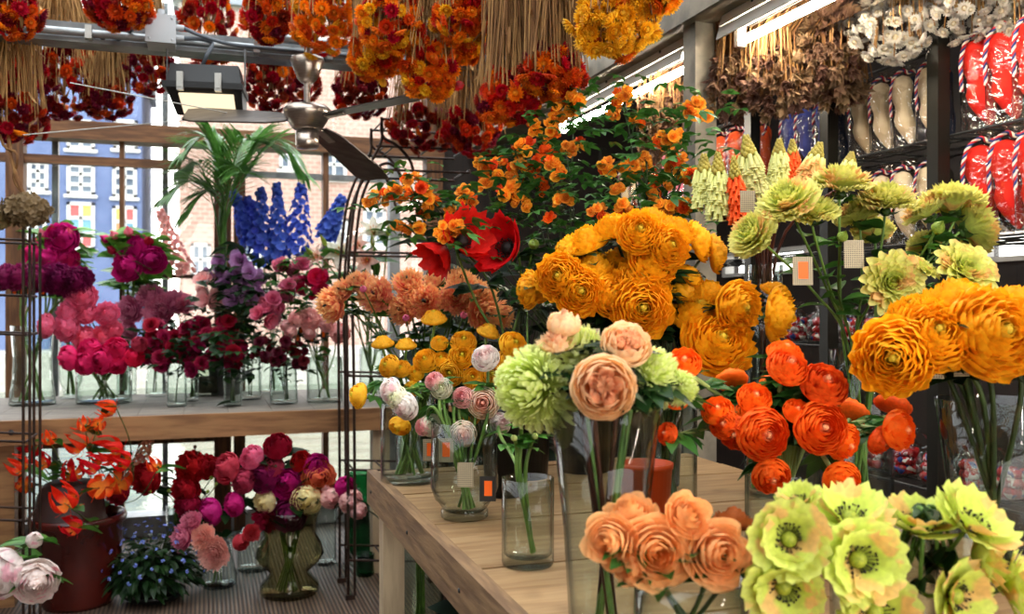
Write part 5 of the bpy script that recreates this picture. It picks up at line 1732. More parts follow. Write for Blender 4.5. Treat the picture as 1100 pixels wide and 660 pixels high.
# ------------------------------------------------------------------ lime poppies
bunch('poppy', 'flower', 'lime_poppy', 'lime', 1.14, .09, 'vD', [
    (848, 580, 76, (-.2, .25), 'facing out with green eye beside the apricot roses'),
    (924, 602, 84, (0, .18), 'largest, facing straight out in the middle'),
    (914, 552, 78, (0, .9, .45), 'tilted back at the top, nearest the orange ranunculus'),
    (842, 634, 76, (-.25, -.15), 'low at the corner with folded pink edges'),
    (942, 656, 86, (.1, .5), 'lowest in the middle, cut by the photo edge'),
    (985, 560, 80, (.05, 1, .25), 'seen from behind at the top centre with green sepals'),
    (1047, 560, 80, (.35, .8, .6), 'tilted back at the top near the photo edge'),
    (1058, 597, 74, (.8, .3, .4), 'side-on below the tilted one near the photo edge'),
    (1032, 642, 78, (.5, .1), 'with upright petal and dark eye, low near the corner'),
    (1092, 634, 72, (.8, .2, .5), 'cut by the photo edge beside the low dark-eyed one'),
    (858, 536, 44, (-.3, .9, .3), 'small half-closed one at the back'),
], 'lime green poppy with ruffled petals, @', k=1.16, leaf='leaf_dark', lk='lobed', nl=4, lL=.04, sr=.003, centre='poppy_green')

# ------------------------------------------------------------------ apricot roses
bunch('rose', 'flower', 'rose', 'peach_rose', 1.15, .08, 'vE', [
    (705, 594, 76, (0, .12), 'largest, facing straight out in the middle'),
    (773, 596, 72, (.15, .2), 'wide open beside the lime poppies'),
    (654, 582, 58, (-.5, .15), 'turned aside, outermost over the tall vase'),
    (678, 550, 54, (-.1, .9, .5), 'tilted up at the back'),
    (741, 553, 50, (.3, .6), 'leaning out at the back beside a green leaf'),
    (788, 557, 42, (.1, .9, -.2), 'shaded brownish one turned away at the back', {'mat': 'peach_rose_shaded'}),
    (680, 612, 44, (-.2, -.4), 'tucked low between the two front ones'),
], 'apricot rose, @', k=1.14, leaf='leaf_mid', lk='trefoil', nl=4, lL=.055, sr=.0035, stem='stem_dark', lrange=(.25, .6))

# ------------------------------------------------------------------ lime chrysanthemums and garden roses
bunch('chrysanthemum', 'flower', 'mum', 'lime_mum', 1.30, .08, 'vF', [
    (574, 416, 108, (-.75, .1, .8), 'the large one spilling down beside the tumbler'),
    (617, 384, 94, (-.1, 1, .4), 'topmost, behind the garden rose'),
    (699, 404, 80, (.75, .6, .4), 'turned to the orange ranunculus'),
    (733, 416, 44, (.8, .2, .4), 'smallest, half hidden beside the long-stemmed orange bloom'),
], 'lime green spider chrysanthemum, @', leaf='leaf_dark', lk='lobed', nl=12, lL=.07, sr=.004, stem='stem', lrange=(.3, .8))
bunch('garden_rose', 'flower', 'english', 'english_peach', 1.27, .08, 'vF', [
    (649, 416, 72, (0, .1), 'the big open cup hanging over the vase rim', {'z': 1.20}),
    (674, 367, 56, (.15, .7), 'open cup at the top beneath the golden dome'),
    (606, 348, 46, (0, .9, .3), 'pale half-open bud standing highest', {'gen': 'peony_ball', 'mat': 'english_peach'}),
    (597, 366, 46, (-.1, .9, .4), 'ruffled one peeping over the topmost chrysanthemum', {'gen': 'frill', 'mat': 'english_peach'}),
], 'peach pink garden rose, @', leaf='leaf_dark', lk='trefoil', nl=10, lL=.06, sr=.004, stem='stem_brown', lrange=(.25, .75), tagp=(.45, False, True))

# ------------------------------------------------------------------ small yellow and blush ranunculus
bunch('ranunculus', 'flower', 'ran_small', 'yellow', 2.36, .10, 'v1', [
    (466, 341, 27, (0, .9, .3), 'standing highest before the peach dahlias, seen edge-on'),
    (525, 356, 25, (.3, .9, .2), 'edge-on, alone at the top over the dark bucket', {'v': 'vG2'}),
    (411, 368, 24, (-.1, 1, .1), 'flat edge-on, second from the iron etagere in the top row'),
    (436, 370, 23, (.0, 1, .1), 'flat edge-on, below the highest one'),
    (472, 368, 19, (0, .8), 'small round one below the highest bloom'),
    (498, 367, 28, (.1, .7), 'tilted up at the top of the crowded middle'),
    (552, 370, 31, (.4, .5), 'beside the pale garden rose bud', {'v': 'vG2'}),
    (457, 387, 27, (-.1, .5), 'facing out at the near end of the middle row'),
    (496, 382, 28, (.1, .3), 'facing out with green eye in the crowded middle'),
    (483, 401, 30, (0, .1), 'facing straight out at the centre of the bunch'),
    (529, 402, 31, (.05, .15), 'facing out behind the white bloom on a long stem', {'v': 'vG2'}),
    (417, 393, 25, (-.6, .4), 'leaning out towards the etagere in the middle row'),
    (431, 396, 20, (-.2, .5), 'small, behind the leaning one'),
    (446, 401, 19, (-.1, .5), 'small, left below the near-end one'),
    (507, 406, 22, (.2, .3), 'half hidden beneath the green-eyed one'),
    (474, 386, 20, (0, .7), 'half hidden in the middle of the crowd'),
    (384, 425, 28, (-.9, .2, .6), 'outermost, alone over the shelf front board'),
    (429, 459, 24, (-.2, -.6), 'lowest, hanging under the white blooms'),
    (442, 418, 17, (-.1, .0), 'small bud-like one above the white blooms'),
    (543, 388, 24, (.5, .4), 'next to the lime chrysanthemum', {'v': 'vG2'}),
    (513, 415, 20, (.1, -.1), 'lower edge of the crowd', {'v': 'vG2'}),
    (506, 449, 20, (.1, -.3), 'orange-tinted one under the blush blooms', {'v': 'v2'}),
], 'small yellow ranunculus, @', k=1.1, leaf='leaf', lk='lobed', nl=3, lL=.05, sr=.0036)
bunch('ranunculus', 'flower', 'ran_small', 'blush', 2.05, .09, 'v2', [
    (418, 419, 28, (-.8, .3), 'white and pink, behind the two largest white ones', {'mat': 'white_pink', 'lab': 'small white-pink ranunculus, @', 'v': 'v1'}),
    (434, 437, 32, (-.6, -.2), 'white with pink tip, hanging over the glass vase', {'mat': 'white_pink', 'lab': 'oval ranunculus, @', 'v': 'v1'}),
    (425, 427, 26, (-.5, .2), 'greenish white, squeezed between the two pinkish ones', {'mat': 'cream_green', 'lab': 'small ranunculus, @', 'v': 'v1'}),
    (474, 417, 24, (.0, .3), 'greenish white, right in the middle of the yellow ones', {'mat': 'cream_green', 'lab': 'round ranunculus, @'}),
    (521, 384, 31, (-.2, .6), 'white, on a long stem against the yellow ones', {'mat': 'white_pink', 'lab': 'pale ranunculus, @'}),
    (466, 409, 21, (-.2, .5), 'small pink, above the greenish white one', {'mat': 'pale_pink', 'lab': 'ranunculus, @'}),
    (497, 427, 24, (-.1, .3), 'shell pink bud-like one beside the large blush bloom', {'mat': 'pale_pink', 'lab': 'ranunculus, @'}),
    (519, 433, 35, (.0, .12), 'the larger, facing out next to the lime chrysanthemum'),
    (497, 467, 30, (.0, -.1), 'the lower, hanging over the footed vase'),
    (464, 457, 25, (.4, .2), 'greenish white bud on the low side stem', {'mat': 'cream_green', 'lab': 'ranunculus, @'}),
    (454, 459, 19, (-.3, .1), 'small pink bud behind the greenish white bud', {'mat': 'pale_pink', 'lab': 'ranunculus, @'}),
    (538, 455, 24, (.3, .2), 'pink-white, half hidden under the lime chrysanthemum', {'mat': 'white_pink', 'lab': 'ranunculus, @', 'v': 'v3'}),
], 'round blush pink ranunculus, @', k=1.08, leaf='leaf', lk='lobed', nl=3, lL=.05, sr=.0038, stem='stem')
for i, (px, py) in enumerate(((552, 470), (560, 452), (575, 468))):
    flower('chrysanthemum_bud', 'flower', ('green bud on a branching stem leaning from the tumbler, lowest', 'green bud on a branching stem leaning from the tumbler, highest', 'green bud on a branching stem leaning from the tumbler, nearest the tall vase')[i], 'bud', 'lime_mum', P(px, py, 1.62), .018, D(-.2 + .2 * i, .8), 'v3', nl=3, lL=.04, sr=.0036, stem='stem', leaf='leaf')
for nm, (px, py, z), st, pt in (('squeezed between the two pinkish', (462, 472, 2.2), True, True), ('hanging over the footed vase', (500, 497, 1.93), False, True), ('the larger, facing out next', (524, 512, 1.91), True, False), ('greenish white bud on the low', (479, 471, 2.0), True, True)):
    o = by_label(nm)
    if o: price_tag(o, P(px, py, z), .034, .052, st, pt, D(0, .05))

# ------------------------------------------------------------------ peach dahlias and red poppies
bunch('dahlia', 'flower', 'peach_dahlia', 'peach_dahlia', 2.78, .15, 'vH', [
    (403, 316, 42, (-.2, .25), 'facing out with dark eye, second from the etagere'),
    (383, 302, 30, (-.4, .8), 'tilted up behind, nearest the etagere top'),
    (438, 302, 36, (-.1, .75), 'tilted up with dark eye in the back row'),
    (456, 324, 42, (0, .12), 'facing straight out, centre of the bunch'),
    (431, 332, 36, (-.4, .0), 'squeezed between the two front ones'),
    (490, 319, 40, (.1, .2), 'facing out with dark eye, right of the centre'),
    (495, 301, 34, (.2, .8), 'tilted up in the back row above the dark-eyed one'),
    (466, 301, 26, (0, .95, .3), 'plain orange, half hidden in the back row'),
    (521, 336, 42, (.45, -.2), 'hanging low over the dark bucket'),
    (542, 338, 32, (.9, .1, .5), 'turned away at the far side'),
    (517, 315, 36, (.4, .6), 'tilted out on the upper shoulder'),
    (354, 328, 40, (-.6, -.1, .8), 'drooping alone outside the etagere'),
    (366, 312, 28, (-.5, .4), 'smaller, above the drooping one'),
    (338, 336, 1, (0, 0), ''),
][:-1], 'peach orange dahlia, @', k=1.1, leaf='leaf', lk='lobed', nl=5, lL=.08, sr=.003, centre='dark', lrange=(.5, .85))
for px, py, w_ in ((498, 338, 'over the crowded yellow ranunculus'), (436, 341, 'low between the front dahlias'), (390, 310, 'beside the iron etagere')):
    flower('dahlia_bud', 'flower', 'small round coral dahlia bud ' + w_, 'bud', 'coral_pink', P(px, py, 2.66), .032, D(0, .5), 'vH', nl=0, sr=.002)
bunch('poppy', 'flower', 'poppy', 'poppy_red', 2.42, .1, 'vI', [
    (543, 266, 66, (-.55, .15, .8), 'the big one in front, facing out'),
    (498, 257, 60, (.35, .3, .7), 'the middle one, its dark cup turned to the big one'),
    (473, 270, 50, (-.5, -.5, .4), 'the drooping one, seen from its back, nearest the dahlias'),
], 'large crinkled red poppy, @', k=1.0, leaf='leaf_dark', lk='lobed', nl=3, lL=.09, sr=.0035, centre='poppy_dark')
flower('poppy_bud', 'flower', 'hairy green poppy bud on a bent stem beside the big red poppy', 'bud', 'bud_green', P(574, 263, 2.46), .045, D(.2, -.3), 'vI', nl=0, sr=.003)

# ------------------------------------------------------------------ lime carnations and dahlias
bunch('carnation', 'flower', 'carnation', 'lime_carnation', 1.86, .12, 'vL', [
    (846, 216, 58, (-.45, .7, .5), 'large, second from the torch lilies'),
    (808, 252, 50, (-.75, .45, .5), 'outermost, low before the torch lily stems'),
    (904, 195, 56, (0, .95, .25), 'standing highest on a straight stem'),
    (874, 227, 48, (-.1, .8, .4), 'tucked behind the large one'),
    (953, 214, 54, (0, .9, .3), 'seen from the side below the white slippers'),
    (920, 231, 42, (-.1, .9, -.3), 'shaded, with dark calyx, under the side-on one'),
    (1024, 217, 58, (.1, .8, -.15), 'topmost against the thick black post'),
    (994, 226, 44, (-.35, .8, -.25), 'with orange-flushed petals left of the topmost by the post'),
    (1046, 244, 54, (.85, .4, -.1), 'leaning outermost under the red slippers'),
    (938, 248, 38, (.05, .8, -.4), 'half hidden behind crossing stems'),
    (994, 262, 34, (.0, .6, -.4), 'small, low behind the green bud'),
], 'lime yellow carnation, @', k=1.18, leaf='leaf', lk='lance', nl=6, lL=.06, sr=.003, stem='stem', lrange=(.4, .8))
for px, py, d_, w_ in ((1009, 243, .040, 'in front of the thick black post'), (906, 253, .034, 'among the stems under the highest carnation')):
    flower('carnation_bud', 'flower', 'closed green carnation bud ' + w_, 'bud', 'bud_green', P(px, py, 1.82), d_, D(.1, .7), 'vL', nl=3, lL=.03)
bunch('dahlia', 'flower', 'lime_dahlia', 'lime_carnation', 1.80, .05, 'vL', [
    (961, 303, 76, (0, .12), 'the open one facing straight out'),
    (1041, 287, 76, (.15, .65), 'tilted up behind the nearer golden ranunculus'),
    (993, 285, 46, (.4, .7, .4), 'half hidden behind the open one'),
], 'lime green dahlia, @', leaf='leaf', lk='lance', nl=4, lL=.06, sr=.003, stem='stem')
for nm, (px, py, z), st in (('outermost, low before the torch', (862, 276, 1.80), True), ('side below the white slippers', (917, 258, 1.82), False)):
    price_tag(by_label(nm), P(px, py, z), .040, .056, st, True, D(0, .05))

for a in (('torch lily with dull yellow bells, tallest of the group', (801, 146), (811, 208), 2.2, 30, 'torch'),
          ('yellow torch lily leaning outermost towards the spray roses', (756, 166), (757, 218), 2.22, 26, 'torch'),
          ('yellow torch lily second from the spray roses', (771, 164), (772, 228), 2.16, 26, 'torch'),
          ('torch lily with red bells hanging under the tallest one', (788, 168), (793, 236), 2.14, 22, 'torch_red'),
          ('yellow torch lily standing between the two red ones', (837, 150), (836, 196), 2.2, 24, 'torch'),
          ('torch lily with red bells, farther back beside the blue slippers', (851, 150), (852, 194), 2.3, 20, 'torch_red'),
          ('torch lily with yellow and red-edged bells leaning over the carnation', (881, 154), (866, 200), 2.16, 28, 'torch_mixed'),
          ('short yellow torch lily farthest along, below the white slippers', (915, 164), (908, 196), 2.2, 22, 'torch')):
    torch(a[0], 'vK', *a[1:])
price_tag(by_label('red bells hanging under'), P(803, 205, 2.08), .034, .05, False, True, D(0, .05))

# ------------------------------------------------------------------ orange spray roses
SO = ['spray_orange', 'spray_orange', 'spray_orange', 'spray_red']
for lab, v, cl, m_ in (
        ('reaching farthest over the peach dahlias towards the etagere', 'vJ', [(407, 213, 2.55, 4, 10), (397, 221, 2.5, 2, 7), (427, 204, 2.55, 5, 11), (447, 200, 2.5, 9, 15)], SO),
        ('with loose low clusters just above the peach dahlias', 'vJ', [(462, 216, 2.5, 5, 9), (447, 246, 2.5, 3, 8), (431, 248, 2.5, 4, 8), (454, 230, 2.55, 2, 6)], SO),
        ('with clusters hanging right over the red poppies', 'vJ', [(500, 212, 2.5, 5, 10), (482, 228, 2.45, 3, 6), (476, 247, 2.4, 6, 10), (487, 244, 2.4, 3, 7)], SO),
        ('arching high behind the middle red poppy', 'vJ', [(516, 180, 2.6, 4, 8), (524, 200, 2.6, 4, 8), (537, 180, 2.6, 7, 12), (545, 206, 2.55, 5, 9)], SO),
        ('with yellowish clusters above the big red poppy', 'vJ', [(560, 186, 2.6, 7, 12), (553, 205, 2.55, 5, 9), (560, 217, 2.55, 3, 7), (553, 160, 2.65, 3, 8)], SO),
        ('upright one beneath the red dried flowers', 'vJ', [(566, 160, 2.65, 5, 11), (588, 143, 2.7, 6, 11), (584, 160, 2.7, 3, 7), (575, 138, 2.7, 3, 7)], SO),
        ('tallest one, topped beside the white strip light cover', 'vJ', [(600, 121, 2.7, 5, 8), (617, 112, 2.7, 7, 11), (612, 122, 2.7, 3, 7), (622, 157, 2.7, 4, 8)], SO),
        ('with two red-orange clusters just behind the golden dome', 'vJ', [(597, 184, 2.5, 5, 8), (604, 218, 2.45, 6, 10), (592, 175, 2.5, 3, 6), (608, 158, 2.55, 3, 8)], SO),
        ('mixing deep red blooms low among the leaves', 'vJ', [(587, 165, 2.65, 5, 12), (577, 200, 2.6, 4, 9), (592, 237, 2.5, 3, 8), (575, 178, 2.6, 3, 8)], ['spray_red']),
        ('standing alone before the pink slippers, small-clustered', 'vJ2', [(661, 120, 2.45, 3, 6), (671, 104, 2.45, 6, 9), (661, 113, 2.45, 2, 5), (685, 132, 2.45, 3, 7)], SO),
        ('spread out low in front of the cream slippers', 'vJ2', [(652, 181, 2.4, 6, 9), (666, 207, 2.35, 4, 8), (642, 229, 2.3, 4, 9), (670, 223, 2.3, 4, 8)], SO),
        ('with big clusters midway above the golden dome', 'vJ2', [(679, 180, 2.4, 7, 11), (695, 173, 2.4, 5, 9), (709, 206, 2.35, 7, 11), (715, 222, 2.3, 5, 8)], SO),
        ('with a round orange cluster before the pink slippers', 'vJ2', [(718, 147, 2.4, 8, 12), (725, 175, 2.4, 7, 11), (735, 222, 2.3, 4, 7), (736, 184, 2.4, 4, 8)], SO),
        ('nearest the steel column with separate blooms', 'vJ2', [(745, 113, 2.5, 5, 9), (757, 125, 2.45, 2, 5), (743, 190, 2.35, 4, 8), (755, 218, 2.3, 5, 9), (742, 120, 2.45, 2, 6)], SO)):
    cl = [(q[0], q[1], q[2], int(q[3] * 1.35 + .6), q[4] * 1.2) for q in cl]
    branch('spray_rose', 'flower', 'leafy branch of small orange spray roses, ' + lab, v, cl, 'minirose', m_, 13, nleaf=60, lL=.036, leafspread=.20, leaf='leaf_mid')

# dark foliage behind the red poppies
def foliage(name, label, base, h, spread_, n, L, W, leaf='leaf_deep', cat='plant', kind='ovate', parts=None, upmin=-.1):
    e = empty(name, base, label, cat)
    mb = MB(); ml = MB()
    for i in range(n):
        a = i * 2.39996; t = rng.random()
        tip = Vector(base) + Vector((math.cos(a) * spread_ * rng.uniform(.3, 1), math.sin(a) * spread_ * rng.uniform(.3, 1), h * rng.uniform(.45, 1)))
        mb.tube(catmull([Vector(base) + Vector((math.cos(a) * .02, math.sin(a) * .02, 0)), Vector(base).lerp(tip, .5) + UV * h * .12, tip], 4), .003, 4, cap=False)
        for k in range(2):
            put_leaf(ml, tip - UV * k * h * .1, (math.cos(a + k), math.sin(a + k), rng.uniform(upmin, .5)), L * rng.uniform(.7, 1.2), W, kind)
    mb.build('stems', MATS['stem_dark'], e, True); ml.build('leaves', MATS[leaf], e, True)
    return e


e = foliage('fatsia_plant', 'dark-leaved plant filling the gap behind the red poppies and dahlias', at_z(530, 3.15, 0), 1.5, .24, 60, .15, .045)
mb = MB(); b = e.location; mb.lathe([(.001, 0), (.12, 0), (.15, .25), (.16, .25), (.16, .28), (.14, .28), (.14, .24), (.001, .24)], 24, Matrix.Translation(b)); mb.build('pot', MATS['black_plastic'], e, True)
e = foliage('potted_plant', 'dark broad-leaved plant under the display table', Vector((.68, 1.95, 0)), .55, .17, 26, .16, .04, upmin=-.3)
b = e.location; mb = MB(); mb.lathe([(.001, 0), (.09, 0), (.11, .2), (.10, .2), (.09, .17), (.001, .17)], 20, Matrix.Translation(b)); mb.build('pot', MATS['black_plastic'], e, True)
e = foliage('potted_plant', 'green leafy plant at the bottom edge before the table leg', Vector((.33, 2.35, 0)), .22, .10, 12, .11, .03, leaf='leaf_dark')
b = e.location; mb = MB(); mb.lathe([(.001, 0), (.06, 0), (.08, .12), (.07, .12), (.06, .1), (.001, .1)], 20, Matrix.Translation(b)); mb.build('pot', MATS['black_plastic'], e, True)
# ------------------------------------------------------------------ window shelf flowers
bunch('ranunculus', 'flower', 'ran_big', 'plum', 4.32, .12, 's1', [
    (16, 297, 30, (-.3, .3), 'second from the photo edge'),
    (40, 300, 28, (-.1, .1), 'facing out behind the iron uprights'),
    (60, 299, 34, (0, .2), 'big open one in the middle'),
    (78, 304, 34, (.2, .05), 'big open one with gold eye near the magenta peonies'),
    (2, 297, 30, (-.5, .3), 'cut by the photo edge'),
    (51, 292, 26, (0, .9), 'tilted up at the back in the middle'),
    (88, 298, 26, (.7, .4), 'turned away at the end of the row'),
    (28, 292, 26, (-.2, .9), 'tilted up at the back near the edge'),
], 'dark plum ranunculus, @', leaf='leaf_dark', nl=0, sr=.005, stem='stem', centre='gold', tagp=(.62, False, True))
bunch('peony', 'flower', 'peony_open', 'magenta', 4.72, .10, 's2b', [
    (66, 256, 36, (.2, .2), 'largest and highest bloom'),
    (50, 277, 32, (-.2, 0), 'lower, behind the iron upright'),
    (34, 270, 26, (-.6, .2), 'half hidden at the far side'),
    (72, 278, 26, (.5, .1), 'small, between plum row and green leaves'),
    (38, 259, 13, (-.3, .8), 'bud standing lowest on the iron rack side', {'gen': 'bud', 'mat': 'hot_pink'}),
    (45, 250, 14, (-.1, .9), 'pale green-pink bud', {'gen': 'bud', 'mat': 'mallow_pink'}),
    (56, 245, 13, (.1, .9), 'topmost red bud', {'gen': 'bud', 'mat': 'hot_pink'}),
    (74, 249, 16, (.4, .7), 'round orange-tinted bud on the big bloom', {'gen': 'bud', 'mat': 'coral_pink'}),
], 'magenta peony over the plum row, @', leaf='leaf_bright', lk='lance', nl=13, lL=.14, sr=.004, lrange=(.45, .9))
bunch('peony', 'flower', 'peony_open', 'magenta', 4.70, .10, 's2c', [
    (135, 287, 34, (-.1, 0), 'the large low one in front'),
    (164, 280, 31, (.5, -.1), 'hanging towards the pink larkspur'),
    (148, 264, 28, (.1, .5), 'tilted up in the middle'),
    (119, 268, 16, (-.3, .3), 'dark red bud on the leafy side', {'gen': 'bud', 'mat': 'crimson'}),
    (122, 252, 14, (-.2, .8), 'greenish bud, second highest', {'gen': 'bud', 'mat': 'coral_pink'}),
    (138, 248, 16, (.1, .9), 'topmost orange-red bud', {'gen': 'bud', 'mat': 'coral_pink'}),
    (160, 258, 16, (.4, .6), 'plain dark pink bud towards the larkspur', {'gen': 'bud', 'mat': 'crimson'}),
    (112, 256, 14, (-.6, .5), 'small magenta bud at the leafy edge', {'gen': 'bud'}),
], 'magenta peony behind the hot pink ones, @', leaf='leaf_bright', lk='lance', nl=14, lL=.14, sr=.004, lrange=(.45, .9))
spire('larkspur', 'flower', 'pale pink larkspur spike leaning against the window', 's3', (172, 226), (196, 294), 4.95, 30, 'larkspur_pink', n=80, fl=.024)
bunch('ranunculus', 'flower', 'ran_big', 'coral_pink', 4.32, .10, 's2', [
    (88, 318, 28, (.3, .4), 'highest, under the plum row'),
    (69, 351, 29, (-.3, .1), 'facing out with pale eye at the near end'),
    (47, 350, 24, (-.6, .2), 'behind the waisted vase'),
    (71, 333, 24, (-.3, .5), 'above the pale-eyed one'),
    (92, 336, 22, (0, .5), 'in the middle of the upper row'),
    (114, 336, 24, (.2, .5), 'in the upper row nearest the dusty pink pompons'),
    (109, 360, 24, (0, .5), 'right above the hot pink peonies'),
    (120, 354, 20, (.3, .4), 'small, below the leafy magenta bunch'),
    (89, 363, 24, (-.2, .3), 'at the near edge over the peonies'),
], 'coral pink ranunculus, @', k=1.1, leaf='leaf_dark', nl=3, lL=.07, sr=.0035)
bunch('peony', 'flower', 'peony', 'hot_pink', 4.22, .13, 's2', [
    (109, 387, 32, (0, .05), 'open-centred, facing straight out'),
    (91, 391, 26, (-.2, -.1), 'just beside the open-centred one'),
    (125, 376, 28, (.3, .3), 'upper on the far side'),
    (73, 385, 28, (-.7, .0), 'outermost at the near end'),
    (126, 392, 22, (.4, -.2), 'small low one'),
    (95, 375, 26, (-.2, .6), 'upper in the middle'),
    (145, 384, 22, (.8, .1), 'outermost towards the burgundy roses'),
    (150, 370, 18, (.8, .4), 'small dark one tucked beside the burgundy roses', {'mat': 'rose_red'}),
], 'hot pink peony in the wide cylinder, @', k=1.12, leaf='leaf_dark', lk='lance', nl=5, lL=.09, sr=.004, lrange=(.5, .9))
bunch('pompon_flower', 'flower', 'frill', 'dusty_pink', 4.75, .08, 's5', [
    (138, 334, 32, (-.2, .1), 'separate pale one over the hot pink peonies'),
    (170, 332, 36, (0, .15), 'largest in the middle'),
    (160, 317, 30, (-.1, .7), 'topmost towards the window'),
    (186, 324, 30, (.2, .6), 'upper on the mallow side'),
    (199, 326, 22, (.5, .4), 'smallest, outermost by the mallows'),
    (138, 356, 22, (-.4, -.2), 'low dark one beside the peonies'),
], 'dusty pink pompon bloom, @', k=1.12, leaf='leaf_dark', nl=3, lL=.07, sr=.003)
for lab, v, cl in (('nearest the hot pink peonies', 's3', [(163, 354, 4.45, 5, 11), (156, 378, 4.4, 4, 9), (170, 366, 4.4, 4, 9)]),
                   ('rising over the bottle-necked vase', 's3', [(180, 371, 4.4, 6, 11), (173, 388, 4.35, 4, 9), (190, 362, 4.45, 3, 8)]),
                   ('spread over the slim front vase', 's4', [(203, 359, 4.4, 5, 10), (207, 372, 4.35, 4, 9), (212, 393, 4.3, 4, 9)]),
                   ('rising behind the slim front vase', 's5', [(217, 350, 4.5, 4, 9), (222, 363, 4.45, 4, 9), (200, 382, 4.4, 4, 9)]),
                   ('over the jar with grey filling', 's7', [(232, 365, 4.4, 5, 10), (228, 386, 4.35, 4, 9), (242, 350, 4.45, 3, 8)]),
                   ('nearest the maroon blossoms', 's7', [(253, 375, 4.35, 5, 10), (251, 389, 4.3, 3, 8), (241, 372, 4.4, 4, 9)])):
    branch('burgundy_rose', 'flower', 'spray of small burgundy roses, ' + lab, v, cl, 'burg', 'burgundy', 18, nleaf=34, lL=.06, leaf='leaf_dark', leafspread=.2)
for lab, v, cl, m_ in (('lowest over the slim stems', 's7', [(266, 316, 4.5, 4, 10), (255, 318, 4.5, 3, 7)], 'lavender'),
                       ('with the widest open blooms', 's7', [(269, 296, 4.5, 4, 10), (273, 308, 4.5, 3, 8), (262, 279, 4.55, 4, 8)], 'lavender'),
                       ('reaching up towards the palm', 's8', [(248, 300, 4.55, 4, 9), (239, 285, 4.6, 4, 9), (231, 297, 4.6, 3, 8)], 'lavender'),
                       ('pale salmon one among the lavender ones', 's7', [(220, 309, 4.55, 3, 8), (225, 323, 4.5, 3, 7)], 'pale_pink')):
    branch('mallow', 'flower', 'leafy mallow stem with small blooms, ' + lab, v, cl, 'mallow', m_, 21, nleaf=40, lL=.07, leaf='leaf_dark', leafspread=.25)
for a in (('nearest the palm', (251, 206), (272, 262), 26), ('tall one beside the nearest', (280, 202), (284, 284), 26), ('tallest in the middle', (297, 197), (301, 276), 26), ('broad one under the fan', (324, 198), (318, 276), 34), ('short one leaning out to the lilies', (368, 211), (350, 256), 26), ('small one behind the middle pair', (266, 212), (280, 268), 24)):
    spire('delphinium', 'flower', 'blue delphinium spike, ' + a[0], 's12', a[1], a[2], 4.85, a[3], 'blue', n=62, fl=.030, leaf=('leaf_dark', 5, .12))
for lab, v, cl, m_ in (('topmost beside the delphiniums', 's9', [(320, 310, 4.55, 4, 9), (303, 292, 4.6, 3, 8), (318, 287, 4.6, 3, 8)], 'mallow_pink'),
                       ('in the middle over the maroon blossoms', 's9', [(298, 327, 4.5, 4, 9), (307, 338, 4.45, 4, 9), (310, 312, 4.5, 3, 8)], 'mallow_pink'),
                       ('magenta-red one next to the lilies', 's10', [(341, 299, 4.5, 3, 6), (350, 306, 4.5, 2, 6), (343, 315, 4.5, 2, 6), (328, 307, 4.55, 3, 7)], 'hot_pink'),
                       ('dark pink low one beside the lavender ones', 's8', [(284, 341, 4.4, 4, 9), (290, 326, 4.45, 3, 8)], 'mallow_pink')):
    branch('mallow', 'flower', 'pink mallow stem, ' + lab, v, cl, 'mallow', m_, 19, nleaf=26, lL=.06, leaf='leaf', leafspread=.2)
bunch('ranunculus', 'flower', 'ran_big', 'pale_pink', 4.35, .08, 's10', [
    (332, 343, 24, (.1, .15), 'largest, facing out'), (318, 342, 20, (-.2, .4), 'behind the largest'), (305, 350, 12, (-.5, 0), 'small cream-pink bud over the maroon blossoms'),
    (332, 359, 14, (.1, -.4), 'small one hanging below the largest'), (311, 357, 16, (-.4, -.2), 'half open, over the maroon blossoms'), (366, 358, 22, (.5, -.1), 'outermost behind the iron etagere'), (352, 348, 18, (.3, .3), 'between largest and outermost'),
], 'pale pink ranunculus on the shelf, @', leaf='leaf_dark', nl=3, lL=.06, sr=.003, tagp=(.6, False, True))
for lab, v, cl in (('nearest the burgundy roses', 's9', [(283, 373, 4.35, 6, 9), (279, 387, 4.3, 4, 8)]), ('in the middle of the leaf-lined vase', 's9', [(305, 370, 4.35, 6, 9), (300, 385, 4.3, 6, 9)]), ('on the pink ranunculus side', 's9', [(320, 376, 4.35, 6, 9), (325, 388, 4.3, 4, 8)])):
    branch('maroon_blossom', 'flower', 'cluster of very dark maroon blossoms, ' + lab, v, cl, 'burg', 'maroon', 12, nleaf=24, lL=.05, leaf='leaf_dark', leafspread=.15)
bunch('lily', 'flower', 'lily', 'lily_white', 4.40, .06, 's11', [
    (364, 270, 40, (-.2, .1), 'the open white one outside the etagere upright'),
    (401, 246, 38, (.1, .6), 'white one at the top, inside the etagere'),
    (392, 280, 36, (-.1, -.1), 'pink one facing out inside the etagere', {'mat': 'lily_pink'}),
    (382, 262, 34, (-.3, .5), 'pale pink one behind the upright', {'mat': 'lily_pink'}),
    (338, 275, 28, (-.8, .3), 'pale pink one turned to the delphiniums', {'mat': 'lily_pink'}),
], 'lily, @', leaf='leaf', lk='lance', nl=5, lL=.12, sr=.004, centre='stamens', lrange=(.5, .9))
for px, py, a, w_ in ((331, 269, (-.3, .6), 'pale yellow, leaning to the delphiniums'), (347, 258, (-.3, .9), 'green, above the white lily'), (417, 247, (.2, 1), 'green and tallest, inside the etagere'), (400, 258, (0, 1), 'brownish one between the lilies')):
    flower('lily_bud', 'flower', 'long closed lily bud, ' + w_, 'bud', 'bud_green', P(px, py, 4.38), .06, D(*a), 's11', nl=2, lL=.1, sr=.004, sq=(.6, .6, 1.6), lk='lance', leaf='leaf')

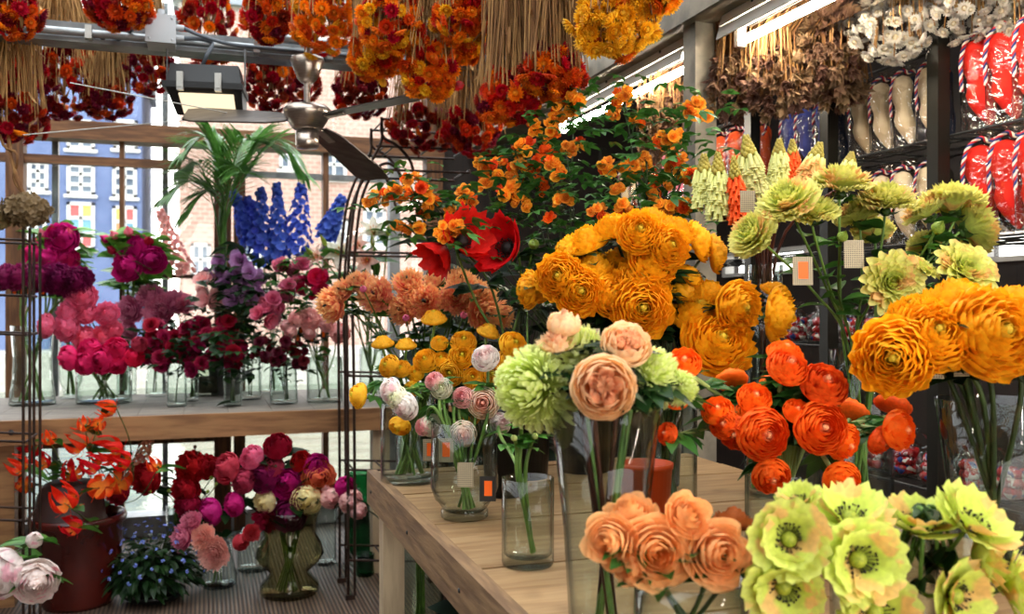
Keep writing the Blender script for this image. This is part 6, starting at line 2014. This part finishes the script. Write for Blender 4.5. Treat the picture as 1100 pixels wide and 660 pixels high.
# palm
pb = ontable(243, 424, .78)
e = empty('areca_palm', pb, 'green areca palm in a grey pot before the wooden window post', 'palm')
mb = MB(); mb.lathe([(.001, 0), (.075, 0), (.095, .17), (.1, .17), (.1, .19), (.088, .19), (.08, .15), (.001, .15)], 24, Matrix.Translation(pb)); mb.build('pot', MATS['steel_grey'], e, True)
for (tx, ty, mx, my, dz) in ((186, 186, 215, 178, .1), (196, 166, 224, 150, -.1), (228, 140, 238, 172, .0), (270, 150, 256, 160, -.1), (300, 158, 270, 160, .1), (178, 212, 210, 195, -.15), (262, 186, 252, 185, -.2), (200, 228, 226, 205, -.1), (330, 190, 292, 152, .15), (284, 138, 262, 165, .2), (212, 152, 230, 170, .2)):
    crown = P(240, 245, 4.75)
    tip = P(tx, ty, 4.75 + dz); mid = P(mx, my, 4.75 + dz * .5)
    pts = catmull([pb + Vector((rng.uniform(-.03, .03), rng.uniform(-.03, .03), .15)), crown + Vector((rng.uniform(-.02, .02), 0, rng.uniform(-.1, .1))), mid, tip], 8)
    mb = MB(); mb.tube(pts, np.linspace(.008, .0015, len(pts)), 5)
    n0 = 11
    for j in range(n0, len(pts) - 1):
        p = Vector(pts[j]); t = (Vector(pts[j + 1]) - p).normalized()
        sd = t.cross(UV)
        sd = sd.normalized() if sd.length > .05 else Vector((1, 0, 0))
        f = (j - n0) / (len(pts) - n0)
        for sg in (-1, 1):
            for h_ in (0, .5):
                q = p.lerp(Vector(pts[j + 1]), h_)
                V, F = leafV(.27 * (1 - .45 * f) * rng.uniform(.8, 1.1), .0075, 5, .3)
                d = (t * .75 + sd * sg * .9 + UV * .15).normalized(); y = UV.cross(d).normalized(); z = d.cross(y)
                mb.add(V @ np.array((tuple(d), tuple(y), tuple(z))) + np.array(tuple(q)), F)
    mb.build('frond', MATS['palm'], e, True)

# dried hydrangea heads on their twisted stem
hb = P(28, 226, 3.2)
for (px, py, r_, lab, tx, ty) in ((28, 226, 26, 'big dried brown hydrangea ball on a twisted hanging stem', 8, 128), (-8, 233, 20, 'smaller dried hydrangea ball cut by the photo edge', -6, 120)):
    c = P(px, py, 3.2); R = r_ / FPX * 3.2
    e = empty('dried_hydrangea', c, lab, 'dried flower')
    fb = MB(); nr.seed(8)
    for i in range(230):
        z = 1 - 2 * (i + .5) / 230; a = i * 2.39996; rr = math.sqrt(1 - z * z)
        ax = Vector((rr * math.cos(a), rr * math.sin(a), z * .72))
        floret(fb, c + ax * R * rng.uniform(.82, 1.0), ax + Vector((rng.gauss(0, .3), rng.gauss(0, .3), rng.gauss(0, .3))), .013, 4, rng.random())
    fb.blob(c, R * .86, 14, 8, (1, 1, .7), .3, lump=.2)
    fb.build('dried_head', MATS['hydrangea_dry'], e, True)
    mb = MB(); tp = P(tx, ty, 3.25)
    top = Vector((tp.x - .08, tp.y + .05, 2.87))
    mb.tube(catmull([c + UV * R * .5, P(px - 8, py - 30, 3.2), P(px - 17 if px > 0 else px, py - 62, 3.22), tp, top], 6), .007, 6)
    mb.tube(catmull([c + UV * R * .5, P(px - 13, py - 34, 3.22), P(px - 10 if px > 0 else px, py - 60, 3.2), P(tx - 12, ty - 5, 3.25), top], 6), .005, 6)
    mb.build('stem', MATS['straw_deep'], e, True)

# ------------------------------------------------------------------ flowers on the deck
pb = floor_pt(84, 648)
e = empty('glazed_pot', pb, 'large dark wine red glazed plant pot on the wooden deck', 'pot')
mb = MB(); mb.lathe([(.001, 0), (.135, 0), (.145, .02), (.17, .20), (.176, .335), (.188, .345), (.192, .362), (.186, .378), (.172, .376), (.166, .34), (.14, .04), (.001, .03)], 48, Matrix.Translation(pb)); mb.build('body', MATS['pot_glaze'], e, True)
ib = P(74, 575, 3.78); ib = Vector((pb.x - .03, pb.y, .33))
e = empty('upturned_pot', ib, 'dark matte flowerpot standing upside down inside the wine red pot', 'pot')
mb = MB(); mb.lathe([(.139, 0), (.146, .0), (.146, .025), (.138, .03), (.128, .13), (.105, .175), (.085, .185), (.001, .185)], 40, Matrix.Translation(ib)); mb.build('body', MATS['pot_matte'], e, True)
hidden_base('g', floor_pt(96, 616), .05, .3, .06)
mb = MB(); b = VASES['g']['base']; mb.lathe([(.001, 0), (.07, 0), (.08, .3), (.075, .3), (.066, .02), (.001, .02)], 24, Matrix.Translation(b)); tag(mb.build('flower_bucket', MATS['black_plastic'], None, True), 'black bucket of flame lilies hidden behind the wine red pot', 'bucket')
GL = [(35, 482, 24, 'small, high, left of the uprights'), (53, 472, 17, 'tiny one under the shelf board'), (21, 501, 24, 'near the iron rack, middle'), (44, 497, 24, 'beside the iron uprights'), (27, 521, 22, 'lowest beside the iron rack, opening up'),
      (84, 477, 28, 'high above the upturned pot'), (91, 457, 18, 'just under the shelf edge'), (106, 456, 18, 'second under the shelf edge'), (117, 439, 22, 'highest, in front of the shelf board'), (119, 485, 34, 'large, in the thick of the cluster'),
      (78, 507, 28, 'beside a pale green leaf'), (70, 538, 34, 'large, hanging in front of the upturned pot'), (78, 566, 24, 'lowest, against the rim of the red pot'), (108, 523, 32, 'over the rim, in front of the dark ranunculus'), (127, 518, 32, 'next to the dark red ranunculus'), (166, 500, 18, 'outermost on a thin arching stem'), (132, 496, 26, 'behind the large cluster'), (100, 500, 24, 'deep inside the cluster')]
for i, (px, py, d_, w_) in enumerate(GL):
    zz = 3.62 + .2 * rng.random()
    if py > 525: zz = 3.50
    flower('flame_lily', 'flower', 'red and yellow flame lily, ' + w_, 'gloriosa', 'flame', P(px, py, zz), d_ * 1.2 / FPX * zz, D(rng.uniform(-.6, .6), rng.uniform(.2, .9), .7), 'g', nl=3, lL=.09, lk='lance', sr=.0022, leaf='leaf', lrange=(.5, 1))
spire('astilbe', 'flower', 'faded salmon plume standing behind the flame lilies', 'g', (163, 462), (146, 512), 4.05, 26, 'astilbe', n=110, fl=.014)
hidden_base('rr', floor_pt(190, 604), .04, .25, .05)
vase('rrv', VASES['rr']['base'], cyl(.05, .28), 'plain glass vase of crimson ranunculus behind the blue flowers')
bunch('ranunculus', 'flower', 'ran_big', 'crimson', 3.95, .07, 'rrv', [
    (155, 515, 30, (-.2, .1), 'alone beside the flame lilies'), (204, 502, 31, (-.1, .2), 'highest in front'), (198, 527, 29, (-.2, .0), 'middle one of the column'), (202, 546, 28, (-.1, -.2), 'lowest of the column'), (222, 502, 24, (.5, .2), 'half hidden behind the highest'), (124, 528, 26, (-.3, 0), 'dark one behind the flame lilies'),
], 'dark crimson ranunculus on the deck side, @', k=1.12, leaf='leaf_dark', nl=3, lL=.09, sr=.003)
for px, py, w_ in ((209, 480, 'tallest dark one'), (212, 487, 'second tallest dark one'), (227, 513, 'green, beside the half hidden bloom'), (232, 520, 'green, upper of the crossing pair'), (223, 528, 'green, lower of the crossing pair'), (161, 528, 'green, below the lone bloom'), (181, 527, 'green, beside the middle bloom')):
    flower('ranunculus_bud', 'flower', 'round ranunculus bud, ' + w_, 'bud', 'bud_green' if 'green' in w_ else 'maroon', P(px, py, 3.95), .024, D(rng.uniform(-.4, .4), .8), 'rrv', nl=0, sr=.0022)

UP = [(298, 479, 28, (0, .7), 'topmost, dark red', 'crimson', 'peony'), (270, 491, 25, (-.3, .5), 'pink-coral in the top row', 'coral_pink', 'peony'), (242, 503, 28, (-.6, .3), 'crimson, outermost beside the ranunculus column', 'rose_red', 'peony_open'),
      (261, 517, 26, (-.4, .1), 'rose pink, left of the plum one', 'rose_red', 'peony'), (282, 513, 32, (-.15, .3), 'plum coloured, upper middle', 'plum', 'peony'), (292, 501, 24, (0, .6), 'rose pink, behind the plum one', 'rose_red', 'peony'), (324, 496, 22, (.2, .6), 'small crimson in the top row', 'crimson', 'peony'),
      (340, 501, 26, (.3, .5), 'magenta, beside the coral orange one', 'magenta', 'peony'), (308, 519, 30, (0, .2), 'bright magenta in the very middle', 'magenta', 'peony_open'), (343, 514, 29, (.3, .1), 'coral orange, open', 'coral_orange', 'peony_open'), (329, 538, 31, (.1, -.1), 'pale butter yellow, round', 'butter', 'peony'),
      (310, 555, 31, (-.05, -.2), 'dark plum, lowest above the urn rim', 'plum', 'peony_open'), (284, 559, 26, (-.3, -.3), 'crinkled red, low at the urn rim', 'crimson', 'frill'), (284, 539, 24, (-.4, .0), 'cream, half hidden behind leaves', 'butter', 'peony'), (251, 542, 24, (-.6, -.1), 'magenta, right of the lone magenta', 'magenta', 'peony'),
      (226, 550, 28, (-.8, -.1), 'magenta, outermost over the carnations', 'magenta', 'peony'), (355, 536, 23, (.4, -.1), 'pink, under the coral orange one', 'pale_pink', 'peony_ball'), (371, 524, 22, (.7, .2), 'magenta, outermost beside the etagere', 'magenta', 'peony'), (377, 539, 24, (.6, -.2), 'pale pink, hanging in front of the etagere', 'pale_pink', 'peony'), (385, 549, 20, (.7, -.4), 'smallest pale pink one at the table corner', 'pale_pink', 'peony_ball'), (350, 526, 12, (.3, .2), 'tiny pink bud', 'pale_pink', 'bud')]
bunch('peony', 'flower', 'peony', 'magenta', 3.90, .17, 'f1', [(a, b, c, d, w_, {'mat': m_, 'gen': g_}) for a, b, c, d, w_, m_, g_ in UP], 'peony in the smoky urn, @', k=1.25, leaf='leaf_dark', lk='lance', nl=7, lL=.10, sr=.0035, lrange=(.5, 1))
bunch('carnation', 'flower', 'frill', 'salmon', 3.85, .08, 'f2', [
    (229, 595, 36, (.0, .05), 'large pale one hanging over the vase'), (194, 578, 30, (-.7, .2), 'pink-red one over the blue flowers', {'mat': 'dusty_pink'}), (217, 577, 29, (-.1, .4), 'middle one'), (204, 560, 25, (-.3, .8), 'upper one under the ranunculus column', {'mat': 'dusty_pink'}),
    (259, 583, 19, (.7, .1), 'small rose one beside the urn', {'mat': 'rose_red', 'gen': 'peony'}), (271, 573, 20, (.8, .2), 'dusky one half behind the urn', {'mat': 'rose_red'}),
], 'salmon pink carnation, @', k=1.1, leaf='leaf_dark', lk='lance', nl=3, lL=.08, sr=.003)

# forget-me-nots
pb = floor_pt(166, 643)
e = empty('forget_me_not', pb, 'low pot of tiny blue flowers in dark saucer on the wooden deck', 'plant')
mb = MB(); mb.lathe([(.001, 0), (.095, 0), (.125, .02), (.131, .034), (.124, .034), (.09, .01), (.001, .01)], 36, Matrix.Translation(pb)); mb.build('saucer', MATS['black_plastic'], e, True)
mb = MB(); mb.lathe([(.001, .011), (.075, .011), (.095, .13), (.1, .13), (.1, .145), (.09, .145), (.085, .12), (.001, .12)], 30, Matrix.Translation(pb)); mb.build('pot', MATS['pot_matte'], e, True)
mb = MB(); ml = MB(); heads = []
for i in range(260):
    a = i * 2.39996; u = rng.random(); el = math.acos(1 - 1.15 * u)
    R = .205 * rng.uniform(.75, 1.03)
    c = pb + Vector((R * math.sin(el) * math.cos(a), R * math.sin(el) * math.sin(a), .12 + R * .88 * math.cos(el)))
    if i % 3 == 0: mb.tube([pb + Vector((.02 * math.cos(a), .02 * math.sin(a), .13)), pb.lerp(c, .6) + UV * .04, c], .0018, 3, cap=False)
    put_leaf(ml, c - (c - pb) * .12, (math.cos(a), math.sin(a), .5 - el * .5), rng.uniform(.045, .075), .012, 'lance')
    put_leaf(ml, c - (c - pb) * .25, (math.cos(a + 1), math.sin(a + 1), .2 - el * .3), rng.uniform(.05, .09), .016, 'lance')
mb.build('stems', MATS['stem_dark'], e, True); ml.build('leaves', MATS['leaf_dark'], e, True)
fcl = MB(); nr.seed(5)
for k in range(6):
    a = k * 1.05; c = Vector((.010 * math.cos(a), .010 * math.sin(a), .003)) if k else Vector((0, 0, .006))
    floret(fcl, c, Vector((math.cos(a) * .5, math.sin(a) * .5, 1)), .0058, 5, rng.random())
fme = fcl.mesh('flower_cluster', MATS['forget_blue'])
for i in range(96):
    a = i * 2.39996 + 1; el = math.acos(1 - 1.0 * (i + .5) / 96); R = .225 * rng.uniform(.9, 1.06)
    ax = Vector((math.sin(el) * math.cos(a), math.sin(el) * math.sin(a), math.cos(el) * .95))
    inst('flower_cluster', fme, e, pb + Vector((0, 0, .12)) + ax * R, quat_to(ax), rng.uniform(.45, .8))

# white peonies at the photo corner
hidden_base('wp', floor_pt(-40, 655), .05, .22, .06)
vase('wpv', VASES['wp']['base'], cyl(.06, .22), 'glass vase of white peonies, outside the corner')
bunch('peony', 'flower', 'peony', 'peony_white', 3.02, .05, 'wpv', [
    (0, 616, 62, (-.3, .1), 'large, cut by the photo edge', {'gen': 'peony'}), (38, 626, 50, (.5, -.2), 'with bright pink flecks, lowest', {'gen': 'peony_open'}), (37, 579, 27, (.6, .8), 'upright bud with pink tip', {'gen': 'bud'}),
], 'white peony, @', leaf='leaf', lk='lance', nl=9, lL=.10, sr=.004, lrange=(.55, 1))

# ------------------------------------------------------------------ dried flowers hung from the roof
DK = [('straw_dark', 3, 0), ('straw_red', 1.6, 0), ('straw_orange', .12, 0)]
RD = [('straw_dark', 1.4, .2), ('straw_red', 3, 0), ('straw_orange', 1.2, -.4)]
OR = [('straw_red', 1.5, .5), ('straw_orange', 3, 0), ('straw_yellow', .7, -.7)]
YE = [('straw_yellow', 4, 0), ('straw_orange', .5, .2)]
MX = [('straw_red', 2, 0), ('straw_orange', 2.2, 0), ('straw_dark', .8, 0)]
B = [('orange-red strawflowers at the top corner, in front of the steel beam', 14, 14, 28, 26, 2.9, RD, 60, 12.5),
     ('dark red strawflowers, outermost low one over the dried hydrangea', 14, 128, 36, 24, 3.3, DK, 62, 11),
     ('dark red strawflowers bulging over the window beam, biggest of all', 66, 92, 46, 38, 3.75, DK, 95, 11),
     ('dark red strawflowers with bare pale stalks, tip just before the window', 114, 108, 26, 18, 3.8, DK, 46, 10),
     ('dark red strawflowers right below the steel beam at the corner', 12, 76, 34, 26, 3.6, DK, 60, 11),
     ('orange-red strawflowers above the beam, left of the junction box', 128, 10, 34, 19, 3.1, RD, 62, 12.5),
     ('dark red strawflowers hanging between junction box and floodlight', 158, 76, 28, 26, 3.85, DK, 60, 10),
     ('red and orange strawflowers over the floodlight', 223, 26, 29, 50, 3.75, RD, 88, 11),
     ('orange-red strawflowers just left of the fan', 288, 14, 27, 34, 3.2, RD, 70, 12),
     ('dark red strawflowers behind the fan rod', 287, 90, 24, 32, 3.9, DK, 60, 10),
     ('orange and yellow strawflowers directly above the fan', 345, 20, 33, 37, 3.1, OR, 88, 12.5),
     ('dark red strawflowers behind the fan motor', 322, 84, 24, 26, 4.1, DK, 46, 10),
     ('orange strawflowers between the fan and the long mass above the etagere', 420, 24, 36, 34, 2.9, OR, 84, 13),
     ('orange and red strawflowers whose yellow tip hangs beside the fan blade', 404, 62, 28, 22, 3.05, OR, 60, 12.5),
     ('dark red strawflowers low behind the fan blade', 388, 98, 30, 30, 3.9, DK, 66, 10.5),
     ('orange strawflowers at the top edge above the pipe', 498, 20, 36, 28, 2.85, OR, 80, 13),
     ('orange strawflowers with one pale yellow eye, low over the fan blade', 462, 76, 30, 30, 2.95, OR, 76, 13),
     ('small orange strawflowers tucked between two larger orange ones', 494, 52, 24, 17, 3.1, OR, 40, 12),
     ('dark red strawflowers above the top of the iron etagere', 455, 140, 42, 20, 3.9, DK, 60, 10.5),
     ('dark red strawflowers beside the orange roses, far back', 507, 142, 32, 24, 3.7, DK, 62, 10.5),
     ('rusty orange strawflowers low, touching the spray roses', 548, 106, 34, 27, 2.75, MX, 76, 13.5),
     ('red and orange strawflowers under the yellow ones', 592, 80, 36, 24, 2.7, MX, 70, 14),
     ('bright yellow strawflowers, in front of the white light cover', 660, 26, 46, 34, 2.35, YE, 92, 17),
     ('yellow strawflowers hanging at the top edge beside the steel beam', 700, -6, 30, 18, 2.3, YE, 40, 16)]
for b in B:
    kw = {}
    if 'bare pale stalks' in b[0]: kw = dict(ns=230, leaves=90)
    if 'biggest of all' in b[0]: kw = dict(ns=200, leaves=80)
    if 'rusty' in b[0] or 'under the yellow' in b[0] or 'bright yellow' in b[0]: kw = dict(straw='straw_deep', ns=190, leaves=90)
    b = list(b); b[6 + 1 - 0] = min(100, int(b[7] * 1.3)); b[8] *= 1.3
    bundle('hanging bundle of ' + b[0], *b[1:], **kw)
# bare stalk bundles: heads out of sight above
for lab, px, py, rx, ry, z in (('sheaf of bare straw stalks between two orange bunches, topped near the roof', 552, 62, 24, 50, 3.3), ('sheaf of bare straw stalks behind the red and orange strawflowers', 600, 40, 32, 46, 3.0)):
    bundle('hanging ' + lab, px, py, rx, ry, z, MX, 16, 11, ns=260, leaves=120, straw='straw_deep')
# dried goods over the souvenir rack
for lab, px, py, rx, ry, z, n in (('nearest the steel column', 790, 92, 34, 34, 3.05, 70), ('in the middle over the blue slippers', 838, 88, 38, 34, 2.95, 80), ('next to the white dried flowers', 893, 56, 36, 36, 2.9, 80), ('high behind the strip light', 720, 140, 34, 40, 3.6, 50), ('low over the white slippers', 900, 96, 30, 18, 3.0, 45)):
    bundle('hanging bunch of brown dried leaves, ' + lab, px, py, rx, ry, z, [('dried_brown', 1, 0)], n, 19, gen='crumple', hname='dried_leaf', cat='dried leaves', name='dried_leaf_bundle', straw='straw_deep')
for lab, px, py, rx, ry, z, n in (('left of the thick black post', 962, 34, 46, 34, 2.72, 100), ('over the red slippers', 1042, 8, 50, 32, 2.62, 100), ('at the photo edge', 1100, 30, 36, 30, 2.6, 90), ('behind the top of the thick black post', 1004, 16, 34, 30, 2.85, 80), ('farthest back, above the brown leaves', 925, 14, 30, 26, 2.85, 70)):
    bundle('hanging bunch of small white dried flowers, ' + lab, px, py, rx, ry, z, [('dried_white', 1, 0)], n, 14, gen='straw', straw='straw', ns=60, leaves=10)
SC.view_settings.view_transform = 'Standard'
SC.view_settings.look = 'None'
SC.view_settings.gamma = 1.0
SC.view_settings.use_curve_mapping = False
SC.view_settings.exposure = EXPOSURE
SC.cycles.transparent_max_bounces = 40
SC.cycles.max_bounces = 8
SC.cycles.diffuse_bounces = 4
SC.cycles.glossy_bounces = 4
SC.cycles.caustics_reflective = False
SC.cycles.caustics_refractive = False
SC.cycles.sample_clamp_indirect = 6.0
bpy.context.view_layer.update()
